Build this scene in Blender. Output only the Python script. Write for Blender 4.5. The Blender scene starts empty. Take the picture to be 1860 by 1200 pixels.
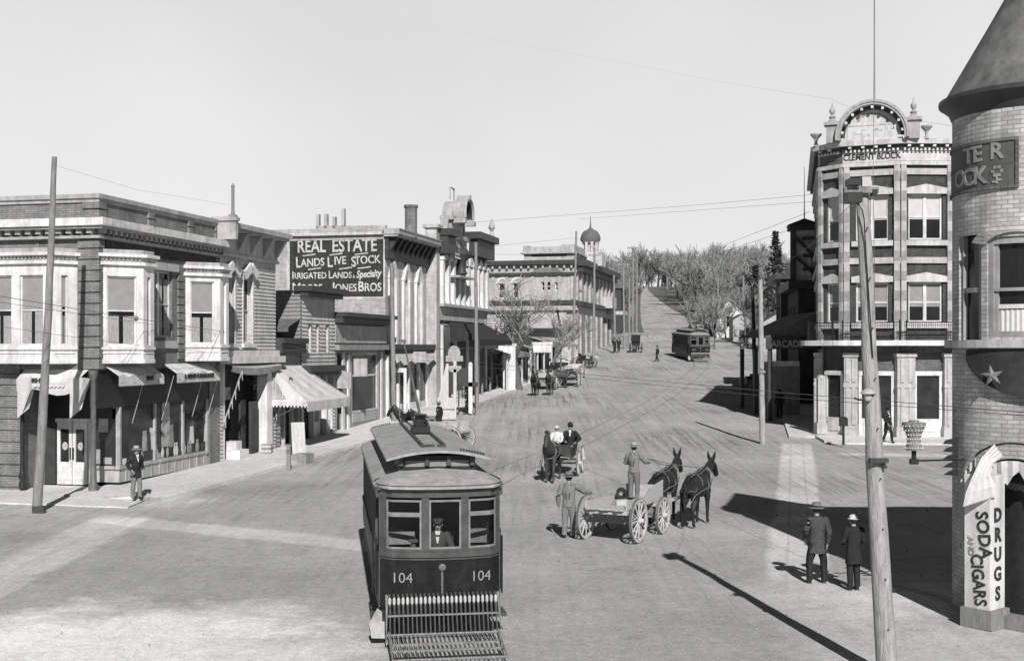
import bpy, bmesh, math, random
from mathutils import Vector, Matrix, noise
random.seed(11)
sc = bpy.context.scene
COL = sc.collection
F, CZ, HY, CXP = 2178.0, 5.55, 630.0, 930.0      # focal length and horizon in photo pixels, eye height
# ---------------------------------------------------------------- camera
cd = bpy.data.cameras.new('camera'); cam = bpy.data.objects.new('camera', cd); COL.objects.link(cam)
cam.location = (0, 0, CZ); cam.rotation_euler = (math.radians(90), 0, 0)
cd.sensor_width = 36; cd.lens = F / 1860 * 36; cd.shift_y = (HY - 600) / 1860
cd.clip_start = 0.2; cd.clip_end = 3000
sc.camera = cam
# ---------------------------------------------------------------- sun, sky, exposure
SUN_EL, SUN_AZ = math.radians(35.5), math.radians(8.2)     # azimuth: right of straight behind the camera
sd = bpy.data.lights.new('sun', 'SUN'); sun = bpy.data.objects.new('sun', sd); COL.objects.link(sun)
sd.energy = 5.0; sd.angle = math.radians(0.5); sd.color = (1, 0.985, 0.965)
tosun = Vector((math.sin(SUN_AZ) * math.cos(SUN_EL), -math.cos(SUN_AZ) * math.cos(SUN_EL), math.sin(SUN_EL)))
sun.rotation_euler = tosun.to_track_quat('Z', 'Y').to_euler(); sun.location = (10, -40, 60)
w = bpy.data.worlds.new('World'); sc.world = w; w.use_nodes = True
nt = w.node_tree; nt.nodes.clear(); N = nt.nodes.new; LK = nt.links.new
so = N('ShaderNodeOutputWorld'); bg = N('ShaderNodeBackground'); sky = N('ShaderNodeTexSky')
sky.sky_type = 'NISHITA'; sky.sun_disc = False; sky.sun_elevation = SUN_EL
sky.sun_rotation = math.pi - SUN_AZ; sky.air_density = 1.0; sky.dust_density = 0.6; sky.altitude = 1500
bw = N('ShaderNodeRGBToBW'); tc = N('ShaderNodeTexCoord'); sx = N('ShaderNodeSeparateXYZ')
ramp = N('ShaderNodeValToRGB'); e = ramp.color_ramp.elements
e[0].position = 0.0; e[0].color = (.86, .86, .86, 1); e[1].position = 1.0; e[1].color = (.03, .03, .03, 1)
for p_, c_ in ((.12, .825), (.285, .77), (.34, .16), (.46, .04)):
    q = e.new(p_); q.color = (c_, c_, c_, 1)
nz = N('ShaderNodeTexNoise'); nz.inputs['Scale'].default_value = 3.2; nz.inputs['Detail'].default_value = 4
nr = N('ShaderNodeMapRange'); nr.inputs['To Min'].default_value = .93; nr.inputs['To Max'].default_value = 1.05
nr.inputs['From Min'].default_value = .3; nr.inputs['From Max'].default_value = .7
m1 = N('ShaderNodeMath'); m1.operation = 'MULTIPLY'; m2 = N('ShaderNodeMix'); m2.data_type = 'FLOAT'
m3 = N('ShaderNodeMath'); m3.operation = 'MULTIPLY'
LK(tc.outputs['Generated'], sx.inputs[0]); LK(sx.outputs['Z'], ramp.inputs[0]); LK(sky.outputs[0], bw.inputs[0])
LK(tc.outputs['Generated'], nz.inputs['Vector']); LK(nz.outputs['Fac'], nr.inputs['Value'])
SKY_STRENGTH = 0.10
# low band kept bright, overhead sky dimmed to deepen the shade; the rest of the brightness is the physical sky, in grey
LK(ramp.outputs[0], m1.inputs[0]); LK(nr.outputs[0], m1.inputs[1])
m1b = N('ShaderNodeMath'); m1b.operation = 'MULTIPLY'; m1b.inputs[1].default_value = 1 / SKY_STRENGTH
# sky behind the camera dimmed to darken shade; full brightness only ahead
vr = N('ShaderNodeMapRange'); vr.inputs['From Min'].default_value = -.35; vr.inputs['From Max'].default_value = .25; vr.inputs['To Min'].default_value = .35; vr.inputs['To Max'].default_value = 1.0
mv = N('ShaderNodeMath'); mv.operation = 'MULTIPLY'; LK(sx.outputs['Y'], vr.inputs['Value']); LK(m1.outputs[0], mv.inputs[0]); LK(vr.outputs[0], mv.inputs[1]); LK(mv.outputs[0], m1b.inputs[0])
m2.inputs[0].default_value = 0.96
LK(bw.outputs[0], m2.inputs[2]); LK(m1b.outputs[0], m2.inputs[3])
LK(m2.outputs[0], bg.inputs['Color']); bg.inputs['Strength'].default_value = SKY_STRENGTH
LK(bg.outputs[0], so.inputs[0])
sc.view_settings.view_transform = 'Standard'; sc.view_settings.look = 'None'
sc.view_settings.exposure = 0.0; sc.view_settings.gamma = 1.0
sc.cycles.max_bounces = 5; sc.cycles.diffuse_bounces = 2; sc.cycles.use_denoising = True

# ---------------------------------------------------------------- ground profile
GT = [(-60, -.15), (0, -.05), (20, 0), (30, .10), (43, .20), (55, .42), (63, .60), (77, 1.18), (96, 1.95), (115, 2.85), (133, 3.9),
      (165, 6.0), (200, 8.6), (250, 12.6), (300, 17.0), (350, 21.6), (400, 25.5), (440, 27.2), (520, 27.5), (900, 24), (1500, 10)]
def _tan(i):
    if i == 0 or i == len(GT) - 1: return 0
    a = (GT[i][1] - GT[i-1][1]) / (GT[i][0] - GT[i-1][0]); b = (GT[i+1][1] - GT[i][1]) / (GT[i+1][0] - GT[i][0])
    return 0 if a * b <= 0 else 2 * a * b / (a + b)
TG = [_tan(i) for i in range(len(GT))]
def G(d):
    if d <= GT[0][0]: return GT[0][1]
    if d >= GT[-1][0]: return GT[-1][1]
    for i in range(len(GT) - 1):
        x0, y0 = GT[i]; x1, y1 = GT[i+1]
        if d <= x1:
            h = x1 - x0; t = (d - x0) / h
            return (2*t**3-3*t**2+1)*y0 + (t**3-2*t**2+t)*h*TG[i] + (-2*t**3+3*t**2)*y1 + (t**3-t**2)*h*TG[i+1]
def X(px, d): return (px - CXP) / F * d
def Z(py, d): return CZ + (HY - py) / F * d
def hit(px, py, up=0.0):                    # photo pixel -> point on the ground
    d = 8.0
    while d < 600:
        if Z(py, d) <= G(d) + up: break
        d += .25
    a, b = d - .25, d
    for _ in range(24):
        m = (a + b) / 2
        if Z(py, m) <= G(m) + up: b = m
        else: a = m
    return Vector((X(px, b), b, G(b) + up))

# ---------------------------------------------------------------- materials (all greys: a black-and-white print)
def _new(name):
    m = bpy.data.materials.new(name); m.use_nodes = True
    t = m.node_tree; return m, t, t.nodes['Principled BSDF'], t.nodes.new, t.links.new
def _rampnode(n, c0, c1, p0=.3, p1=.7):
    r = n('ShaderNodeValToRGB'); r.color_ramp.elements[0].position = p0; r.color_ramp.elements[1].position = p1
    r.color_ramp.elements[0].color = (c0, c0, c0, 1); r.color_ramp.elements[1].color = (c1, c1, c1, 1); return r
def grime(n, l, tcn, col, amt):
    # rain streaks and soot blotches that belong to the old paint itself
    mp = n('ShaderNodeMapping'); mp.inputs['Scale'].default_value = (2.6, 2.6, .22); l(tcn.outputs['Object'], mp.inputs[0])
    z = n('ShaderNodeTexNoise'); z.inputs['Scale'].default_value = 1.6; z.inputs['Detail'].default_value = 9; z.inputs['Roughness'].default_value = .72; l(mp.outputs[0], z.inputs['Vector'])
    z2 = n('ShaderNodeTexNoise'); z2.inputs['Scale'].default_value = .7; z2.inputs['Detail'].default_value = 10; z2.inputs['Roughness'].default_value = .8; l(tcn.outputs['Object'], z2.inputs['Vector'])
    for q in (z, z2):
        r = _rampnode(n, 1-amt, 1+amt*.25, .34, .58); l(q.outputs['Fac'], r.inputs[0])
        mx = n('ShaderNodeMix'); mx.data_type = 'RGBA'; mx.blend_type = 'MULTIPLY'; mx.inputs[0].default_value = 1
        l(col, mx.inputs[6]); l(r.outputs[0], mx.inputs[7]); col = mx.outputs[2]
    return col
def mat(name, c, rough=.75, var=.18, scale=4, bump=.15, stretch=(1, 1, 1), spec=.3, metal=0, fine=40, streak=0):
    m, t, b, n, l = _new(name)
    tcn = n('ShaderNodeTexCoord'); mp = n('ShaderNodeMapping'); mp.inputs['Scale'].default_value = stretch
    l(tcn.outputs['Object'], mp.inputs[0])
    z = n('ShaderNodeTexNoise'); z.inputs['Scale'].default_value = scale; z.inputs['Detail'].default_value = 6
    z.inputs['Roughness'].default_value = .65
    l(mp.outputs[0], z.inputs['Vector'])
    r = _rampnode(n, c * (1 - var), min(.95, c * (1 + var)))
    l(z.outputs['Fac'], r.inputs[0]); out = r.outputs[0]
    if streak: out = grime(n, l, tcn, out, streak)
    l(out, b.inputs['Base Color'])
    b.inputs['Roughness'].default_value = rough; b.inputs['Metallic'].default_value = metal
    b.inputs['Specular IOR Level'].default_value = spec
    if bump:
        z2 = n('ShaderNodeTexNoise'); z2.inputs['Scale'].default_value = fine; z2.inputs['Detail'].default_value = 4
        l(mp.outputs[0], z2.inputs['Vector'])
        bp = n('ShaderNodeBump'); bp.inputs['Strength'].default_value = bump; bp.inputs['Distance'].default_value = .03
        l(z2.outputs['Fac'], bp.inputs['Height']); l(bp.outputs[0], b.inputs['Normal'])
    return m
def brick(name, c1, c2, mortar, bw=.24, bh=.085, msize=.012, var=.25):
    m, t, b, n, l = _new(name)
    tcn = n('ShaderNodeTexCoord'); k = n('ShaderNodeTexBrick')
    k.inputs['Scale'].default_value = 1; k.inputs['Brick Width'].default_value = bw; k.inputs['Row Height'].default_value = bh
    k.inputs['Mortar Size'].default_value = msize; k.inputs['Mortar Smooth'].default_value = .2; k.inputs['Bias'].default_value = 0
    for i, c in (('Color1', c1), ('Color2', c2), ('Mortar', mortar)): k.inputs[i].default_value = (c, c, c, 1)
    dn = n('ShaderNodeTexNoise'); dn.inputs['Scale'].default_value = 2.5; dn.inputs['Detail'].default_value = 3; l(tcn.outputs['UV'], dn.inputs['Vector'])
    dm = n('ShaderNodeVectorMath'); dm.operation = 'MULTIPLY_ADD'; dm.inputs[1].default_value = (.02, .02, 0); l(dn.outputs['Color'], dm.inputs[0]); l(tcn.outputs['UV'], dm.inputs[2]); l(dm.outputs[0], k.inputs['Vector'])
    z = n('ShaderNodeTexNoise'); z.inputs['Scale'].default_value = .9; z.inputs['Detail'].default_value = 8; z.inputs['Roughness'].default_value = .7
    l(tcn.outputs['Object'], z.inputs['Vector'])
    r = _rampnode(n, 1 - var, 1 + var, .3, .7); l(z.outputs['Fac'], r.inputs[0])
    mx = n('ShaderNodeMix'); mx.data_type = 'RGBA'; mx.blend_type = 'MULTIPLY'; mx.inputs[0].default_value = 1
    l(k.outputs['Color'], mx.inputs[6]); l(r.outputs[0], mx.inputs[7]); l(grime(n, l, tcn, mx.outputs[2], .22), b.inputs['Base Color'])
    bp = n('ShaderNodeBump'); bp.inputs['Strength'].default_value = .5; bp.inputs['Distance'].default_value = .02; bp.invert = True
    l(k.outputs['Fac'], bp.inputs['Height']); l(bp.outputs[0], b.inputs['Normal'])
    b.inputs['Roughness'].default_value = .9; b.inputs['Specular IOR Level'].default_value = .15
    return m
def glass(name, c=.015, rough=.07, spec=.5):
    m = mat(name, c, rough, .5, 1.3, .06, spec=spec, fine=2.0); return m
M = dict(
    white=mat('white paint', .70, .6, .10, 2.5, .08, streak=.26), cream=mat('cream paint', .56, .65, .12, 3, .1, streak=.28),
    grey=mat('grey paint', .31, .65, .2, 3, .12, streak=.25), mid=mat('weathered paint', .42, .7, .2, 2.5, .15, streak=.25), panel=mat('terracotta panel', .12, .8, .2, 4, .3, streak=.2), band=mat('banded stone', .30, .8, .2, 4, .3, streak=.2),
    dark=mat('dark paint', .055, .5, .3, 3, .1), black=mat('black iron', .022, .45, .3, 6, .1, spec=.4),
    wood=mat('weathered wood', .26, .85, .35, 3, .6, (6, 6, .6)), palewood=mat('pale wood', .52, .8, .2, 3, .3, (4, 4, .8)),
    pole=mat('pole wood', .25, .9, .4, 5, .9, (3, 3, .35), fine=22), polelight=mat('peeled pole wood', .36, .9, .35, 6, 1.0, (3, 3, .4), fine=20),
    stone=mat('stone', .46, .85, .18, 3, .4, fine=25, streak=.2), cap=mat('tin cornice', .40, .55, .15, 3, .1, streak=.25),
    canvas=mat('canvas', .60, .85, .13, 2.2, .25, fine=9, streak=.18), canvasgrey=mat('grey canvas', .40, .85, .25, 2.2, .3, fine=9),
    glass=glass('window glass'), shop=glass('shop glass', .03, .09), blind=mat('window blind', .27, .8, .12, 3, .05),
    blindw=mat('white blind', .54, .8, .08, 3, .05), curtain=mat('lace curtain', .34, .9, .35, 5, .4, (6, 6, 1)),
    roof=mat('shingle', .13, .85, .3, 3, .5), iron=mat('grey iron', .16, .55, .2, 3, .1, metal=.1, streak=.3),
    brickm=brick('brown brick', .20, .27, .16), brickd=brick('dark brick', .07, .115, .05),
    brickr=brick('red brick', .135, .19, .10), brickl=brick('pale painted brick', .46, .55, .40),
    brickt=brick('tower brick', .37, .54, .31, .235, .088, .012, .34),
    brickw=brick('whitewashed brick', .42, .56, .33, var=.35),
    asphalt=mat('sign ground', .045, .8, .6, 9, .2, streak=.35), sign=mat('sign white', .58, .8, .35, 14, .1, streak=.3),
    skin=mat('skin', .30, .6, .06, 8, .05), coat=mat('dark wool', .030, .9, .4, 12, 1.0, (1, 1, .5), spec=.1, fine=9), coat2=mat('tweed', .07, .9, .4, 30, 1.0, (1, 1, .5), spec=.1, fine=9),
    denim=mat('denim', .17, .9, .3, 10, 1.0, (1, 1, .5), spec=.1, fine=9), shirt=mat('grey shirt', .20, .9, .3, 10, 1.0, (1, 1, .5), spec=.1, fine=9), linen=mat('linen', .62, .9, .1, 10, .2, spec=.1),
    hair=mat('hair', .02, .6, .3, 20, .3), leather=mat('boot leather', .03, .5, .3, 10, .1),
    hat=mat('grey felt', .17, .9, .15, 10, .1, spec=.1), hatpale=mat('pale felt', .36, .9, .12, 10, .1, spec=.1),
    horse=mat('dark horse hair', .020, .55, .4, 4, .1, spec=.35), bay=mat('bay horse hair', .05, .55, .4, 4, .1, spec=.35),
    harness=mat('harness leather', .16, .5, .3, 8, .1), hoof=mat('hoof', .10, .6, .2, 8, .1),
    wagon=mat('bleached wagon wood', .46, .8, .25, 5, .4, (1, 5, 5)), wheelw=mat('wheel wood', .46, .7, .2, 6, .2),
    tramd=mat('tram green', .018, .45, .5, 5, .06, spec=.22, streak=.4), tramg=mat('tram trim', .085, .55, .3, 4, .08, spec=.2), tramf=mat('tram sash', .22, .55, .25, 6, .08, spec=.2), tramroof=mat('tram roof canvas', .36, .8, .2, 5, .3, fine=14, streak=.22),
    gold=mat('gilt lettering', .30, .5, .2, 8, .1), bark=mat('bark', .13, .9, .35, 6, .6), twig=mat('twig', .25, .9, .35, .5, 0),
    clod=mat('dirt clods', .24, .95, .6, .8, 0), pine=mat('pine needles', .045, .9, .35, .6, 0), steel=mat('rail steel', .30, .4, .2, 5, .1, metal=.5),
    bunting=mat('dark bunting', .035, .85, .35, 3, .2), slab=brick('worn stone slabs', .62, .74, .52, .42, 1.6, .02, .2),
)
def ground_mat(name, c, track):
    m, t, b, n, l = _new(name)
    tcn = n('ShaderNodeTexCoord'); geo = tcn.outputs['Object']
    def nz(scale, detail, rough, stretch=(1, 1, 1), rot=0):
        mp = n('ShaderNodeMapping'); mp.inputs['Scale'].default_value = stretch; mp.inputs['Rotation'].default_value = (0, 0, rot)
        l(geo, mp.inputs[0]); z = n('ShaderNodeTexNoise'); z.inputs['Scale'].default_value = scale
        z.inputs['Detail'].default_value = detail; z.inputs['Roughness'].default_value = rough; l(mp.outputs[0], z.inputs['Vector']); return z
    a = nz(.16, 6, .6); f = nz(2.2, 9, .8); s = nz(1.0, 8, .72, (1.5, .06, 1), math.radians(13)); g = nz(24, 5, .8)
    s2 = nz(1.0, 8, .72, (1.7, .07, 1), math.radians(-14))
    def mul(x, y):
        k = n('ShaderNodeMath'); k.operation = 'MULTIPLY'; l(x, k.inputs[0]); l(y, k.inputs[1]); return k.outputs[0]
    def rng(x, lo, hi, p0=.3, p1=.7):
        k = n('ShaderNodeMapRange'); k.inputs['From Min'].default_value = p0; k.inputs['From Max'].default_value = p1
        k.inputs['To Min'].default_value = lo; k.inputs['To Max'].default_value = hi; l(x, k.inputs['Value']); return k.outputs[0]
    v = mul(rng(a.outputs['Fac'], .80, 1.16), rng(f.outputs['Fac'], .82, 1.14))
    v = mul(v, rng(g.outputs['Fac'], .66, 1.30)); g2 = nz(7, 6, .8); v = mul(v, rng(g2.outputs['Fac'], .84, 1.14))
    if track:
        sp = n('ShaderNodeSeparateXYZ'); l(geo, sp.inputs[0]); far_ = rng(sp.outputs['Y'], .25, 1.0, 30, 52); big = nz(.09, 4, .6); far_ = mul(far_, rng(big.outputs['Fac'], .35, 1.0, .4, .6))
        def gated(x, lo, hi):
            q = n('ShaderNodeMapRange'); q.inputs['From Min'].default_value = .3; q.inputs['From Max'].default_value = .7; q.inputs['To Min'].default_value = lo; q.inputs['To Max'].default_value = hi; l(x, q.inputs['Value'])
            z_ = n('ShaderNodeMath'); z_.operation = 'MULTIPLY_ADD'; z_.inputs[2].default_value = 1; l(q.outputs[0], z_.inputs[0]); l(far_, z_.inputs[1]); return z_.outputs[0]
        v = mul(v, gated(s.outputs['Fac'], -track, track*.6)); v = mul(v, gated(s2.outputs['Fac'], -track*.7, track*.4))
    if track:
        # worn wheel ruts: wavering lines along the street, broken up by noise
        for rot, sc_, dist in ((13, .55, 5.0), (-4, .42, 6.0), (19, .8, 5.0)):
            mp = n('ShaderNodeMapping'); mp.inputs['Rotation'].default_value = (0, 0, math.radians(rot)); mp.inputs['Scale'].default_value = (1, .10, 1); l(geo, mp.inputs[0])
            wv = n('ShaderNodeTexWave'); wv.wave_type = 'BANDS'; wv.bands_direction = 'X'; wv.inputs['Scale'].default_value = sc_; wv.inputs['Distortion'].default_value = dist
            wv.inputs['Detail'].default_value = 4; wv.inputs['Detail Scale'].default_value = 1.2; wv.inputs['Detail Roughness'].default_value = .6; l(mp.outputs[0], wv.inputs['Vector'])
            mk = nz(.35, 5, .7, (1, .35, 1)); line = rng(wv.outputs['Fac'], 1, 0, .0, .16); gate = rng(mk.outputs['Fac'], 0, 1, .45, .62)
            t_ = mul(mul(line, gate), far_); q = n('ShaderNodeMath'); q.operation = 'MULTIPLY_ADD'; q.inputs[1].default_value = -.32; q.inputs[2].default_value = 1; l(t_, q.inputs[0]); v = mul(v, q.outputs[0])
        st = nz(1.1, 6, .75); v = mul(v, rng(st.outputs['Fac'], 1.0, .72, .60, .72)); st2 = nz(.38, 8, .75, (1, .5, 1)); v = mul(v, rng(st2.outputs['Fac'], 1.0, .80, .54, .68))
        ed = nz(1.3, 8, .75); ed2 = nz(.3, 6, .7)
        def seg(ax, ay, bx, by, hw, soft, gain):
            # worn pale path along A-B with a broken, dusty edge
            ln = math.dist((ax, ay), (bx, by)); an = math.atan2(by-ay, bx-ax)
            mp = n('ShaderNodeVectorRotate'); mp.rotation_type = 'Z_AXIS'; mp.inputs['Center'].default_value = (ax, ay, 0); mp.inputs['Angle'].default_value = -an; l(geo, mp.inputs['Vector'])
            sp_ = n('ShaderNodeSeparateXYZ'); l(mp.outputs[0], sp_.inputs[0])
            o1 = n('ShaderNodeMath'); o1.operation = 'SUBTRACT'; o1.inputs[1].default_value = ay; l(sp_.outputs['Y'], o1.inputs[0]); o2 = n('ShaderNodeMath'); o2.operation = 'ABSOLUTE'; l(o1.outputs[0], o2.inputs[0])
            o3 = n('ShaderNodeMath'); o3.operation = 'MULTIPLY_ADD'; o3.inputs[1].default_value = soft*2; l(ed.outputs['Fac'], o3.inputs[0]); l(o2.outputs[0], o3.inputs[2])
            o4 = n('ShaderNodeMath'); o4.operation = 'MULTIPLY_ADD'; o4.inputs[1].default_value = soft*2; l(ed2.outputs['Fac'], o4.inputs[0]); l(o3.outputs[0], o4.inputs[2])
            a_ = rng(o4.outputs[0], 1, 0, hw-soft*.4+soft*2, hw+soft*.6+soft*2)
            x1 = rng(sp_.outputs['X'], 0, 1, ax-.8, ax+.6); x2 = rng(sp_.outputs['X'], 1, 0, ax+ln-.6, ax+ln+.8)
            t_ = mul(mul(a_, x1), x2); q = n('ShaderNodeMath'); q.operation = 'MULTIPLY_ADD'; q.inputs[1].default_value = gain; q.inputs[2].default_value = 1; l(t_, q.inputs[0]); return q.outputs[0]
        for sg in ((14.6, 61.5, 8.95, 37.4, .72, .16, .55), (8.95, 37.9, 6.7, 28.0, .74, .2, .50), (14.3, 61.5, 8.65, 37.4, .03, .05, -.16), (14.9, 61.5, 9.25, 37.4, .03, .05, -.16), (8.65, 37.4, 6.4, 28.0, .03, .05, -.14), (9.25, 37.4, 7.0, 28.0, .03, .05, -.14), (-12.6, 37.6, -3.2, 32.4, .70, .28, .34), (-12.3, 38.2, -12.0, 20.0, .85, .32, .42), (-13.5, 39.6, -30, 43.5, 1.5, .7, .12), (7.6, 27.0, 7.4, 4.0, 2.2, .7, .24), (7.0, 26.0, 24.0, 27.6, 1.6, .5, .24), (15.6, 57.0, 40, 53.5, .6, .3, .38), (-13.2, 40.8, -11.2, 43.0, 1.4, .7, .3)): v = mul(v, seg(*sg))
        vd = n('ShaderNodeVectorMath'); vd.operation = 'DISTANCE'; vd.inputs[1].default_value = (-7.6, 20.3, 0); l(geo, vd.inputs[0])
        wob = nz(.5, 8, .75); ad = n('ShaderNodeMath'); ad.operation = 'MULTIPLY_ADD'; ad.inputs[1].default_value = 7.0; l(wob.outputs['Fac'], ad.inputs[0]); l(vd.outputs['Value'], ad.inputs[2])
        v = mul(v, rng(ad.outputs[0], 2.0, 1.0, 7.2, 9.6))          # bleached patch: overexposure painted into the ground colour
    k = n('ShaderNodeMath'); k.operation = 'MULTIPLY'; k.inputs[1].default_value = c; l(v, k.inputs[0])
    cb = n('ShaderNodeCombineColor')
    for i in range(3): l(k.outputs[0], cb.inputs[i])
    l(cb.outputs[0], b.inputs['Base Color']); b.inputs['Roughness'].default_value = .95; b.inputs['Specular IOR Level'].default_value = .1
    hs = n('ShaderNodeMath'); hs.operation = 'ADD'; l(f.outputs['Fac'], hs.inputs[0])
    if track: l(s.outputs['Fac'], hs.inputs[1])
    else: l(g.outputs['Fac'], hs.inputs[1])
    bp = n('ShaderNodeBump'); bp.inputs['Strength'].default_value = .55; bp.inputs['Distance'].default_value = .12
    l(hs.outputs[0], bp.inputs['Height']); l(bp.outputs[0], b.inputs['Normal'])
    return m
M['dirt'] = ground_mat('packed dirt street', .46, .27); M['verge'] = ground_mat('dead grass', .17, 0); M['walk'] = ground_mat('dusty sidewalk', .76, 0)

# ---------------------------------------------------------------- mesh helpers
I4 = Matrix.Identity(4)
def TR(o, ang=0): return Matrix.Translation(Vector(o)) @ Matrix.Rotation(ang, 4, 'Z')
class MB:
    def __init__(s, m=None): s.v = []; s.f = []; s.M = m or I4; s.uv = None; s.pieces = []
    def add(s, vs, fs):
        b = len(s.v); f0 = len(s.f); s.v += [s.M @ Vector(v) for v in vs]; s.f += [tuple(i + b for i in f) for f in fs]; s.pieces.append((b, len(s.v), f0, len(s.f))); return s
    def box(s, x0, x1, y0, y1, z0, z1):
        return s.add([(x0,y0,z0),(x1,y0,z0),(x1,y1,z0),(x0,y1,z0),(x0,y0,z1),(x1,y0,z1),(x1,y1,z1),(x0,y1,z1)],
                     [(0,3,2,1),(4,5,6,7),(0,1,5,4),(1,2,6,5),(2,3,7,6),(3,0,4,7)])
    def quad(s, *p): return s.add(p, [tuple(range(len(p)))])
    def bar(s, p, q, w, h, up=(0, 0, 1)):
        p, q = Vector(p), Vector(q); d = (q - p).normalized(); u = Vector(up)
        if abs(d.dot(u)) > .98: u = Vector((1, 0, 0))
        a = d.cross(u).normalized() * w / 2; c = a.cross(d).normalized() * h / 2
        vs = [x + i * a + j * c for x in (p, q) for i, j in ((-1,-1),(1,-1),(1,1),(-1,1))]
        return s.add(vs, [(0,1,2,3),(7,6,5,4),(0,4,5,1),(1,5,6,2),(2,6,7,3),(3,7,4,0)])
    def tube(s, pts, rs, n=8, cap=True):
        pts = [Vector(p) for p in pts]
        if not isinstance(rs, (list, tuple)): rs = [rs] * len(pts)
        ref = Vector((0, 0, 1)); vs = []; L = len(pts)
        for i, p in enumerate(pts):
            d = (pts[min(i+1, L-1)] - pts[max(i-1, 0)]).normalized()
            r = ref if abs(d.dot(ref)) < .95 else Vector((1, 0, 0))
            a = d.cross(r).normalized(); c = d.cross(a)
            vs += [p + (a * math.cos(2*math.pi*k/n) + c * math.sin(2*math.pi*k/n)) * rs[i] for k in range(n)]
        fs = [(i*n+k, i*n+(k+1) % n, (i+1)*n+(k+1) % n, (i+1)*n+k) for i in range(L-1) for k in range(n)]
        if cap: fs += [tuple(range(n))[::-1], tuple((L-1)*n+k for k in range(n))]
        return s.add(vs, fs)
    def lathe(s, prof, c=(0, 0, 0), n=16, sx=1, sy=1):
        vs = [(c[0]+r*sx*math.cos(2*math.pi*k/n), c[1]+r*sy*math.sin(2*math.pi*k/n), c[2]+z) for r, z in prof for k in range(n)]
        L = len(prof)
        fs = [(i*n+k, i*n+(k+1) % n, (i+1)*n+(k+1) % n, (i+1)*n+k) for i in range(L-1) for k in range(n)]
        fs += [tuple(range(n))[::-1], tuple((L-1)*n+k for k in range(n))]
        return s.add(vs, fs)
    def prism(s, poly, y0, y1):                # polygon in (x, z), extruded along y
        n = len(poly)
        vs = [(x, y0, z) for x, z in poly] + [(x, y1, z) for x, z in poly]
        return s.add(vs, [tuple(range(n)), tuple(range(2*n-1, n-1, -1))] + [(i, n+i, n+(i+1) % n, (i+1) % n) for i in range(n)])
    def slab(s, poly, z0, z1):                 # polygon in (x, y), extruded along z
        n = len(poly)
        vs = [(x, y, z0) for x, y in poly] + [(x, y, z1) for x, y in poly]
        return s.add(vs, [tuple(range(n-1, -1, -1)), tuple(range(n, 2*n))] + [(i, (i+1) % n, n+(i+1) % n, n+i) for i in range(n)])
    def arch(s, cx, cz, r0, r1, y0, y1, a0=0, a1=math.pi, n=12, sz=1):
        vs = []
        for i in range(n+1):
            a = a0 + (a1-a0)*i/n
            for r in (r0, r1):
                for y in (y0, y1): vs.append((cx+r*math.cos(a), y, cz+r*math.sin(a)*sz))
        fs = []
        for i in range(n):
            b, q = i*4, i*4+4
            fs += [(b, q, q+2, b+2), (b+1, b+3, q+3, q+1), (b+2, q+2, q+3, b+3), (b, b+1, q+1, q)]
        fs += [(0, 2, 3, 1), (n*4, n*4+1, n*4+3, n*4+2)]
        return s.add(vs, fs)
    def wall(s, u0, u1, z0, z1, holes=(), depth=.2, clap=0, y=0.0):
        us = sorted({u0, u1, *[h[0] for h in holes], *[h[1] for h in holes]}); zs = sorted({z0, z1, *[h[2] for h in holes], *[h[3] for h in holes]})
        us = [u for u in us if u0 <= u <= u1]; zs = [z for z in zs if z0 <= z <= z1]
        for i in range(len(us)-1):
            for j in range(len(zs)-1):
                a, b, c, d = us[i], us[i+1], zs[j], zs[j+1]; mx, mz = (a+b)/2, (c+d)/2
                if any(h[0] < mx < h[1] and h[2] < mz < h[3] for h in holes): continue
                if not clap: s.quad((a,y,c),(b,y,c),(b,y,d),(a,y,d)); continue
                k = math.floor((c - z0)/clap); z = c
                while z < d - 1e-5:
                    zn = min(d, z0 + (k+1)*clap); k += 1
                    o0, o1 = -clap*.28*(1-(z-z0-(k-1)*clap)/clap), -clap*.28*(1-(zn-z0-(k-1)*clap)/clap)
                    s.quad((a,y+o0,z),(b,y+o0,z),(b,y+o1,zn),(a,y+o1,zn)); s.quad((a,y,z),(b,y,z),(b,y+o0,z),(a,y+o0,z)); z = zn
        for a, b, c, d in holes:
            s.quad((a,y,c),(a,y+depth,c),(a,y+depth,d),(a,y,d)); s.quad((b,y,c),(b,y,d),(b,y+depth,d),(b,y+depth,c))
            s.quad((a,y,d),(a,y+depth,d),(b,y+depth,d),(b,y,d)); s.quad((a,y,c),(b,y,c),(b,y+depth,c),(a,y+depth,c))
        return s
    def clusters(s, grow=.03):
        P = s.pieces; bb = []
        for v0, v1, f0, f1 in P:
            q = s.v[v0:v1]; bb.append([min(v[i] for v in q)-grow for i in range(3)]+[max(v[i] for v in q)+grow for i in range(3)])
        par = list(range(len(P)))
        def root(i):
            while par[i] != i: par[i] = par[par[i]]; i = par[i]
            return i
        for i in range(len(P)):
            for j in range(i):
                a, b = bb[i], bb[j]
                if all(a[k] <= b[k+3] and b[k] <= a[k+3] for k in range(3)): par[root(i)] = root(j)
        G_ = {}
        for i in range(len(P)): G_.setdefault(root(i), []).append(P[i])
        return list(G_.values())
    def build(s, name, m, parent=None, smooth=False):
        if name in SPLIT and len(s.pieces) > 1:
            cl = s.clusters()
            if 1 < len(cl) <= 60:
                first = None
                for g in cl:
                    b = MB(); b.uv = s.uv
                    for v0, v1, f0, f1 in g: b.add(s.v[v0:v1], [tuple(i-v0 for i in f) for f in s.f[f0:f1]])
                    o = b.build1(name, m, parent, smooth); first = first or o
                return first
        return s.build1(name, m, parent, smooth)
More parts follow.
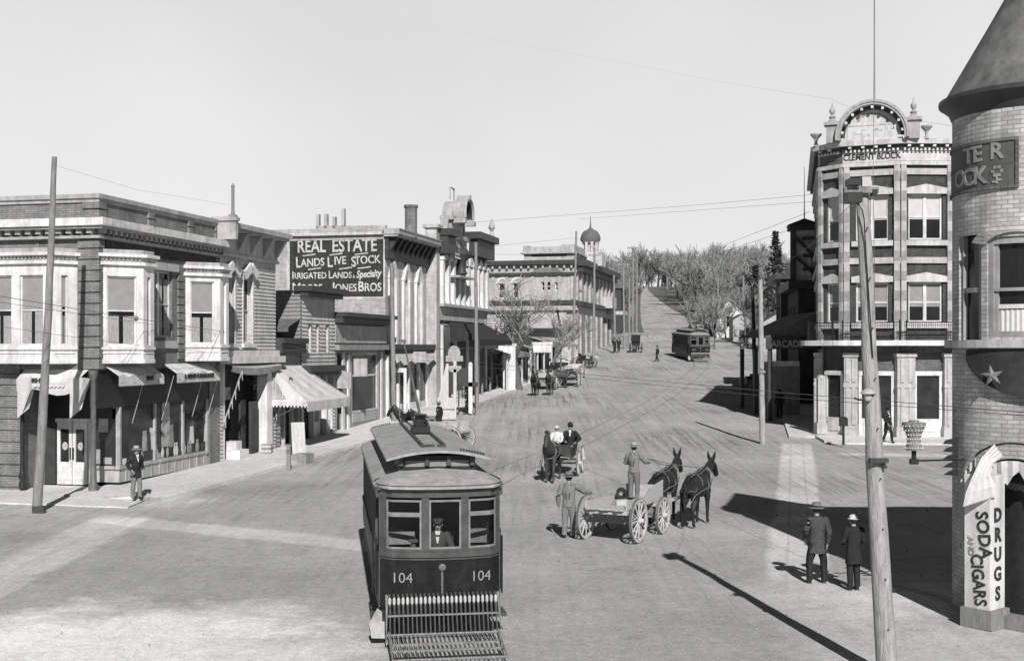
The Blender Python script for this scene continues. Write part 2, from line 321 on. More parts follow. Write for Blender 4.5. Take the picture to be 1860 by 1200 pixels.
    def build1(s, name, m, parent=None, smooth=False):
        me = bpy.data.meshes.new(name); me.from_pydata([tuple(v) for v in s.v], [], s.f); me.update()
        if s.uv is None:
            ul = me.uv_layers.new(name='UVMap').data
            for p in me.polygons:
                nn = p.normal
                flat = abs(nn.z) > .7
                t = Vector((-nn.y, nn.x, 0)).normalized() if not flat else None
                for li in p.loop_indices:
                    co = me.vertices[me.loops[li].vertex_index].co
                    ul[li].uv = (co.x, co.y) if flat else (co.dot(t), co.z)
        else:
            ul = me.uv_layers.new(name='UVMap').data
            for p in me.polygons:
                for li in p.loop_indices: ul[li].uv = s.uv(me.vertices[me.loops[li].vertex_index].co)
        if smooth:
            me.polygons.foreach_set('use_smooth', [True]*len(me.polygons))
            try: me.set_sharp_from_angle(angle=math.radians(40))
            except Exception: pass
        me.materials.append(M[m] if isinstance(m, str) else m)
        o = bpy.data.objects.new(name, me); COL.objects.link(o)
        if parent: o.parent = parent
        return o
def tag(o, label=None, cat=None, group=None, kind=None):
    for k, v in (('label', label), ('category', cat), ('group', group), ('kind', kind)):
        if v: o[k] = v
    return o
def thing(name, label, cat, loc=(0, 0, 0), rz=0, group=None):
    o = bpy.data.objects.new(name, None); COL.objects.link(o); o.location = loc; o.rotation_euler = (0, 0, rz)
    o.empty_display_size = .2
    return tag(o, label, cat, group)
KIDS = {}
def copy_tree(o, parent=None, label=None):
    c = o.copy(); COL.objects.link(c)
    if parent: c.parent = parent
    if label: c['label'] = label
    for ch in [k for k in bpy.data.objects if k.parent == o]: copy_tree(ch, c)
    return c
SPLIT = set('sign_flourish ground_floor_wall bracket pilaster stone_pier pier post shop_pilaster window_mullion awning awning_rod finial crest_urn urn modillion front_post clerestory_post clerestory_window upper_fender_slat fender_roller lower_fender_slat wheel_pair roof_cleat grab_rail side_post roof_plank roof_vent steps insulator end_pier window_display cupola_column climbing_spike crest_bead shaft brace shop_pillar door_step ear eye pole_band awning_fringe side_board stone_base lintel gothic_hood'.split())
def text(parent, s, m, u, z, size, M4=I4, y=-.02, align='CENTER', slant=0, bold=.02, ext=.012, name='lettering', sxs=1.0, map_=None, rot=0):
    cu = bpy.data.curves.new('t', 'FONT'); cu.body = s; cu.size = size; cu.align_x = align; cu.shear = slant
    cu.offset = bold*size; cu.extrude = ext; cu.resolution_u = 3
    to = bpy.data.objects.new('t', cu); COL.objects.link(to)
    me = bpy.data.meshes.new_from_object(to.evaluated_get(bpy.context.evaluated_depsgraph_get())); bpy.data.objects.remove(to); bpy.data.curves.remove(cu)
    me.name = name; ca, sa = math.cos(rot), math.sin(rot)
    for v in me.vertices:
        x, yy, zz = v.co.x*sxs, v.co.y, v.co.z
        p = Vector((u + x*ca - yy*sa, y - zz, z + x*sa + yy*ca))
        v.co = map_(p) if map_ else M4 @ p
    me.materials.clear(); me.materials.append(M[m]); o = bpy.data.objects.new(name, me); COL.objects.link(o); o.parent = parent
    return o
def win(parent, M4, u, z, w_, h, y=.12, fm='white', fw=.07, gl='glass', blind=0, bm='blind', curt=0, cols=1, sill=.0, rail=True, deep=True, name='window', railz=.5):
    """sash window filling the opening (u..u+w_, z..z+h); y = how far the glass sits behind the wall plane"""
    f = MB(M4); y0 = y - .06
    f.box(u, u+fw, y0, y+.02, z, z+h); f.box(u+w_-fw, u+w_, y0, y+.02, z, z+h)
    f.box(u+fw, u+w_-fw, y0, y+.02, z, z+fw); f.box(u+fw, u+w_-fw, y0, y+.02, z+h-fw, z+h)
    if rail: f.box(u+fw, u+w_-fw, y0+.01, y+.02, z+h*railz-fw*.4, z+h*railz+fw*.4)
    for c in range(1, cols):
        x = u + w_*c/cols; f.box(x-fw*.9, x+fw*.9, y0-.01, y+.02, z+fw, z+h-fw)
    if sill: f.box(u-.08, u+w_+.08, -sill, y, z-.12, z)
    fo = f.build(name, fm, parent); host = fo if deep else parent
    g = MB(M4); g.quad((u+.02, y, z+.02), (u+w_-.02, y, z+.02), (u+w_-.02, y, z+h-.02), (u+.02, y, z+h-.02)); g.build('pane', gl, host)
    if blind:
        b = MB(M4); b.box(u+fw, u+w_-fw, y-.012, y-.006, z+h-fw-blind*(h-2*fw), z+h-fw); b.build('blind', bm, host)
    if curt:
        b = MB(M4); n = 10; hh = z+fw+curt*(h-2*fw); L = w_-2*fw
        for side in (0, 1):
            pts = []
            for k in range(n+1):
                t = k/n*(.42 if curt < 2 else .5)
                pts.append((u+fw+L*(t if side == 0 else 1-t), y-.012-.012*(k % 2)))
            for k in range(n):
                (xa, ya), (xb, yb) = pts[k], pts[k+1]
                b.quad((xa, ya, z+fw), (xb, yb, z+fw), (xb, yb, min(hh, z+h-fw)), (xa, ya, min(hh, z+h-fw)))
        b.build('curtain', 'curtain', host)
    return fo
# ================================================================ ground, walks, rails
def sheet(name, m, inside, z_up, xs, ds, kind='structure', skirt=.3):
    pass
def ground():
    def steps(lo, hi, n0, k):           # spacing grows with distance
        r = [lo]; 
        while r[-1] < hi: r.append(r[-1] + max(n0, abs(r[-1])*k))
        return r
    ds = [-60, -30, -10, 0] + steps(8, 960, .7, .018)
    xp = steps(.4, 690, .8, .03); xs = [-x for x in xp[::-1]] + [0] + xp
    vs = []; n = len(xs)
    for d in ds:
        for x in xs:
            b = .022*noise.noise(Vector((x*.8, d*.5, 0))) + .012*noise.noise(Vector((x*2.3, d*1.7, 5)))
            far = 0 if d < 150 or abs(x-40) < 130 else min(1, (d-150)/200) * ((2.2*noise.noise(Vector((x*.012, d*.008, 3)))+2.2)*min(1, (abs(x-40)-130)/60))
            vs.append((x, d, G(d) + (b if d < 180 else 0) + far))
    fs = [(j*n+i, j*n+i+1, (j+1)*n+i+1, (j+1)*n+i) for j in range(len(ds)-1) for i in range(n-1)]
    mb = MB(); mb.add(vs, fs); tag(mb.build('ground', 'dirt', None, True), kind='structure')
ground()
def strip(name, m, pts_l, pts_r, up, nsub=14, thick=.25):
    """ribbon draped on the ground between two polylines (x, d), with real side faces (a kerb)"""
    def samp(pts, t):
        L = [0]
        for a, b in zip(pts, pts[1:]): L.append(L[-1] + math.dist(a, b))
        s = t*L[-1]
        for i in range(len(pts)-1):
            if s <= L[i+1] + 1e-9:
                k = (s-L[i])/max(1e-9, L[i+1]-L[i]); return (pts[i][0]+(pts[i+1][0]-pts[i][0])*k, pts[i][1]+(pts[i+1][1]-pts[i][1])*k)
        return pts[-1]
    mb = MB(); vs = []; NC = 3
    for i in range(nsub+1):
        a = samp(pts_l, i/nsub); b = samp(pts_r, i/nsub)
        for j in range(NC+1):
            k = j/NC; x, d = a[0]+(b[0]-a[0])*k, a[1]+(b[1]-a[1])*k; vs.append((x, d, G(d)+up))
        vs.append((a[0], a[1], G(a[1])+up-thick)); vs.append((b[0], b[1], G(b[1])+up-thick))
    W = NC+3; fs = []
    for i in range(nsub):
        p, q = i*W, (i+1)*W
        for j in range(NC): fs.append((p+j, p+j+1, q+j+1, q+j))
        fs += [(p, q, q+NC+1, p+NC+1), (p+NC, p+NC+2, q+NC+2, q+NC)]
    for p in (0, nsub*W): fs.append((p, p+NC+1, p+NC+2, p+NC)); fs += [(p,p+1,p+NC+1),(p+1,p+2,p+NC+1),(p+2,p+3,p+NC+2)]
    mb.add(vs, fs); return tag(mb.build(name, m), kind='structure')
S = Vector((.2275, .974)); O_ = Vector((-15.05, 43.6)); OUT = Vector((.974, -.2275)); RZ = math.atan2(.974, .2275)
def fl(t, o=0.0): p = O_ + S*t + OUT*o; return (p.x, p.y)         # left facade line, o metres out into the street
def T(px): k = (px-CXP)/F; return (-15.05-43.6*k)/(.974*k-.2275)
WALK = .13
strip('left_sidewalk', 'walk', [fl(-1.2, -.6), fl(100, -.6)], [fl(-1.2, 3.3), fl(40, 3.1), fl(60, 2.6), fl(100, 2.6)], WALK, 60)
strip('side_street_sidewalk', 'walk', [fl(-3.0, -26), fl(-3.0, 3.0)], [fl(1.7, -26), fl(1.7, 2.0)], .05, 20)
strip('right_sidewalk', 'walk', [(16.2, 62.2), (17.4, 61.2), (40, 60.5)], [(16.5, 66.8), (18.2, 65.4), (40, 65.2)], WALK, 20)
strip('arcade_sidewalk', 'walk', [(14.9, 64.5), (17.5, 78), (22, 105)], [(17.3, 64.8), (20.5, 78), (25, 105)], WALK-.02, 20)
strip('kerb', 'stone', [(8.0, 28.6), (8.9, 27.4), (9.4, 26.2), (9.5, 25.4)], [(8.14, 28.66), (9.04, 27.46), (9.54, 26.26), (9.64, 25.4)], .05, 14, .2)
def trackpath(t):                       # S-curve of the tram line, t in 0..1
    P = [(-.75, 18.5), (-1.3, 22.3), (-2.7, 31.7), (-1.6, 44), (3.2, 62), (10.2, 86), (18.0, 118), (20.9, 134), (26.5, 190), (43, 395)]
    s = t*(len(P)-1); i = min(len(P)-2, int(s)); u = s-i
    p = [Vector(P[max(0, min(len(P)-1, k))]) for k in (i-1, i, i+1, i+2)]
    return .5*((2*p[1])+(p[2]-p[0])*u+(2*p[0]-5*p[1]+4*p[2]-p[3])*u*u+(-p[0]+3*p[1]-3*p[2]+p[3])*u**3)
for sgn in (-1, 1):
    mb = MB(); pts = []
    for i in range(91):
        a = trackpath(max(0, i/90-.004)); b = trackpath(min(1, i/90+.004)); c = trackpath(i/90); n_ = Vector((b-a)).normalized(); n_ = Vector((n_.y, -n_.x))
        p = c + n_*sgn*.72; pts.append((p.x, p.y, G(p.y)))
    for a, b in zip(pts, pts[1:]): mb.bar((a[0], a[1], a[2]-.012), (b[0], b[1], b[2]-.012), .05, .05)
    tag(mb.build('tram_rail', 'steel'), kind='structure')

def edge(pts, off):
    q = [hit(a, b) for a, b in pts]; return [(p.x+off(p), p.y) for p in q]
RE = ((1330, 603), (1287, 591), (1217, 559), (1187, 536), (1178, 527)); LE = ((1170, 604), (1165, 590), (1163, 560), (1164, 538), (1166, 527))
strip('verge_ground', 'verge', edge(RE, lambda p: 0)+[(48, 430), (52, 560)], [(120, 150), (140, 250), (160, 430), (170, 560)], .06, 60, .3)
strip('verge_ground', 'verge', [(-60, 190), (-60, 430), (-60, 560)], edge(LE, lambda p: 0)+[(42, 430), (45, 560)], .06, 60, .3)
# ================================================================ left row of buildings
def lroot(name, t0, label, cat='building', back=0.0):
    p = O_ + S*t0 - OUT*back; zb = G(p.y)+WALK
    r = thing(name, label, cat, (p.x, p.y, zb), RZ)
    return r, zb
def ZL(py, t, zb): return Z(py, 43.6+.974*t) - zb
SIDE = lambda W, x=0: TR((x, W, 0), -math.pi/2)     # side wall seen from the camera: u runs to the street corner at u = W
def shell(r, name, m, L, W, ztop, holes=(), sholes=(), clap=0, zlow=-.6, lowm=None, depth=.2, back=True):
    a = MB(); a.wall(0, L, zlow, ztop, holes, depth, clap); a.build(name, m, r)
    b = MB(SIDE(W)); b.wall(0, W, zlow, ztop, sholes, depth, clap); 
    b.M = I4; b.quad((L,0,zlow),(L,W,zlow),(L,W,ztop),(L,0,ztop)); b.quad((0,W,zlow),(L,W,zlow),(L,W,ztop),(0,W,ztop))
    b.build('side_wall', lowm or m, r)
    c = MB(); c.quad((0,0,ztop-.35),(L,0,ztop-.35),(L,W,ztop-.35),(0,W,ztop-.35)); c.build('roof', 'roof', r)

# ---------------------------------------------------------------- 1 corner brick store
r, zb = lroot('corner_store', 0, 'two-storey brown brick corner store with white bay windows and rolled awnings over its shop glass')
H = lambda py: ZL(py, 0, zb)
L1, W1 = 9.45, 9.0
SF = SIDE(W1)
zt, zh = H(360), H(672)
z4a, z4b = Z(612, 47.9)-zb, Z(492, 47.9)-zb
a = MB(); a.wall(0, L1, zh, zt, [(3.55, 5.35, z4a, z4b)], .22); a.M = SF; a.wall(0, W1, zh, zt); a.M = I4
a.quad((L1,0,0),(L1,W1,0),(L1,W1,zt),(L1,0,zt)); a.quad((0,W1,0),(L1,W1,0),(L1,W1,zt),(0,W1,zt)); a.build('wall', 'brickm', r)
c = MB(); c.quad((0,0,zt-.5),(L1,0,zt-.5),(L1,W1,zt-.5),(0,W1,zt-.5)); c.build('roof', 'roof', r)
def lband(name, m, z0, z1, pr, L=L1, W=W1, root=r, rr=0):
    b = MB(); b.box(-pr, L+rr, -pr, 0, z0, z1); b.box(-pr, 0, 0, W, z0, z1); return b.build(name, m, root)
lband('parapet_cap', 'cap', zt, zt+.16, .14)
lband('parapet_moulding', 'cap', zt-.14, zt, .07)
lband('cornice', 'white', H(411), H(397), .5); lband('cornice_bed', 'cap', H(416), H(411), .40)
lband('cornice_base', 'cap', H(433), H(428), .22)
b = MB(); b.box(.45, L1-.35, -.03, 0, 9.08-zb, H(434)); b.build('frieze_panel', 'brickd', r)
d = MB(); x = 0
while x < L1: d.box(x, x+.16, -.26, 0, H(424), H(416)); d.box(x+.02, x+.12, -.16, 0, H(429), H(424)); x += .36
y = .1
while y < W1: d.box(-.26, 0, y, y+.22, H(424), H(416)); d.box(-.16, 0, y+.02, y+.12, H(430), H(424)); y += .42
d.build('dentils', 'mid', r)
q = MB()                                             # banded corner pier and short parapet piers
def quoin(u0, u1, z0, z1, M4, step=.34, gap=.05, pr=.09):
    q.M = M4; z = z0
    while z < z1-.05: q.box(u0, u1, -pr, 0, z+gap, min(z1, z+step)); z += step
quoin(-.09, .28, zh, H(437), I4, .40); quoin(W1-.78, W1, zh, H(437), SF, .40, .045)
quoin(-.09, .42, H(396), zt-.14, I4, .3); quoin(W1-.6, W1, H(396), zt-.14, SF, .3)
for u in (3.4, 6.6, 9.0): quoin(u, u+.42, H(396), zt-.14, I4, .3)
quoin(5.75, 6.25, zh+.3, z4b-.1, I4, .32); quoin(9.2, 9.44, zh, H(450), I4, .4)
q.M = I4; q.build('pier', 'brickm', r)
b = MB(); b.box(3.3, 5.65, -.14, 0, z4b+.02, z4b+.32); b.box(3.3, 5.65, -.1, 0, z4a-.45, z4a-.15); b.build('lintel', 'stone', r)
win(r, I4, 3.55, z4a, .9, z4b-z4a, .18, curt=1, rail=True); win(r, I4, 4.45, z4a, .9, z4b-z4a, .18, curt=.9)
ring = MB(SF); ring.arch(W1-2.15, H(441), .26, .36, -.04, 0, 0, 2*math.pi, 20); ring.build('roundel', 'brickm', r)
def bay(root, M4, u0, u1, pr, ca, z0, z1, zw0, zw1, curt=1, bl=.5, nwin=2, split=None, gap=.26):
    """canted bay: plan points along the wall, near cant, front, far cant"""
    P = [(u0, 0), (u0+ca, -pr), (u1-ca, -pr), (u1, 0)]
    bd = MB(M4); wn = []
    for k, ((xa, ya), (xb, yb)) in enumerate(zip(P, P[1:])):
        Lf = math.dist((xa, ya), (xb, yb)); ang = math.atan2(yb-ya, xb-xa); MM = M4 @ TR((xa, ya, 0), ang)
        bd.M = MM; n = max(1, round(Lf/1.25)) if nwin else 0
        ww = (Lf - gap*(n+1))/n
        hs = [(gap+(ww+gap)*i, gap+(ww+gap)*i+ww, zw0, zw1) for i in range(n)]
        bd.wall(0, Lf, z0, z1, hs, .16)
        bd.box(-.02, Lf+.02, -.06, 0, zw0-.16, zw0-.06); bd.box(0, Lf, -.045, 0, z0+.02, z0+.16); bd.box(.1, Lf-.1, -.03, 0, z0+.38, z0+.42)
        bd.box(-.05, Lf+.05, -.12, 0, z1-.42, z1-.3); bd.box(-.08, Lf+.08, -.2, 0, z1-.12, z1)
        x = .05
        while x < Lf-.06: bd.box(x, x+.07, -.07, 0, z1-.24, z1-.13); x += .15
        wn += [(MM, h) for h in hs]
    bd.M = M4; bd.quad(*[(x, y, z0) for x, y in P]); bd.quad(*[(x, y, z1) for x, y in P])
    bo = bd.build('bay_window', 'white', root)
    rf = MB(M4); rf.slab([(x, y-.0) for x, y in P], z1, z1+.16); rf.build('bay_roof', 'cap', bo)
    for i, (MM, h) in enumerate(wn):
        win(bo, MM, h[0], h[2], h[1]-h[0], h[3]-h[2], .13, blind=bl if i % 3 != 1 else bl*.9, curt=curt*.48 if i % 2 else curt*.42, deep=False, fw=.06)
    return bo
zb0, zb1, zw0, zw1 = H(661), H(459), H(627), H(500)
bay(r, I4, .1, 3.1, 1.12, 1.12, zb0, zb1, zw0, zw1)
f7 = lambda py: Z(py, 50.5)-zb
bay(r, I4, 6.35, 9.3, 1.08, 1.08, f7(656), f7(484), f7(624), f7(512))
bay(r, SF, 2.8, W1-.85, .75, .55, zb0, zb1, zw0, zw1, gap=.34)
# shop front: brick pier to the left, recessed doors, angled pane, long plate glass
g = MB(SF); g.wall(0, W1-3.2, -.6, zh); g.M = I4; g.quad((0, 3.2, -.6), (1.5, 3.2, -.6), (1.5, 3.2, zh), (0, 3.2, zh)); g.box(8.55, L1, -.02, .3, -.6, zh+.0)
g.build('ground_floor_wall', 'brickm', r)
gq = MB(SF); z = 0
while z < 4.3: gq.box(W1-6, W1-3.2, -.05, 0, z+.05, z+.42); z += .42
gq.build('banded_brickwork', 'brickm', r)
b = MB(); b.box(0, 8.55, .02, .35, H(742), zh); b.box(1.5, 1.75, .35, 3.2, H(765), zh); b.quad((0,.3,zh-.02),(1.7,.3,zh-.02),(1.7,3.2,zh-.02),(0,3.2,zh-.02)); b.M = SF; b.box(W1-3.2, W1-.2, .02, .3, H(712), zh)
b.build('shop_fascia', 'black', r)
SM = TR((1.55, 1.3, 0), -math.pi/2)                   # angled pane facing the corner
b = MB(); 
b.box(1.5, 8.5, .05, .18, .12, .62); b.box(1.42, 8.5, .0, .22, .62, .74); b.box(1.42, 1.62, .18, 1.3, .62, .74); b.box(1.5, 1.62, .18, 1.3, .12, .62)
for x in (1.5, 4.05, 6.3, 8.42): b.box(x, x+.11, .03, .2, .74, H(742))
b.box(1.5, 1.62, 1.22, 1.32, .74, H(765)); 
x = 1.9
while x < 8.4: b.box(x, x+.08, .02, .05, .12, .62); x += .62
b.build('shop_front_frame', 'mid', r)
b = MB(); b.quad((1.55,.12,.74),(8.5,.12,.74),(8.5,.12,H(742)),(1.55,.12,H(742))); b.build('shop_window', 'shop', r)
b = MB(); b.quad((1.57,.18,.74),(1.57,1.28,.74),(1.57,1.28,H(765)),(1.57,.18,H(765))); b.build('shop_window', 'shop', r)
rnd = random.Random(3); x = 1.7; k = 0
while x < 8.2:
    ds = MB(); kind = rnd.random(); hgt = rnd.uniform(.10, .34); x += rnd.uniform(.1, .42); k += 1
    if kind < .35: ds.box(x-.1, x+rnd.uniform(.05, .2), .088, .112, .76, .76+hgt)
    elif kind < .7: ds.lathe([(.05, 0), (.09, .05), (.12, .22), (.08, .34), (.04, .42), (.06, .5), (.005, .56)], (x, .10, .76), 8, 1, .12)
    else: ds.prism([(x-.12, 1.7+hgt), (x+.12, 1.7+hgt), (x+.2, 1.15), (x-.2, 1.15)], .10, .112)
    ds.build1('window_display', ('mid', 'wood', 'grey', 'dark', 'linen')[rnd.randrange(5)], r)
ds = MB(); ds.box(4.7, 5.3, .085, .112, 1.2, 3.0); ds.M = TR((1.57, 1.3, 0), -math.pi/2); ds.box(.12, .45, -.03, 0, .8, 1.35); ds.box(.55, .9, -.03, 0, .8, 1.05); ds.box(.35, .75, -.03, 0, 2.0, 2.85)
ds.build('window_display', 'mid', r)
b = MB(SM); b.box(.1, 1.05, -.025, 0, 2.9, 3.35); sb_ = b.build('window_sign', 'wood', r)
text(sb_, 'MAPLE WOOD', 'asphalt', .58, 3.02, .17, SM, y=-.035)
DM = TR((1.5, 2.75, 0), -math.pi/2)                   # pair of white doors
for k in range(2):
    dd = MB(DM); u = .06+k*.66; dd.wall(u, u+.64, .0, 2.35, [(u+.13, u+.51, .85, 2.1)], .05); dd.box(u+.08, u+.56, -.015, 0, .18, .68)
    do = dd.build('door', 'white', r); g = MB(DM); g.quad((u+.13,.045,.85),(u+.51,.045,.85),(u+.51,.045,2.1),(u+.13,.045,2.1)); g.build('pane', 'shop', do)
    h_ = MB(DM); h_.box(u+(.56 if k == 0 else .03), u+(.60 if k == 0 else .07), -.05, -.01, .95, 1.4); h_.build('handle', 'black', do)
    h_ = MB(DM); h_.arch(u+.32, 1.45, 0.02, .12, .03, .044, 0, 2*math.pi, 12, 1.3); h_.build('door_emblem', 'mid', do)
b = MB(DM); b.box(1.4, 1.62, -.02, .1, 0, 2.35); b.box(0, 1.62, -.02, .1, 2.36, 2.5); b.build('door_frame', 'white', r)
b = MB(DM); b.box(-.5, -.02, .02, .15, 0, 2.6); b.box(0, 1.6, .03, .12, 2.5, 3.1); b.build('door_side_panel', 'dark', r)
b = MB(TR((0, 3.15, 0), -math.pi/2)); b.M = TR((1.5, 3.2, 0), -math.pi/2)
col = MB(); col.lathe([(.17, -.2), (.17, .2), (.12, .3), (.10, 1.2), (.10, 4.0), (.14, 4.1), (.18, 4.3), (.18, zh)], (-.02, .18, 0), 12); col.build('corner_column', 'iron', r, True)
pipe = MB(SF); pipe.tube([(W1-3.05, -.1, 0), (W1-3.05, -.1, 3.3)], .07); pipe.lathe([(.13, 0), (.13, .18), (.09, .3), (.14, .45), (.1, .6), (.08, .8)], (W1-3.05, -.1, 0), 10); pipe.build('downpipe', 'black', r, True)
# rolled and half lowered awnings
def scallop(mb, u0, u1, y, z, h, n, M4, th=.012):
    mb.M = M4; w_ = (u1-u0)/n
    for k in range(n):
        x = u0+k*w_; mb.prism([(x, z), (x+w_, z), (x+w_, z-h*.55), (x+w_*.5, z-h), (x, z-h*.55)], y, y+th)
aw = MB(); rnd = random.Random(5)
for (u0, u1) in ((.35, 3.6), (4.6, 8.3)):
    n = 14
    for k in range(n):
        a0 = u0+(u1-u0)*k/n; a1 = u0+(u1-u0)*(k+1)/n; s0 = .05*math.sin(k*1.7); s1 = .05*math.sin((k+1)*1.7)
        aw.M = I4; aw.quad((a0, -.02, zh+.16), (a1, -.02, zh+.16), (a1, -.62, zh-.22+s1), (a0, -.62, zh-.22+s0)); aw.quad((a0, -.62, zh-.22+s0), (a1, -.62, zh-.22+s1), (a1, -.63, zh-.52+s1), (a0, -.63, zh-.52+s0))
    scallop(aw, u0, u1, -.635, zh-.5, .12, 22, I4)
aw.M = SF
for k in range(8):
    a0 = W1-3.0+k*.33; a1 = a0+.33; s0 = .12*math.sin(k*.9); s1 = .12*math.sin((k+1)*.9)
    aw.quad((a0,-.02,zh+.02),(a1,-.02,zh+.02),(a1,-.55,zh-.35+s1),(a0,-.55,zh-.35+s0)); aw.quad((a0,-.55,zh-.35+s0),(a1,-.55,zh-.35+s1),(a1,-.5,zh-.8+s1),(a0,-.5,zh-.8+s0))
scallop(aw, W1-2.3, W1-1.0, -.58, zh-.5, .14, 8, SF)
for u, s_ in ((W1-2.9, 1), (W1-.75, -1)):                  # gathered ends hanging down at the corner
    aw.quad((u, -.6, zh-.3), (u+.55, -.62, zh-.25), (u+.5, -.66, zh-.9), (u+.12, -.5, zh-1.6), (u-.12, -.45, zh-1.75))
    aw.quad((u+.55, -.62, zh-.25), (u+.62, -.3, zh-.3), (u+.3, -.35, zh-1.4), (u+.12, -.5, zh-1.6), (u+.5, -.66, zh-.9))
ao = aw.build('awning', 'canvas', r)
text(ao, 'NISHING', 'asphalt', W1-2.05, zh-.44, .21, SF, y=-.56, bold=.03)
text(ao, 'TENT', 'asphalt', 2.5, zh-.43, .24, I4, y=-.65); text(ao, '& GENTS FURNISHINGS', 'asphalt', 6.45, zh-.43, .24, I4, y=-.65)
rd = MB()
for x in (2.2, 4.4, 6.9, 8.3): rd.tube([(x, -.6, zh-.3), (x+.02, -.05, 2.3)], .012, 5)
rd.build('awning_rod', 'palewood', r)

# ---------------------------------------------------------------- 2 clapboard building with bracketed cornice
t2 = 9.47; L2 = 15.34-t2
r, zb = lroot('clapboard_building', t2, 'two-storey white clapboard building with a heavy bracketed cornice and two tall hooded windows', back=.0)
H = lambda py, t=12.4: ZL(py, t, zb)
zt = ZL(405, t2, zb); zf = H(648)
hs = []
for pxa, pxb in ((409, 425), (441, 457)): hs.append((T(pxa)-t2, T(pxb)-t2, H(622), H(506)))
shell(r, 'wall', 'cream', L2, 9, zt-.3, hs + [(0.3, L2-.4, -.2, zf-.3)], clap=.17, zlow=-.5, depth=.25)
b = MB(); b.box(-.1, L2+.15, -.85, 0, zt-.22, zt); b.box(-.05, L2+.1, -.70, 0, zt-.34, zt-.22); b.box(-.35, -.1, -.95, .2, zt-.75, zt+.25); b.box(-.42, -.05, -1.02, .25, zt+.05, zt+.2); b.build('cornice', 'mid', r)
b = MB(); b.box(-.05, L2, -.12, 0, H(470), zt-.34); b.box(-.05, L2+.05, -.2, 0, H(472), H(467)); b.build('frieze', 'cream', r)
b = MB()
for k in range(5):
    x = .1+k*(L2-.35)/4; b.M = TR((x, 0, 0)); 
    b.add([(0,-.12,H(462)),(.2,-.12,H(462)),(.2,-.66,zt-.36),(0,-.66,zt-.36),(0,-.12,zt-.36),(.2,-.12,zt-.36),(0,-.22,H(458)),(.2,-.22,H(458))], [(0,1,7,6),(6,7,2,3),(3,2,5,4),(0,6,3,4),(1,5,2,7)])
b.build('bracket', 'mid', r)
b = MB(); b.lathe([(.12, 0), (.09, .15), (.075, .3), (.07, 1.25), (.1, 1.3), (.03, 1.45)], (-.2, -.75, zt+.25), 8); b.box(-.34, -.06, -.9, -.6, zt+.2, zt+.32); b.build('finial', 'wood', r, True)
for h in hs:
    b = MB(); m_ = (h[0]+h[1])/2
    for s_ in (-1, 1): b.bar((m_+s_*.62, -.22, h[3]+.12), (m_, -.22, h[3]+.55), .4, .1, (0, 1, 0))
    b.box(h[0]-.12, h[0], -.06, .02, h[2]-.1, h[3]+.1); b.box(h[1], h[1]+.12, -.06, .02, h[2]-.1, h[3]+.1); b.box(h[0]-.2, h[1]+.2, -.18, 0, h[2]-.22, h[2]-.08)
    ho = b.build('window_hood', 'white', r); win(r, I4, h[0], h[2], h[1]-h[0], h[3]-h[2], .2, fw=.06, curt=.45, cols=1)
b = MB(); b.box(-.05, L2+.25, -.45, 0, zf-.28, zf+.02); b.box(0, L2, -.25, 0, zf+.02, zf+.3); b.build('shop_cornice', 'white', r)
b = MB(); b.quad((.3,1.0,-.2),(L2-.4,1.0,-.2),(L2-.4,1.0,zf),(.3,1.0,zf)); b.build('shop_recess', 'dark', r)
b = MB(); b.quad((.5,.6,.7),(2.3,.6,.7),(2.3,.6,3.2),(.5,.6,3.2)); b.build('shop_window', 'shop', r)
b = MB(); b.box(.3, .5, -.02, .25, 0, zf-.3); b.box(4.35, 4.95, -.28, .25, 0, 3.6); b.prism([(4.35, 3.6), (4.95, 3.6), (4.65, 4.1)], -.28, .25); b.build('shop_pillar', 'white', r)
text(r, 'NO', 'sign', 1.4, 2.0, .28, I4, y=.58); text(r, '1.2', 'sign', 1.3, 1.5, .26, I4, y=.58)
b = MB(); b.box(1.0, 1.9, -.5, .5, 0, .42); b.box(1.15, 1.7, -.25, .5, .42, .8); b.build('steps', 'white', r)
b = MB(); b.box(2.5, 3.05, .2, .3, 0, 2.6); b.box(3.15, 3.85, -.05, .1, .1, 2.5); b.build('door', 'dark', r)
b = MB()
for k in range(10):                                           # drooping grey curtain awning
    a0 = .1+k*.53; a1 = a0+.53; s0 = -.35*math.sin(math.pi*k/10); s1 = -.35*math.sin(math.pi*(k+1)/10)
    b.quad((a0,-.1,zf-.3),(a1,-.1,zf-.3),(a1,-.6,zf-.40+s1*.3),(a0,-.6,zf-.40+s0*.3)); b.quad((a0,-.6,zf-.40+s0*.3),(a1,-.6,zf-.40+s1*.3),(a1,-.5,zf-.62+s1*.6),(a0,-.5,zf-.62+s0*.6))
b.build('awning', 'canvasgrey', r)
for u, s_ in ((.15, -1), (L2-.35, 1)):
    b = MB(); n = 6
    for k in range(n):
        za, zc = zf-.6-k*.42, zf-.6-(k+1)*.42; ya, yc = -1.05+k*.16, -1.05+(k+1)*.16
        b.quad((u, ya, za), (u+.28-.03*(k % 2), ya+.2, za), (u+.26+.03*(k % 2), yc+.2, zc), (u, yc, zc)); b.prism([(u-.09, za-.12), (u, za), (u, zc)], ya, ya+.02)
    b.build('awning_fringe', 'canvas', r)

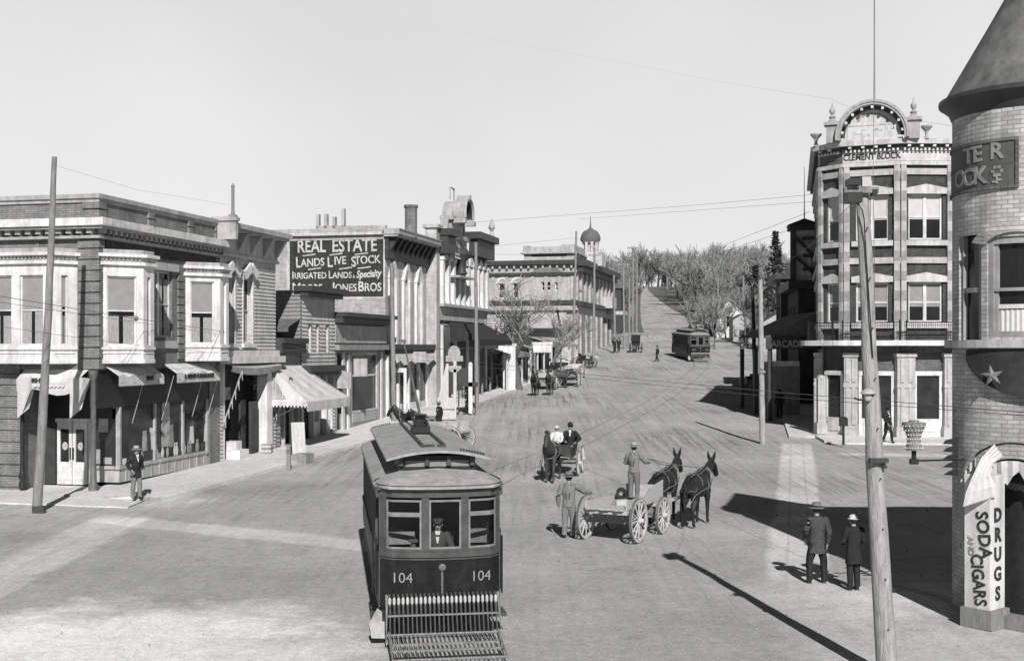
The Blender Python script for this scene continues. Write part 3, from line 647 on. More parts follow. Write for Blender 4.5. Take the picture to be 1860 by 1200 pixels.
# ---------------------------------------------------------------- 3 low infill shop with the hipped awning
t3 = 15.36; L3 = 18.35-t3
r, zb = lroot('awning_shop', t3, 'low clapboard shop under a hipped white canvas awning, next to the bracketed clapboard building')
H = lambda py, t=17: ZL(py, t, zb)
zt = H(614)
shell(r, 'wall', 'grey', L3, 7, zt, [(.5, L3-.3, 0, H(672))], clap=.2, zlow=-.5, depth=.3)
b = MB(); b.box(-.05, L3, -.5, 0, zt-.25, zt); b.box(-.05, L3, -.35, 0, zt-.75, zt-.25); b.build('cornice', 'dark', r)
b = MB(); b.quad((.4,.35,-.2),(L3-.2,.35,-.2),(L3-.2,.35,H(672)),(.4,.35,H(672))); b.build('shop_window', 'shop', r)
b = MB(); 
for x in (.45, 1.3, 2.3): b.box(x, x+.1, .1, .3, 0, H(672))
b.build('shop_front_frame', 'mid', r)
# awning: wall top edge, free front edge, near side
A0, A1 = (-.75, -.06, H(664, 14.6)), (2.95, -.06, H(663, 18.3)); zlo = H(729, 14.5)
B0, B1, C0 = (-.95, -2.05, zlo), (4.75, -2.05, zlo), (-.95, -.06, zlo); C1 = (4.75, -.06, zlo)
b = MB(); n = 12
def lerp(p, q, t): return tuple(p[i]+(q[i]-p[i])*t for i in range(3))
for k in range(n):
    for j in range(4):
        def pt(i, jj):
            p = lerp(lerp(A0, A1, i/n), lerp(B0, B1, i/n), jj/4); sag = -.10*math.sin(math.pi*jj/4)*(.6+.4*math.sin(i*2.1)); return (p[0], p[1], p[2]+sag)
        b.quad(pt(k, j), pt(k+1, j), pt(k+1, j+1), pt(k, j+1))
b.add([A0, C0, B0], [(0, 1, 2)]); b.add([A1, B1, C1], [(0, 1, 2)])
b.box(B0[0], B1[0], -2.06, -2.045, zlo-.35, zlo); scallop(b, B0[0], B1[0], -2.06, zlo-.33, .16, 26, I4)
MS = TR((B0[0], 0, 0), -math.pi/2); scallop(b, .06, 2.05, -.01, zlo+.01, .3, 11, MS)
ao = b.build('awning', 'canvas', r)
b = MB(); 
for k in range(5): b.quad((-.95-.04*(k%2), -.1+.0-.18*k, zlo+1.6-.3*k), (-1.0-.05*(k%2), -.28-.18*k, zlo+1.35-.3*k), (-.97, -.22-.18*k, zlo+.15-.12*k*0), (-.96, -.06-.18*k, zlo+.1))
b.build('awning_curtain', 'canvasgrey', ao)
b = MB(); b.tube([B0, (-.9, -.1, zlo-.9)], .02, 6); b.tube([B1, (4.7, -.1, 1.8)], .02, 6); b.build('awning_stay', 'iron', ao)

# ---------------------------------------------------------------- 4 false-front clapboard house
t4 = 18.37; L4 = 23.0-t4
r, zb = lroot('clapboard_shop', t4, 'narrow false-front clapboard shop with a dark cornice, lower than the painted wall sign behind', back=-.05)
H = lambda py, t=20.7: ZL(py, t, zb)
zt = H(527); zf = H(664)
hs = [(T(px)-t4-.22, T(px)-t4+.24, H(640), H(588)) for px in (560, 574, 592)]
shell(r, 'wall', 'cream', L4, 9, zt-.1, hs+[(.3, L4-.3, 0, zf-.5)], clap=.2, zlow=-.5, lowm='wood', depth=.25)
b = MB(); b.box(-.25, L4+.25, -.7, .3, zt-.15, zt+.12); b.box(-.15, L4+.15, -.45, 0, zt-.4, zt-.15); b.build('cornice', 'dark', r)
for h in hs: win(r, I4, h[0], h[2], h[1]-h[0], h[3]-h[2], .15, fw=.06, railz=.45)
b = MB(); b.box(-.1, L4+.1, -.6, 0, zf-.3, zf); b.box(-.05, L4+.05, -.4, 0, zf-.5, zf-.3); b.build('shop_cornice', 'dark', r)
b = MB(); b.quad((.2,.4,-.2),(L4-.2,.4,-.2),(L4-.2,.4,zf),(.2,.4,zf)); b.build('shop_window', 'shop', r)
b = MB()
for x in (.3, 1.8, 2.6, 3.6): b.box(x, x+.12, .05, .35, 0, zf-.5)
b.box(1.9, 2.6, .1, .3, 0, .9); b.box(3.7, L4-.3, .1, .3, 0, .9); b.build('shop_front_frame', 'white', r)
sg = MB(TR((L4-.4, -.3, 0), math.radians(-50))); sg.box(0, .8, -.03, .03, 2.6, 3.5); sg.arch(.4, 3.05, .1, .28, -.05, .05, 0, 2*math.pi, 12); sg.build('hanging_sign', 'mid', r)
b = MB(SIDE(9)); b.add([(4, -1.6, H(596)), (9, -1.6, H(596)), (9, 0, H(580)), (4, 0, H(580))], [(0, 1, 2, 3)]); b.box(4, 9, -1.65, -1.55, H(604), H(596)); b.build('lean_to_roof', 'roof', r)
# ---------------------------------------------------------------- 5 one-storey shop with tall window
t5 = 23.02; L5 = 31.55-t5
r, zb = lroot('single_storey_shop', t5, 'single-storey grey shop with a tall plate window directly under the painted real estate wall')
H = lambda py, t=27.3: ZL(py, t, zb)
zt = H(573); zf = H(626)
hs = [(T(640)-t5, T(688)-t5, .9, H(641))]
shell(r, 'wall', 'grey', L5, 8, zt, hs+[(.5, T(626)-t5, 0, H(641))], clap=0, zlow=-.5, lowm='wood', depth=.3)
b = MB(); b.box(-.1, L5+.1, -.8, 0, zt-.15, zt+.08); b.box(-.05, L5+.05, -.55, 0, zt-.5, zt-.15); b.build('cornice', 'dark', r)
b = MB(); b.box(0, L5, -.12, 0, zf+.1, zt-.6); b.build('signboard', 'mid', r)
b = MB(); b.box(-.05, L5+.1, -.35, 0, zf-.3, zf); b.build('shop_cornice', 'grey', r)
h = hs[0]; win(r, I4, h[0], h[2], h[1]-h[0], h[3]-h[2], .15, fw=.12, gl='shop', railz=.62, cols=1)
b = MB()
for x in (T(622), T(632), T(692)): b.box(x-t5-.15, x-t5+.15, -.08, 0, 0, H(641))
b.build('pilaster', 'white', r)
b = MB(); b.quad((.5,.3,0),(T(626)-t5,.3,0),(T(626)-t5,.3,H(641)),(.5,.3,H(641))); b.build('door', 'dark', r)
b = MB(); b.box(h[0], h[1], -.03, .1, .35, .9); b.build('stall_riser', 'mid', r)
b = MB(); b.box(.5, 1.0, 1, 1.5, zt-.3, zt+.55); b.prism([(.4, zt+.55), (1.1, zt+.55), (.9, zt+.95), (.6, zt+.95)], .9, 1.6); b.build('chimney', 'wood', r)

# ---------------------------------------------------------------- 6 real estate building: painted side wall, Gothic windows
t6 = 31.6; L6 = 40.2-t6; W6 = 10.0
r, zb = lroot('painted_wall_building', t6, 'brick building whose side wall carries the big dark painted real estate sign')
H = lambda py, t=t6: ZL(py, t, zb)
zt = H(413); zf = H(600, 35)
hs = [(u-.5, u+.5, H(628, 35), H(508, 35)) for u in (1.3, 4.0, 6.7)]
shell(r, 'wall', 'brickl', L6, W6, zt-.6, hs, lowm='brickw', zlow=-.5, depth=.3)
b = MB(SIDE(W6)); b.box(0, W6-3, .0, .4, zt-.7, zt+.02); b.box(W6-3.02, W6, 0, .4, zt-.7, zt+.14); b.box(-.05, W6+.02, -.05, .45, zt-.72, zt-.6); b.build('parapet', 'brickw', r)
SM = SIDE(W6); s0, s1, sz0, sz1 = W6-6.35, W6-.12, Z(539, 75)-zb, Z(427, 75)-zb
b = MB(SM); b.box(s0-.16, s1+.1, -.02, -.004, sz0-.14, sz1+.16); sgn = b.build('painted_sign', 'sign', r)
b = MB(SM); b.box(s0, s1, -.028, -.021, sz0, sz1); b.build('sign_ground', 'asphalt', sgn)
sw, sh = s1-s0, sz1-sz0
def sgt(s, fx, fy, size, sxs=1.0, slant=0, rot=0, bold=.018): text(sgn, s, 'sign', s0+fx*sw, sz0+fy*sh, size, SM, y=-.030, sxs=sxs, slant=slant, bold=bold, ext=.004, rot=rot)
sgt('REAL', .235, .735, 1.10, .78); sgt('ESTATE', .695, .735, 1.10, .82)
for k, (s, fx, fs, fy) in enumerate((('L', .095, .92, .49), ('ANDS', .25, .70, .505), ('L', .435, .88, .49), ('IVE', .545, .70, .53), ('S', .69, .88, .49), ('TOCK', .835, .70, .535))): sgt(s, fx, fy, fs, .86, rot=.04)
for s, fx, fs, wd in (('I', .035, .66, .9), ('RRIGATED', .215, .54, .9), ('L', .44, .66, .9), ('ANDS', .565, .54, .9), ('a', .69, .36, .9)): sgt(s, fx, .305, fs, wd)
sgt('Specialty', .845, .315, .62, .74, .25, .05, .03)
for s, fx, fs, wd in (('M', .075, .80, 1), ('OORE', .235, .66, .82), ('&', .395, .40, 1), ('J', .475, .80, .9), ('ONES', .605, .66, .86), ('B', .765, .86, .86), ('ROS', .89, .72, .84)): sgt(s, fx, .09, fs, wd)
b = MB(SM)
for fx, fy in ((.21, .675), (.5, .68), (.77, .68), (.27, .45), (.6, .45), (.8, .455)): b.bar((s0+(fx-.07)*sw, -.032, sz0+fy*sh), (s0+(fx+.07)*sw, -.032, sz0+(fy+.025)*sh), .004, .07, (0, 0, 1))
b.build('sign_flourish', 'sign', sgn)
b = MB(); b.box(-.3, L6+.2, -1.0, 0, H(432, 34), H(424, 34)); b.box(-.25, L6+.15, -.9, 0, H(436, 34), H(432, 34)); b.box(-.3, L6+.2, -1.05, .1, H(424, 34), H(422, 34)); b.build('cornice', 'cap', r)
b = MB(); b.box(-.1, L6+.05, -.25, 0, H(474, 34), H(436, 34)); b.build('frieze', 'dark', r)
b = MB()
for k in range(9): x = .1+k*(L6-.3)/8; b.add([(x,-.25,H(462,34)),(x+.22,-.25,H(462,34)),(x+.22,-.8,H(437,34)),(x,-.8,H(437,34)),(x,-.25,H(437,34)),(x+.22,-.25,H(437,34))],[(0,1,2,3),(0,3,4),(1,5,2)])
b.build('bracket', 'dark', r)
for h in hs:
    m_ = (h[0]+h[1])/2; b = MB()
    for s_ in (-1, 1):
        b.box(m_+s_*.62-.16, m_+s_*.62+.16, -.16, 0, h[2]-.2, h[3]); b.bar((m_+s_*.74, -.1, h[3]-.1), (m_+s_*.34, -.1, h[3]+.55), .24, .2, (0, 1, 0)); b.bar((m_+s_*.38, -.1, h[3]+.5), (m_, -.1, h[3]+1.05), .24, .2, (0, 1, 0))
    b.box(h[0]-.3, h[1]+.3, -.25, 0, h[2]-.35, h[2]-.12); b.build('gothic_hood', 'white', r); win(r, I4, h[0], h[2], h[1]-h[0], h[3]-h[2], .2, cols=2, fw=.08, blind=.3)
b = MB(); b.box(-.1, L6, -.7, 0, zf-1.2, zf-.9); b.box(-.05, L6, -.5, 0, zf-1.55, zf-1.2); b.build('shop_cornice', 'dark', r)
b = MB()
for x in (.1, 2.1, 4.2, 6.3, L6-.3): b.box(x, x+.26, -.18, 0, 0, zf-1.5)
b.box(.3, L6-.3, -.1, 0, 0, .7); b.build('shop_pilaster', 'white', r)
b = MB(); b.quad((.1,-.02,.7),(L6,-.02,.7),(L6,-.02,zf-1.5),(.1,-.02,zf-1.5)); b.build('shop_window', 'shop', r)
b = MB(); n = 12
for k in range(n): a0, a1 = L6*k/n, L6*(k+1)/n; q0, q1 = .18*math.sin(k*1.9), .18*math.sin((k+1)*1.9); b.quad((a0,-.55,zf-1.5),(a1,-.55,zf-1.5),(a1,-.75,zf-2.1+q1),(a0,-.75,zf-2.1+q0))
b.build('awning', 'canvas', r)
b = MB(SIDE(W6)); 
for u, hh in ((5.2, 1.0), (5.75, 1.0), (6.3, .8), (6.9, 1.3)): b.box(u, u+.2, .5, .8, zt-.2, zt+hh)
b.box(5.2, 7.1, .5, .8, zt, zt+.25); b.build('roof_vent', 'mid', r)
b = MB(SIDE(W6)); b.lathe([(.42, zt-.4), (.42, zt+1.5), (.48, zt+1.55), (.48, zt+1.7)], (W6+.7, 3.0, 0), 10); b.build('chimney', 'brickm', r)

# ---------------------------------------------------------------- 7 ornate commercial block with arched gable
t7 = 40.2; L7 = 13.9; P7 = .62
p = O_ + S*t7 + OUT*P7; zb = G(p.y)+WALK
r = thing('ornate_block', 'ornate narrow-windowed commercial block with a round-topped gable and broken dark cornice', 'building', (p.x, p.y, zb), RZ)
H = lambda py, t=47: ZL(py, t, zb)
zt = H(470); zf = H(588)
hs = [(1.5+k*1.38, 1.5+k*1.38+.62, H(552), H(482)) for k in range(9)]
shell(r, 'wall', 'mid', L7, 9, zt+.5, hs, lowm='brickl', zlow=-.5, depth=.4)
b = MB(); b.box(-.05, .75, -.12, .7, -.3, ZL(408, 40.3, zb)); b.box(-.2, .9, -.3, .85, ZL(414, 40.3, zb), ZL(408, 40.3, zb)); b.box(L7-.6, L7, -.15, .5, -.3, H(470, 53)); b.build('end_pier', 'brickl', r)
for i, h in enumerate(hs):
    win(r, I4, h[0], h[2], .62, h[3]-h[2], .3, fw=.07)
b = MB()
for k in range(10):
    x = 1.12+k*1.38; b.box(x-.16, x+.26, -.32, 0, H(556), H(478)); b.box(x-.22, x+.32, -.4, 0, H(482), H(476)); b.box(x-.2, x+.3, -.36, 0, H(558), H(552))
for k in range(9): b.arch(1.81+k*1.38, H(482), .31, .66, -.3, .0, 0, math.pi, 8)
b.build('window_mullion', 'white', r)
b = MB(); b.box(.7, L7, -.45, 0, H(556)-.2, H(556)); b.box(.7, L7, -.12, 0, H(584), H(560)); b.build('belt_course', 'stone', r)
b = MB(); b.box(.6, 2.9, -1.0, .4, H(430, 42), H(418, 42)); b.box(.7, 2.7, -.7, 0, H(462, 42), H(430, 42)); b.box(8.6, L7+.6, -1.0, .4, H(440, 52), H(428, 52)); b.box(8.9, L7+.3, -.7, 0, H(470, 52), H(440, 52)); b.build('cornice', 'dark', r)
cg = MB(); gx, gz, gr = 4.6, H(404), 1.5; cg.box(gx-1.9, gx+2.6, -.3, .5, zt, H(432)); cg.box(gx-gr, gx+gr, -.3, .5, H(432), gz); cg.arch(gx, gz, .02, gr*.85, -.28, .5, 0, math.pi, 18); cg.box(gx-2.0, gx+2.9, -.5, .5, H(440), H(432)); cg.box(gx-1.8, gx+1.8, -.5, .5, H(409), H(402)); 
for s_ in (-1, 1): cg.prism([(gx+s_*2.1, H(432)), (gx+s_*2.6, H(432)), (gx+s_*2.4, H(422)), (gx+s_*2.1, gz)], -.25, .3)
cg.build('gable', 'cap', r)
HB = TR((gx, -.3, H(396))); b = MB(HB); b.arch(0, 0, .92, 1.06, -.9, .0, -.35, math.pi+.35, 24); b.arch(0, 0, 1.05, 1.16, -.98, -.78, -.3, math.pi+.3, 24); b.arch(0, 0, 1.05, 1.14, -.2, 0, -.3, math.pi+.3, 24); b.box(-1.5, -1.0, -1.0, .0, -.75, -.42); b.box(1.0, 1.5, -1.0, .0, -.75, -.42); b.box(-.2, .2, -1.0, 0, 1.02, 1.35); hb_ = b.build('arched_pediment', 'cap', r)
b = MB(HB); b.arch(0, 0, .88, .915, -.86, -.06, -.3, math.pi+.3, 24); b.arch(0, 0, .02, .88, -.06, -.02, -.35, math.pi+.35, 24); b.build('pediment_recess', 'black', hb_)  # black lining puts the shade under the hood into the colour
b = MB(); 
for k_ in range(5): b.box(gx-1.3+.1*k_, gx+1.3-.1*k_, -.55+.05*k_, .1, H(470-7*k_), H(465-7*k_))
b.box(gx-1.0, gx+1.0, -.4, .1, H(470), H(432)); b.add([(gx-1.9,-.6,H(476)),(gx+1.9,-.6,H(476)),(gx+1.2,-.4,H(468)),(gx-1.2,-.4,H(468))],[(0,1,2,3)]); b.build('scroll_panel', 'stone', r)
b = MB(); b.tube([(gx-.5, .1, gz+gr-.1), (gx-.5, .1, gz+gr+.75), (gx+.5, .1, gz+gr+.75), (gx+.5, .1, gz+gr-.1)], .07, 6); b.lathe([(.28, 0), (.2, .3), (.1, .5), (.28, .8), (.25, 1.0), (.03, 1.5)], (L7+.1, -.5, H(428, 52)), 8); b.build('finial', 'cap', r)
b = MB(); b.lathe([(.1, 0), (.45, .2), (.3, .5), (.35, 1.1), (.6, 1.4), (.7, 1.6), (.4, 2.0), (.1, 2.2)], (5.0, -.5, H(505)), 10); b.build('oriel_ornament', 'dark', r, True)
b = MB(); b.box(3.2, 7.2, -.9, 0, H(505)-.15, H(505)); b.build('balconet', 'cap', r)
b = MB(); b.box(.9, L7, .0, .5, zf-.1, zf+.4); b.quad((.9,.5,-.3),(L7,.5,-.3),(L7,.5,zf),(.9,.5,zf)); b.quad((.9,-.03,-.3),(L7-.6,-.03,-.3),(L7-.6,-.03,zf-.2),(.9,-.03,zf-.2)); b.build('shop_front', 'dark', r)
b = MB(); b.quad((3.3,-.05,zf+.1),(L7-.5,-.05,zf+.1),(L7-.5,-2.3,zf-1.2),(3.3,-2.3,zf-1.2)); b.quad((3.3,-2.3,zf-1.2),(L7-.5,-2.3,zf-1.2),(L7-.5,-2.32,zf-1.6),(3.3,-2.32,zf-1.6)); b.add([(3.3,-.05,zf+.1),(3.3,-2.3,zf-1.2),(3.3,-.05,zf-1.4)],[(0,1,2)]); b.build('awning', 'bunting', r)
b = MB()
for x in (1.2, 4.5, 7.8, 11, L7-.5): b.box(x, x+.3, -.2, 0, 0, zf-.2)
b.box(4.6, 7.6, -.1, 0, 0, .8); b.build('shop_pilaster', 'white', r)
b = MB(); 
for k in range(5): b.quad((1.0+k*.3,-.35,zf-.3),(1.3+k*.3,-.3,zf-.3),(1.25+k*.2,-.5,zf-3.6+.3*abs(k-2)),(1.15+k*.2,-.55,zf-3.5+.3*abs(k-2)))
b.build('drape', 'canvas', r)

# ---------------------------------------------------------------- 8 low shops behind the bare trees
lows = [(54.3, 8.5, 4.6, 'grey', 'low grey shop with a plank awning beside the ornate block, behind the bare street tree'),
        (63.2, 9.0, 5.6, 'mid', 'pale low shop with a sloping awning on posts, half hidden by bare branches'),
        (72.6, 14.0, 4.4, 'wood', 'long plank-fronted shop with a flat porch just before the pale two-storey block')]
for t8, L8, h8, m8, lb in lows:
    r, zb = lroot('low_shop', t8, lb)
    shell(r, 'wall', m8, L8, 8, h8, [(.8, L8*.45, .5, 2.7), (L8*.55, L8-.8, 0, 2.8)], clap=.22, zlow=-.6, depth=.3)
    b = MB(); b.box(-.1, L8+.1, -.35, .2, h8-.2, h8+.05); b.build('cornice', 'dark', r)
    b = MB(); b.quad((0,-.05,3.6),(L8,-.05,3.6),(L8,-2.4,2.9),(0,-2.4,2.9)); b.quad((0,-.05,3.56),(L8,-.05,3.56),(L8,-2.4,2.86),(0,-2.4,2.86)); b.box(0, L8, -2.45, -2.38, 2.6, 2.9); b.build('awning', 'canvasgrey', r)
    for k in range(4): x = .1+k*(L8-.3)/3; b = MB(); b.box(x, x+.14, -2.4, -2.26, -.1, 2.8); b.build('post', 'palewood', r)
    b = MB(); b.quad((.8,.25,.5),(L8*.45,.25,.5),(L8*.45,.25,2.7),(.8,.25,2.7)); b.build('shop_window', 'shop', r); b = MB(); b.quad((L8*.55,.25,-.1),(L8-.8,.25,-.1),(L8-.8,.25,2.8),(L8*.55,.25,2.8)); b.build('door', 'dark', r)

# ---------------------------------------------------------------- 9 big pale block with domed cupola
t9 = 100.4; L9 = 28.0; W9 = 14.0
r, zb = lroot('pale_corner_block', t9, 'large pale two-storey corner block with flat cornice, arched windows and a domed cupola')
H = lambda py, t=t9: ZL(py, t, zb)
zt = H(475)
sh_ = []
MS9 = SIDE(W9)
def u9(px, y=0):                              # photo pixel -> position along the side wall
    c = O_ + S*t9; k = (px-CXP)/F; w_ = (c.x - k*c.y)/(.974 + .2275*k); return W9 - w_
for pa, pb, ya, yb in ((905, 920, 540, 513), (931, 946, 540, 513), (983, 1000, 527, 511), (1008, 1017, 527, 512), (900, 916, 600, 572), (930, 946, 600, 572)): sh_.append((u9(pa), u9(pb), H(ya), H(yb)))
fh = [(2+k*3.2, 3.3+k*3.2, H(553, 110), H(522, 110)) for k in range(8)]
shell(r, 'wall', 'mid', L9, W9, zt, fh, sh_, zlow=-2, lowm='mid', depth=.4)
for h in sh_: win(r, MS9, h[0], h[2], h[1]-h[0], h[3]-h[2], .3, fw=.1)
for h in fh: win(r, I4, h[0], h[2], h[1]-h[0], h[3]-h[2], .3, fw=.12)
b = MB(MS9)
for h in sh_[:2]: b.arch((h[0]+h[1])/2, h[3], .5, .75, -.1, .0, 0, math.pi, 10)
b.build('arched_hood', 'white', r)
b = MB(); b.box(-.6, L9+.3, -1.1, 0, zt-.5, zt+.2); b.box(-.6, 0, 0, W9, zt-.3, zt+.2); b.box(-.3, L9, -.6, 0, zt-1.2, zt-.5); b.box(-.3, 0, 0, W9, H(499), H(494)); b.box(-.25, 0, 0, W9, H(552), H(545)); b.box(-.35, L9, -.5, 0, H(560,110), H(552,110)); b.box(-.3, 0, 0, W9, H(567), H(563)); b.build('cornice', 'dark', r)
b = MB(MS9); uc = u9(994); b.prism([(uc-2.0, H(494)), (uc+2.0, H(494)), (uc+1.2, H(487)), (uc, H(484)), (uc-1.2, H(487))], -.32, -.02); b.build('pediment', 'brickm', r)
ph = MB(MS9); ua, ub = u9(950), u9(1042); ph.box(ua, ub, .6, 8, zt, H(457)); po = ph.build('penthouse', 'brickl', r)
ph = MB(MS9); ph.box(ua-.4, ub+.3, .2, 8.4, H(459), H(456)); ph.box(ua+.1, ub-.1, .5, 8.1, H(456), H(446)); ph.box(ua-.1, ua+.6, .4, 8.2, H(456), H(444)); ph.box(ub-1.6, ub, .4, 8.2, H(456), H(443)); ph.build('attic', 'mid', po)
ph = MB(MS9); ph.quad((ua+.9,.57,H(464)),(ub-.9,.57,H(464)),(ub-.9,.57,H(459)),(ua+.9,.57,H(459))); ph.build('window', 'glass', po)
cx9, cy9 = 9.5, .1; dd = 43.6+.974*(t9+9.5); Hc = lambda py: Z(py, dd)-zb
b = MB(); b.box(cx9-1.7, cx9+1.7, cy9-1.7, cy9+1.7, zt, Hc(464)); b.box(cx9-1.1, cx9+1.1, cy9-1.1, cy9+1.1, Hc(464), Hc(459)); cu_ = b.build('cupola', 'cream', r)
b = MB()
for k in range(8): a_ = math.pi/4*k+.39; x, y = cx9+.9*math.cos(a_), cy9+.9*math.sin(a_); b.box(x-.16, x+.16, y-.16, y+.16, Hc(459), Hc(438))
b.lathe([(1.0, Hc(441)), (1.15, Hc(438)), (1.15, Hc(436))], (cx9, cy9, 0), 12); b.lathe([(.62, Hc(459)), (.62, Hc(438))], (cx9, cy9, 0), 10); b.build('cupola_column', 'cream', cu_)
b = MB(); b.lathe([(1.25, Hc(438)), (1.3, Hc(433)), (1.15, Hc(426)), (.85, Hc(420)), (.4, Hc(417)), (.12, Hc(413)), (.06, Hc(404)), (.03, Hc(392))], (cx9, cy9, 0), 16); b.build('dome', 'roof', cu_, True)
b = MB(MS9); b.quad((u9(960),-.05,H(565)),(u9(1030),-.05,H(565)),(u9(1030),-2.6,H(596)),(u9(960),-2.6,H(596))); b.build('awning', 'canvasgrey', r)
b = MB(); b.box(.5, L9-.5, -.05, .0, 0, H(575,112)); b.build('shop_front', 'shop', r)
b = MB()
for k in range(7): b.box(.6+k*4, 1.2+k*4, -.3, -.05, 0, H(575, 112))
b.build('pilaster', 'mid', r)
b = MB()
for k in range(9): b.box(1.35+k*3.2-.28, 1.35+k*3.2+.28, -.28, 0, H(552, 110), zt-1.2)
b.build('upper_pilaster', 'mid', r)
b = MB(MS9)
for k in range(8): u_ = u9(872+k*24); b.box(u_-.2, u_+.2, -.12, 0, H(543), H(500))
for k in range(14): u_ = u9(870+k*13); b.box(u_-.12, u_+.12, -.4, 0, zt-.75, zt-.32)
b.build('wall_pilaster', 'mid', r)
b = MB(MS9); b.box(u9(905), u9(960), -.06, 0, H(600), H(572)); b.build('side_shop_window', 'shop', r)
b = MB(); b.box(L9-6, L9-.5, -2.4, 0, H(572,125), H(566,125)); b.box(18, 22, -1.4, 0, H(560,120), H(540,120)); b.build('bay_box', 'cream', r)
# ---------------------------------------------------------------- 10 last houses of the left row
for (px0, d0, w0, h0, m0, lb) in ((1128, 186, 8, 7.5, 'brickd', 'dark narrow house behind the cluster of poles past the pale block'), (1150, 236, 7, 6.0, 'wood', 'small distant gabled shed at the left edge of the far road')):
    xx = X(px0, d0); r = thing('far_house', lb, 'house', (xx, d0, G(d0)-.3), math.radians(80))
    b = MB(); b.wall(0, w0, 0, h0, [(1, 2.2, 1, 3), (4, 5.2, 1, 3)], .2); b.M = SIDE(5); b.wall(0, 5, 0, h0); b.M = I4; b.quad((w0,0,0),(w0,5,0),(w0,5,h0),(w0,0,h0)); b.build('wall', m0, r)
    for u in (1, 4): win(r, I4, u, 1, 1.2, 2, .15, fw=.1)
    b = MB(SIDE(5)); b.add([(-.3,-.3,h0-.1),(5.3,-.3,h0-.1),(2.5,-.3,h0+1.8),(-.3,w0+.3,h0-.1),(5.3,w0+.3,h0-.1),(2.5,w0+.3,h0+1.8)], [(0,1,2),(3,5,4),(0,2,5,3),(1,4,5,2)]); b.build('roof', 'roof', r)
# ================================================================ right side: the corner block
P4, P3, P2, P1 = Vector((36.0, 64.6)), Vector((20.72, 64.0)), Vector((18.0, 65.0)), Vector((17.07, 66.4))
zb = G(64)+WALK
r = thing('corner_block', 'tall three-storey block with chamfered corner, banded pilasters and an arched rooftop crest', 'building', (P3.x, P3.y, zb))
def loc2(p): return Vector((p.x-P3.x, p.y-P3.y, 0))
def FM(a, b): d = b-a; return TR(loc2(a), math.atan2(d.y, d.x)), d.length
H = lambda py, d=64.0: Z(py, d)-zb
A1 = P1 + Vector((.2275, .974))*17
FA = FM(A1, P1); FB = FM(P1, P2); FC = FM(P2, P3); FD = FM(P3, P4)
zt = H(258); z3 = (H(435), H(352)); z2 = (H(585), H(512)); zf = H(618)
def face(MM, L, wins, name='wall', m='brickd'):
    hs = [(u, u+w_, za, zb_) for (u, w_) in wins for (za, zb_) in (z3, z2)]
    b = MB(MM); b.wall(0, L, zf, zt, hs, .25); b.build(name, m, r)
    for i, h in enumerate(hs):
        top = i % 2 == 0
        win(r, MM, h[0], h[2], h[1]-h[0], h[3]-h[2], .2, fw=.1, cols=2 if h[1]-h[0] > 1.5 else 1, blind=(.55 if top else .62), bm='blindw' if top else 'blind', curt=0)
        b = MB(MM); m_ = (h[0]+h[1])/2; hw = (h[1]-h[0])/2+.22
        b.prism([(m_-hw, h[3]), (m_+hw, h[3]), (m_+hw, h[3]+.3), (m_, h[3]+.52), (m_-hw, h[3]+.3)], -.16, .02); b.box(m_-hw, m_+hw, -.2, .02, h[2]-.32, h[2]-.04); b.build('window_hood', 'cream', r)
face(FD[0], FD[1], [(.45, 1.85), (3.6, 1.85), (7, 1.85)]); face(FC[0], FC[1], [(.62, 1.7)]); face(FB[0], FB[1], [(.42, .95)])
face(FA[0], FA[1], [(13.9, 1.2), (10.5, 1.2), (7, 1.2)])
def allband(name, m, z0, z1, pr, faces=(FA, FB, FC, FD), lead=0.0):
    b = MB()
    for MM, L in faces:
        b.M = MM; b.box(0, L, -pr, 0, z0, z1)
    for p in (P1, P2, P3):                          # filler at the obtuse corners
        q = loc2(p); b.M = I4; b.lathe([(pr*1.0, z0+.004), (pr*1.0, z1-.004)], (q.x, q.y, 0), 14)
    return b.build(name, m, r)
allband('cornice', 'cream', H(263), H(254), .52); allband('cornice_soffit', 'dark', H(270), H(263), .3)
b = MB(); 
for MM, L in (FB, FC, FD):
    b.M = MM; x = .25
    while x < L-.1: b.box(x, x+.16, -.46, -.1, H(268), H(264)); x += .68
b.build('modillion', 'white', r)
b = MB()
for MM, L in (FB, FC, FD):
    b.M = MM; x = .1
    while x < L-.1: b.box(x, x+.1, -.3, -.1, H(274), H(270)); x += .22
b.build('dentils', 'white', r)
allband('frieze', 'cream', H(292), H(270), .1, (FC, FD)); allband('frieze_dark', 'brickr', H(292), H(270), .08, (FA, FB))
allband('belt_course', 'cream', H(300), H(293), .2); allband('belt_course', 'stone', H(317), H(306), .12)
allband('belt_course', 'stone', H(478), H(467), .14)
text(r, 'CLEMENT BLOCK', 'asphalt', FC[1]*.5, H(287.5), .46, FC[0], y=-.115, bold=.018, sxs=.82)
def pilaster(MM, u0, u1):
    pil, pld = MB(MM), MB(MM); pil.box(u0, u1, -.18, 0, zf, H(293)); z = zf; k = 0; st = (H(293)-zf)/18
    while z < H(293)-.05:
        if not k % 2: pld.box(u0-.012, u1+.012, -.192, 0, z, min(H(293), z+st))
        z += st; k += 1
    pld.build('banding', 'band', pil.build('pilaster', 'stone', r))
pilaster(FD[0], 0, .28); pilaster(FC[0], FC[1]-.3, FC[1]); pilaster(FD[0], 2.5, 2.95); pilaster(FC[0], 0, .3); pilaster(FB[0], FB[1]-.2, FB[1]); pilaster(FB[0], 0, .22); pilaster(FA[0], FA[1]-.3, FA[1]); pilaster(FD[0], 6, 6.5)

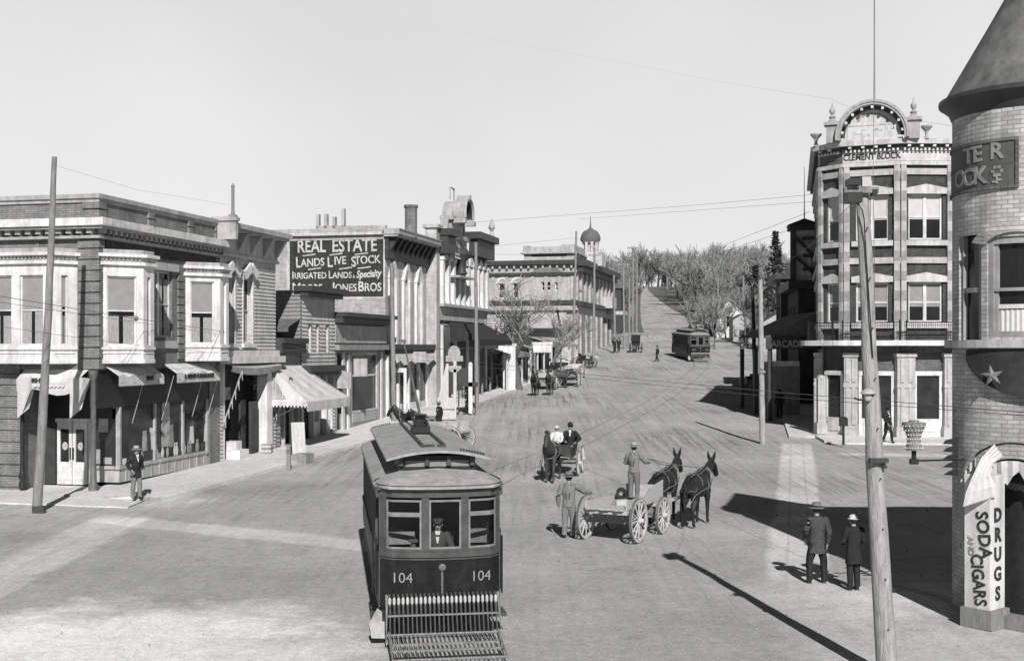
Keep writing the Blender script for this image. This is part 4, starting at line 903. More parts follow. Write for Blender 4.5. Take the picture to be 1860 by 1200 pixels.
# balcony slab with iron railing
bal = MB()
for MM, L in (FA, FB, FC, FD): bal.M = MM; bal.box(-.0, L, -1.0, 0, zf-.28, zf)
for p in (P1, P2, P3): q = loc2(p); bal.M = I4; bal.lathe([(1.0, zf-.276), (1.0, zf-.004)], (q.x, q.y, 0), 18)
bal.build('balcony_slab', 'white', r)
rl = MB(); zr0, zr1 = zf+.05, H(585.5)
for MM, L in (FB, FC, FD):
    rl.M = MM; L = min(L, 4.6); rl.bar((-.15,-.93,zr1), (L+.1,-.93,zr1), .05, .05); rl.bar((-.15,-.93,zr0+.06), (L+.1,-.93,zr0+.06), .04, .04); rl.bar((-.15,-.93,zr1-.16), (L+.1,-.93,zr1-.16), .03, .03)
    n = max(3, int(L/.11))
    for k in range(n+1):
        x = -.1+(L+.2)*k/n; rl.bar((x,-.93,zr0), (x,-.93,zr1), .018, .018)
        if k % 2 == 0 and k < n: rl.arch(x+.055, zr0+.42, .035, .055, -.935, -.92, 0, 2*math.pi, 6); rl.bar((x,-.93,zr0+.1),(x+.11,-.93,zr0+.35),.014,.014); rl.bar((x+.11,-.93,zr0+.1),(x,-.93,zr0+.35),.014,.014)
    for x in (0, L): rl.bar((x,-.93,zf),(x,-.93,zr1+.12),.07,.07)
rl.build('iron_railing', 'black', r)
# ground floor: stone piers, white framed shop windows
pr = MB()
def pier(MM, u0, u1):
    pr.M = MM; pr.box(u0, u1, -.28, .3, 0, H(648)); pr.box(u0-.06, u1+.06, -.36, .3, H(648), H(641)); pr.box(u0-.07, u1+.07, -.36, .3, -.2, .55)
    for k in (.27, .73): x = u0+(u1-u0)*k; pr.box(x-.09, x+.09, -.33, -.28, .6, H(700)); pr.box(x-.1, x+.1, -.33, -.28, H(694), H(652))
    pr.box(u0-.03, u1+.03, -.34, -.28, H(704), H(696))
pier(FD[0], -.25, .72); pier(FC[0], .02, .72); pier(FD[0], 2.3, 3.1); pier(FD[0], 5.8, 6.7); pier(FA[0], FA[1]-.9, FA[1]-.4)
pr.build('stone_pier', 'stone', r)
b = MB()
for MM, u0, u1 in ((FD[0], .74, 2.28), (FD[0], 3.12, 5.78), (FC[0], .76, FC[1]-.3), (FB[0], .3, FB[1]-.1)):
    b.M = MM; b.box(u0, u1, .02, .2, .0, .95); b.box(u0, u1, -.02, .18, H(682), H(674)); b.box(u0, u0+.16, .0, .18, .95, H(674)); b.box(u1-.16, u1, .0, .18, .95, H(674)); b.box(u0+.25, u1-.25, -.02, .02, .25, .75)
b.build('shop_front_frame', 'white', r)
for MM, u0, u1 in ((FD[0], .74, 2.28), (FD[0], 3.12, 5.78), (FC[0], .76, FC[1]-.3), (FB[0], .3, FB[1]-.1)):
    b = MB(MM); b.quad((u0,.12,.95),(u1,.12,.95),(u1,.12,H(682)),(u0,.12,H(682))); b.build('shop_window', 'shop', r)
b = MB()
for MM, L in (FA, FB, FC, FD): b.M = MM; b.quad((0,.22,-.3),(L,.22,-.3),(L,.22,zf-.2),(0,.22,zf-.2))
b.build('ground_floor_wall', 'dark', r)
b = MB()
for MM, L in (FC, FD): b.M = MM; b.box(.0, L, .05, .2, H(674), H(640)); b.box(0, L, -.1, .2, H(640), zf-.28)
b.build('transom', 'brickr', r)
b = MB(); q = [loc2(p) for p in (A1, P1, P2, P3, P4)]; b.slab([(v.x, v.y) for v in q]+[(q[4].x, q[0].y)], zt-.4, zt-.3); b.quad((q[4].x,q[4].y,-.3),(q[4].x,q[0].y,-.3),(q[4].x,q[0].y,zt),(q[4].x,q[4].y,zt)); b.quad((q[0].x,q[0].y,-.3),(q[4].x,q[0].y,-.3),(q[4].x,q[0].y,zt),(q[0].x,q[0].y,zt)); b.build('roof', 'roof', r)
# crest on the chamfer: arch, fretted panel, urns, flagpole
MC, LC = FC; uc = LC*.5+.05; zc = H(255); RA = 1.78
b = MB(MC); b.arch(uc, zc+.25, RA-.14, RA, -.75, -.1, -.12, math.pi+.12, 24); b.arch(uc, zc+.25, RA-.02, RA+.12, -.8, -.3, -.1, math.pi+.1, 24); b.build('crest_arch', 'cap', r)
b = MB(MC)
for k in range(9): a_ = math.pi*(k+.5)/9; b.box(uc+(RA-.22)*math.cos(a_)-.06, uc+(RA-.22)*math.cos(a_)+.06, -.7, -.5, zc+.2+(RA-.22)*math.sin(a_)-.06, zc+.2+(RA-.22)*math.sin(a_)+.06)
b.build('crest_bead', 'white', r)
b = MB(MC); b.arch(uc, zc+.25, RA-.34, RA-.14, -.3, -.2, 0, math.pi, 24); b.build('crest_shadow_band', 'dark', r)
b = MB(MC); b.arch(uc, zc+.95, .0+.72, .86, -.2, -.1, .2, math.pi-.2, 14, .7); b.box(uc-1.4, uc+1.4, -.25, -.08, zc+.86, zc+.96); b.box(uc-1.55, uc+1.55, -.3, -.05, zc, zc+.14)
b.arch(uc, zc+.96, .02, RA-.55, -.2, -.12, .0, math.pi, 18, .78)
for x0, x1, z0, z1 in ((-1.5,-1.3,.1,.9),(-1.05,-.9,.1,.55),(-.9,-.55,.42,.6),(-.75,-.2,.1,.38),(-.3,-.12,.3,.8),(.1,.3,.14,.9),(.02,.5,.55,.66),(.6,.78,.1,.86),(.75,1.1,.1,.5),(1.2,1.45,.3,.9),(-.55,-.35,.62,.86),(.35,.55,.1,.3),(.9,1.1,.6,.86)): b.box(uc+x0, uc+x1, -.24, -.1, zc+z0, zc+z1)
b.build('crest_panel', 'cream', r)
b = MB(MC)
for u in (uc-RA-.32, uc+RA+.3):
    b.box(u-.3, u+.3, -.5, .1, zc, zc+.95); b.box(u-.42, u+.42, -.62, .2, zc+.95, zc+1.12); b.lathe([(.36, 0), (.2, .12), (.12, .2), (.2, .3), (.06, .42), (.14, .55), (.17, .68), (.05, .85), (.015, 1.1)], (u, -.2, zc+1.12), 10)
b.build('crest_urn', 'cap', r)
b = MB(MC); b.lathe([(.05, 0), (.04, 4.0), (.018, 9.5)], (uc+.1, -.3, zc+RA+.2), 8); b.build('flagpole', 'grey', r)
b = MB(); 
for MM, u in ((FB[0], .1), (FD[0], 1.25)): b.M = MM; b.lathe([(.16, 0), (.08, .2), (.1, .4), (.3, .62), (.32, .7), (.05, .72)], (u, -.45, zc), 8)
b.build('urn', 'mid', r)
# ---------------------------------------------------------------- neighbouring dark buildings on the shaded side
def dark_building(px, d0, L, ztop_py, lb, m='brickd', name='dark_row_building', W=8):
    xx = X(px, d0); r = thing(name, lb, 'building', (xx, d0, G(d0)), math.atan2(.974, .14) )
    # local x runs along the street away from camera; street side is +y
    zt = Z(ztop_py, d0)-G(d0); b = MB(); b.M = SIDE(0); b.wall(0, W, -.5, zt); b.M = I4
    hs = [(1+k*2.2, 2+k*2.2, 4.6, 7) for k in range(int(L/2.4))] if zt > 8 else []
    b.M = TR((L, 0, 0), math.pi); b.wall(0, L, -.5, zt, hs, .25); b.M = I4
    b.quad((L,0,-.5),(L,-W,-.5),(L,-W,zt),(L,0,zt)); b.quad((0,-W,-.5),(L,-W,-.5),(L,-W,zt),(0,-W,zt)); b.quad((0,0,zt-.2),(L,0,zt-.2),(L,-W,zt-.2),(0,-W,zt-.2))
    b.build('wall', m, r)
    for h in hs: win(r, TR((L, 0, 0), math.pi), h[0], h[2], h[1]-h[0], h[3]-h[2], .2, fw=.1)
    return r, zt, L
r, zt, L = dark_building(1450, 84, 9, 512, 'dark two-storey building just beyond the tall corner block, a small square roof turret on top')
b = MB(); b.box(-.4, L, 0, .7, zt-.5, zt+.1); b.box(-.4, 0, -8, 0, zt-.5, zt+.1); b.build('cornice', 'dark', r)
b = MB(); hz = lambda py: Z(py, 84)-G(84)
for x, y in ((.2, .3), (.2, -1.3), (1.6, .3), (1.6, -1.3)): b.bar((x, y, zt), (x, y, hz(412)), .22, .22)
b.box(-.1, 2.0, -1.6, .6, hz(416), hz(408)); b.add([(-.2,-1.7,hz(408)),(-.2,.7,hz(408)),(2.1,.7,hz(408)),(2.1,-1.7,hz(408)),(.9,-.5,hz(394))], [(0,1,4),(1,2,4),(2,3,4),(3,0,4)])
for z0 in (430, 462, 486): b.box(-.1, .3, -1.4, -.3, hz(z0+5), hz(z0))
b.bar((.1,-1.2,hz(470)),(.1,.2,hz(430)),.3,.18); b.bar((.1,-1.2,hz(500)),(.1,.2,hz(465)),.3,.18); b.build('roof_turret', 'brickd', r)
b = MB(); b.box(.3, .42, -1.2, .2, zt, hz(418)); b.box(.15, .29, -.9, -.2, hz(500), hz(440)); b.build('turret_wall', 'cream', r)
b = MB(); b.lathe([(.05, hz(394)), (.02, hz(300))], (.9, -.5, 0), 6); b.build('roof_rod', 'iron', r)
r, zt, L = dark_building(1424, 93, 8, 500, 'dark narrow building with a heavy capped corner, furthest of the shaded row')
b = MB(); b.box(-.5, L, -.2, .7, zt-.3, zt+.15); b.box(-.5, 0, -8, -.2, zt-.3, zt+.15); b.box(.2, 1.4, -1.6, -.2, zt+.15, zt+1.0); b.box(-.15, .35, -.35, .25, -.3, zt-.3); b.build('cornice', 'dark', r)
b = MB(SIDE(0)); b.wall(2.7, 3.0, 3.0, zt-.4, y=-.1); b.build('white_trim', 'white', r)
# ARCADE porch over the pavement
d0 = 73.5; x0, x1 = X(1391, d0), X(1492, d0); zb = G(d0)
r = thing('arcade_porch', 'dark lean-to porch over the shaded pavement with the word ARCADE on its end board', 'porch', (x0, d0, zb))
hz = lambda py: Z(py, d0)-zb; wd = x1-x0
b = MB(); b.box(0, wd, -.1, .05, hz(634), hz(612)); sb = b.build('sign_board', 'dark', r)
text(sb, 'ARCADE', 'mid', (X(1429, d0)-x0), hz(630), .58, I4, y=-.12, bold=.02, sxs=.86)
b = MB(); b.prism([(0, hz(612)), (wd, hz(612)), (wd, hz(565)), (1.4, hz(592))], .06, 9); b.build('roof', 'roof', r)
b = MB(); b.box(.15, .4, .0, .25, 0, hz(634)); b.box(.1, .35, 4, 4.25, 0, hz(634)); b.box(.1, .35, 8.6, 8.85, .2, hz(634)); b.build('post', 'dark', r)
b = MB(); b.box(X(1404,d0)-x0, X(1458,d0)-x0, .9, 1.0, hz(665), hz(656)); b.box(X(1403,d0)-x0, X(1408,d0)-x0, .9, 1.0, hz(660), hz(642)); b.build('white_sign', 'white', r)
b = MB(); b.box(X(1404,d0)-x0, wd-.6, 3.0, 3.2, .0, hz(658)); b.build('plank_partition', 'grey', r)

# ================================================================ brick corner turret with drug store porch
AX, AD, R_ = 10.90, 25.2, 1.55
zb = G(25)+.1
r = thing('turret_building', 'pale brick corner building with a round conical-roofed turret, name panel and drug store entrance', 'building', (AX, AD, zb))
Hc = lambda py, d: Z(py, d)-zb
def cyl(u, y=0, z=0): a_ = u/R_; rr = R_-y; return (rr*math.sin(a_), -rr*math.cos(a_), z)   # u: arc length, 0 facing the camera axis, + to the right
zs = 5.45-.0; ze = Hc(196, 24.6)
class CB(MB):
    pass
def cwall(mb, a0, a1, z0, z1, holes=(), depth=.22, y=0.0, du=.12):
    us = sorted({a0, a1, *[h[0] for h in holes], *[h[1] for h in holes]}); f = []
    for p, q in zip(us, us[1:]):
        n = max(1, int((q-p)/du+.99)); f += [p+(q-p)*k/n for k in range(n)]
    f.append(us[-1]); zz = sorted({z0, z1, *[h[2] for h in holes], *[h[3] for h in holes]})
    for p, q in zip(f, f[1:]):
        for c, d in zip(zz, zz[1:]):
            m_, mz = (p+q)/2, (c+d)/2
            if any(h[0] < m_ < h[1] and h[2] < mz < h[3] for h in holes): continue
            mb.add([cyl(p,y,c),cyl(q,y,c),cyl(q,y,d),cyl(p,y,d)], [(0,1,2,3)])
    for h in holes:
        for u in h[:2]: mb.add([cyl(u,y,h[2]),cyl(u,y+depth,h[2]),cyl(u,y+depth,h[3]),cyl(u,y,h[3])], [(0,1,2,3)])
cuv = lambda co: (math.atan2(co.x, -co.y)*R_, co.z)
def cblock(mb, a0, a1, y0, y1, z0, z1, n=10):
    for k in range(n):
        p, q = a0+(a1-a0)*k/n, a0+(a1-a0)*(k+1)/n
        v = [cyl(p,y0,z0),cyl(q,y0,z0),cyl(q,y0,z1),cyl(p,y0,z1),cyl(p,y1,z0),cyl(q,y1,z0),cyl(q,y1,z1),cyl(p,y1,z1)]
        fs = [(0,1,2,3),(3,2,6,7),(0,4,5,1)] + ([(0,3,7,4)] if k == 0 else []) + ([(1,5,6,2)] if k == n-1 else [])
        mb.add(v, fs)
def au(px, d=24.2):                        # photo x -> arc position on the drum
    k = (px-CXP)/F; lo, hi = -1.25, 1.25
    f = lambda a_: (AX+R_*math.sin(a_))/(AD-R_*math.cos(a_))
    for _ in range(40):
        m_ = (lo+hi)/2
        if f(m_) < k: lo = m_
        else: hi = m_
    return lo*R_
TW = math.pi*R_*.95
wa0, wa1 = au(1793), au(1793)+1.15; wz0, wz1 = Hc(612, 23.9), Hc(428, 23.9)
va0, va1 = -2.33, -1.62; vz0, vz1 = Hc(626, 25), Hc(430, 25)
wb = MB(); wb.uv = cuv; cwall(wb, -TW, TW, zs, ze, [(wa0, wa1, wz0, wz1), (va0, va1, vz0, vz1)]); wb.build('turret_wall', 'brickt', r, True)
pz0, pz1 = Hc(340, 24.3), Hc(260, 24.3); pa1 = au(1845); pa0 = pa1-3.0
b = MB(); cblock(b, pa0-.06, pa1+.06, -.05, 0, pz0-.06, pz0, 24); cblock(b, pa0-.06, pa1+.06, -.05, 0, pz1, pz1+.06, 24); cblock(b, pa1, pa1+.06, -.05, 0, pz0, pz1, 2); cblock(b, pa0, pa1, -.03, 0, (pz0+pz1)/2-.02, (pz0+pz1)/2+.02, 24); b.build('name_panel_frame', 'brickr', r)
b = MB(); cblock(b, pa0, pa1, -.022, 0, pz0, pz1, 24); pn = b.build('name_panel', 'mid', r); pn.data.materials[0] = M['panel']
zm = (pz0+pz1)/2
for s, u, z in (('T', au(1751), zm+.10), ('E', au(1777), zm+.10), ('R', au(1811), zm+.11), ('O', au(1741)-.30, pz0+.09), ('C', au(1755), pz0+.09), ('K', au(1782), pz0+.09)):
    text(pn, s, 'band', u, z, .46 if z > zm else .50, bold=.02, map_=lambda p: Vector(cyl(p.x, -.024+p.y, p.z)), y=-.006)
b = MB()
for k in range(6): a_ = math.pi/3*k; cu_, cz_ = au(1812)+.09*math.cos(a_), pz0+.30+.09*math.sin(a_); cblock(b, cu_-.032, cu_+.032, -.04, -.02, cz_-.032, cz_+.032, 1)
cblock(b, au(1812)-.018, au(1812)+.018, -.04, -.02, pz0+.05, pz0+.24, 1); cblock(b, au(1812)+.02, au(1812)+.10, -.04, -.02, pz0+.10, pz0+.14, 1); cblock(b, au(1812)-.10, au(1812)-.02, -.04, -.02, pz0+.07, pz0+.11, 1); b.build('panel_ornament', 'band', pn)
# arched window with sashes
b = MB(); n = 14; um = (wa0+wa1)/2
for k in range(n):
    a_, c_ = math.pi*(.12+.76*k/n), math.pi*(.12+.76*(k+1)/n)
    for r0, r1, yy, nm in ((.66, 1.0, -.05, 0),):
        pt = lambda rr, t, y: cyl(um+rr*.98*math.cos(t), y, wz1-.28+rr*.55*math.sin(t))
        b.add([pt(r0,a_,yy),pt(r1,a_,yy),pt(r1,c_,yy),pt(r0,c_,yy),pt(r0,a_,.05),pt(r1,a_,.0),pt(r1,c_,.0),pt(r0,c_,.05)], [(0,1,2,3),(1,5,6,2),(0,3,7,4)])
b.build('window_arch', 'brickt', r)
f = MB(); y = .12
for q in ((wa0, wa0+.12, wz0, wz1), (wa1-.12, wa1, wz0, wz1), (wa0+.12, wa1-.12, wz0, wz0+.12), (wa0+.12, wa1-.12, wz1-.14, wz1), (wa0+.12, wa1-.12, Hc(528, 24), Hc(522, 24))): cblock(f, q[0], q[1], y-.08, y+.06, q[2], q[3], 4)
cblock(f, wa0+.12, wa0+.2, y-.04, y+.06, wz0, wz1, 1); cblock(f, wa1-.2, wa1-.12, y-.04, y+.06, wz0, wz1, 1)
fo = f.build('window', 'grey', r)
g = MB(); cwall(g, wa0, wa1, wz0, wz1, y=y+.03); g.build('pane', 'glass', fo)
c_ = MB(); n = 14
for k in range(n):
    p, q = wa0+.2+(wa1-wa0-.4)*k/n, wa0+.2+(wa1-wa0-.4)*(k+1)/n; c_.add([cyl(p,y+.02-.02*(k%2),wz0+.12),cyl(q,y+.02-.02*((k+1)%2),wz0+.12),cyl(q,y+.02-.02*((k+1)%2),Hc(562,24)),cyl(p,y+.02-.02*(k%2),Hc(562,24))],[(0,1,2,3)])
cblock(c_, wa0+.18, wa1-.18, y-.02, y+.02, Hc(560,24), Hc(552,24), 4); c_.build('curtain', 'linen', fo)
g = MB(); cwall(g, va0, va1, vz0, vz1, y=.15); fo = g.build('window', 'glass', r)
g = MB(); cblock(g, va0, va0+.1, .05, .16, vz0, vz1, 2); cblock(g, va1-.1, va1, .05, .16, vz0, vz1, 2); cblock(g, va0, va1, .05, .16, (vz0+vz1)/2-.05, (vz0+vz1)/2+.05, 3); g.build('frame', 'grey', fo)
b = MB(); cblock(b, -TW, TW, -.16, .1, zs-.06, zs+.1, 40); b.build('sill_band', 'stone', r)
b = MB(); b.lathe([(R_, ze-.12), (R_+.05, ze-.02), (R_+.08, ze+.06), (R_+.22, ze+.18), (R_+.28, ze+.22), (R_+.28, ze+.30), (R_+.2, ze+.33)], (0, 0, 0), 40); b.build('turret_cornice', 'dark', r, True)
zc0 = ze+.29; zap = 13.75-zb
b = MB(); b.lathe([(R_+.20, zc0), ((R_+.2)*.5, (zc0+zap)/2), (R_*.02, zap)], (0, 0, 0), 40); b.build('cone_roof', 'iron', r, True)
# ground storey: drum with an arched doorway
ua_c, ar, az = au(1843, 23.9), .82, 2.35
b = MB(); b.uv = cuv; n = 120
for k in range(n):
    p, q = -TW+2*TW*k/n, -TW+2*TW*(k+1)/n
    lo = lambda u: (az+math.sqrt(max(0, ar*ar-(u-ua_c)**2)) if abs(u-ua_c) < ar else (az if False else -.3))
    zl0, zl1 = lo(p), lo(q)
    if (zl0 < 0) != (zl1 < 0): zl0 = zl1 = min(v for v in (zl0, zl1) if v > 0) if abs((p+q)/2-ua_c) < ar else -.3
    b.add([cyl(p,0,zl0),cyl(q,0,zl1),cyl(q,0,zs-.05),cyl(p,0,zs-.05),cyl(p,.3,zl0),cyl(q,.3,zl1)], [(0,1,2,3),(0,4,5,1)])
b.build('ground_storey_wall', 'brickt', r, True)
b = MB(); n = 24
for k in range(n):
    a_, c_ = math.pi*k/n, math.pi*(k+1)/n; pt = lambda rr, t, y: cyl(ua_c+rr*math.cos(t), y, az+rr*math.sin(t))
    for r0, r1, yy in ((ar+.02, ar+.30, -.07), (ar+.34, ar+.38, -.1)):
        b.add([pt(r0,a_,yy),pt(r1,a_,yy),pt(r1,c_,yy),pt(r0,c_,yy),pt(r0,a_,.1),pt(r1,a_,0),pt(r1,c_,0),pt(r0,c_,.1)], [(0,1,2,3),(1,5,6,2),(0,3,7,4)])
b.build('arch_ring', 'brickt', r)
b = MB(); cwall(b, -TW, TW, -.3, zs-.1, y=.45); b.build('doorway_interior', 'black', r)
# gathered white awning fringe hanging in the arch
fr = MB(); n = 26
for k in range(n):
    a_, c_ = math.pi*(1.02-1.04*k/n), math.pi*(1.02-1.04*(k+1)/n)
    y0, y1 = -.14-.035*(k % 2), -.14-.035*((k+1) % 2); dr = (.30+.12*math.sin(k*1.7), .30+.12*math.sin((k+1)*1.7)); sagg = lambda t: .35*max(0, -math.cos(t))
    pt = lambda rr, t, y, dz=0: cyl(ua_c+rr*math.cos(t), y, az+rr*math.sin(t)-dz)
    fr.add([pt(ar-.02,a_,y0),pt(ar-.02,c_,y1),pt(ar-.04,c_,y1+.02,dr[1]+sagg(c_)),pt(ar-.04,a_,y0+.02,dr[0]+sagg(a_))], [(0,1,2,3)])
for k in range(7):
    y0, y1 = -.2-.1*(k % 2), -.2-.1*((k+1) % 2); u0 = ua_c-ar-.16+k*.05
    fr.add([cyl(u0,y0,az+.25+.09*k),cyl(u0+.06,y1,az+.34+.09*k),cyl(u0+.02,y1,az-1.0+.12*k),cyl(u0-.03,y0,az-1.1+.12*k)], [(0,1,2,3)])
fr.build('awning_fringe', 'canvas', r)
# dark swag with a star under the sill
b = MB(); n = 30; s0, s1 = au(1741), au(1741)+3.1
top = zs-.1
for k in range(n):
    f0, f1 = k/n, (k+1)/n; drop = lambda f: 1.0*(max(0, math.sin(math.pi*min(1, max(0, f*.98+.02))))**.55)*.98
    p, q = s0+(s1-s0)*f0, s0+(s1-s0)*f1; za, zc = top-drop(f0), top-drop(f1); bl = lambda f: -.10-.08*math.sin(math.pi*f)
    b.add([cyl(p,bl(f0),za),cyl(q,bl(f1),zc),cyl(q,-.08,top),cyl(p,-.08,top)], [(0,1,2,3)])
so_ = b.build('star_swag', 'bunting', r)
b = MB(); us, zst = au(1811), top-.52; pts = []
for k in range(10): a_ = math.pi/2+math.pi*k/5+.15; rr = .22 if k % 2 == 0 else .085; pts.append(cyl(us+rr*math.cos(a_), -.235, zst+rr*math.sin(a_)))
cen = cyl(us, -.28, zst); b.add(pts+[cen], [(k, (k+1) % 10, 10) for k in range(10)]); b.build('star', 'wood', so_)
# body of the building, out to the right and toward the camera
b = MB(); b.box(1.2, 16, -8, 1.4, -.3, ze-.9); b.build('wall', 'brickt', r)
b = MB(); b.box(1.1, 16.2, -8.2, 1.6, ze-.9, ze-.5); b.build('cornice', 'dark', r)
# banner-wrapped post
px_, pd_ = 9.36, 23.75; zp = G(pd_)+.1
r = thing('banner_post', 'square post wrapped in white cloth lettered SODA AND CIGARS and DRUGS, on a stone block', 'post', (px_, pd_, zp), math.radians(-52))
hz = lambda py: Z(py, 23.6)-zp
b = MB(); b.box(-.27, .27, -.27, .27, hz(1105), hz(862)); b.build('cloth_cover', 'white', r)
b = MB(); b.slab([(-.33,-.33),(.33,-.33),(.36,.3),(-.3,.34)], -.1, hz(1104)); b.box(-.2, 1.2, .1, .42, -.1, .16); b.build('stone_base', 'wood', r)
RI = Matrix.Translation(r.location) @ Matrix.Rotation(math.radians(-52), 4, 'Z'); RI = RI.inverted()
Lp = [(1749,920,23.4),(1754,895,23.35),(1765,868,23.35),(1782,832,23.5),(1806,806,23.7)]; Rp = [(1812,900,23.35),(1808,882,23.3),(1799,862,23.35),(1803,842,23.5),(1822,828,23.7)]
b = MB(); n = 8
for (a_, c_), (d_, e_) in zip(zip(Lp, Lp[1:]), zip(Rp, Rp[1:])):
    P3_ = lambda q, k: RI @ Vector((X(q[0], q[2]-.02*(k % 2)), q[2]-.02*(k % 2), Z(q[1], q[2])))
    for k in range(n):
        t0, t1 = k/n, (k+1)/n; mixp = lambda p, q, t: tuple(p[i]+(q[i]-p[i])*t for i in range(3))
        b.quad(P3_(mixp(a_, d_, t0), k), P3_(mixp(a_, d_, t1), k+1), P3_(mixp(c_, e_, t1), k+1), P3_(mixp(c_, e_, t0), k))
b.build('cloth_drape', 'canvas', r)
# which box side faces where: local -y faces the camera-left side after rotation, local +x the right one
ML = TR((0, -.27, 0)); 
MR = TR((.27, 0, 0), math.pi/2)
for i, ch in enumerate('DRUGS'): text(r, ch, 'asphalt', 0, hz(945+35.5*i), .37, MR, y=-.012, bold=.04, ext=.004, sxs=1.0)
text(r, 'SODA', 'asphalt', -.02, hz(928), .36, ML, y=-.012, bold=.02, ext=.004, rot=-math.pi/2+.12, align='LEFT', sxs=.95)
text(r, 'AND', 'grey', -.19, hz(975), .17, ML, y=-.012, bold=.01, ext=.004, rot=-math.pi/2+.05, align='LEFT')
text(r, 'CIGARS', 'asphalt', -.13, hz(1006), .36, ML, y=-.012, bold=.02, ext=.004, rot=-math.pi/2+.10, align='LEFT', sxs=.82)
# lamp shaped like a druggist's mortar on a bar
ld = 24.6; lx = X(1660, ld); lz = Z(840, ld)
r = thing('mortar_lamp', 'mortar-shaped jewelled drug store lamp on a bar reaching out from the turret', 'lamp', (lx, ld, lz))
k = ld/F
b = MB(); b.lathe([(.05, 22*k), (14*k, 23*k), (15*k, 27*k), (12*k, 36*k), (12*k, 46*k), (15*k, 56*k), (20*k, 66*k), (21*k, 70*k), (21*k, 73*k), (9*k, 74*k), (9*k, 77*k), (.02, 77*k)], (0, 0, 0), 20); b.build('lamp_body', 'wood', r, True)
b = MB()
for j in range(6):
    zz = (27+j*8)*k; rr = (15.3, 12.6, 12.3, 13.8, 17.5, 20.8)[j]*k
    for i in range(18):
        a_ = 2*math.pi*(i+.5*(j % 2))/18; b.lathe([(.003, -.018), (.022, 0), (.003, .018)], (rr*math.cos(a_), rr*math.sin(a_), zz), 5)
b.build('glass_jewels', 'white', r)
b = MB(); b.tube([(0,0,22*k), (0,0,0)], .05, 8); b.tube([(0, 0, .04), (AX-lx-1.3, .35, .04)], .022, 6); b.box(-.08, .08, -.06, .06, -.03, .08); b.build('bracket_bar', 'black', r)
b = MB()
for kk in range(5): b.add([(.72+.02*kk, .05, .5-.16*kk), (.98, .06, .56-.16*kk), (.98, .06, .4-.16*kk), (.66, .05, .42-.16*kk)], [(0,1,2,3)])
tag(b.build('torn_bunting', 'black', None), 'ragged black cloth hanging on the left edge of the turret doorway', 'cloth').location = (lx, ld+.15, lz-.05)
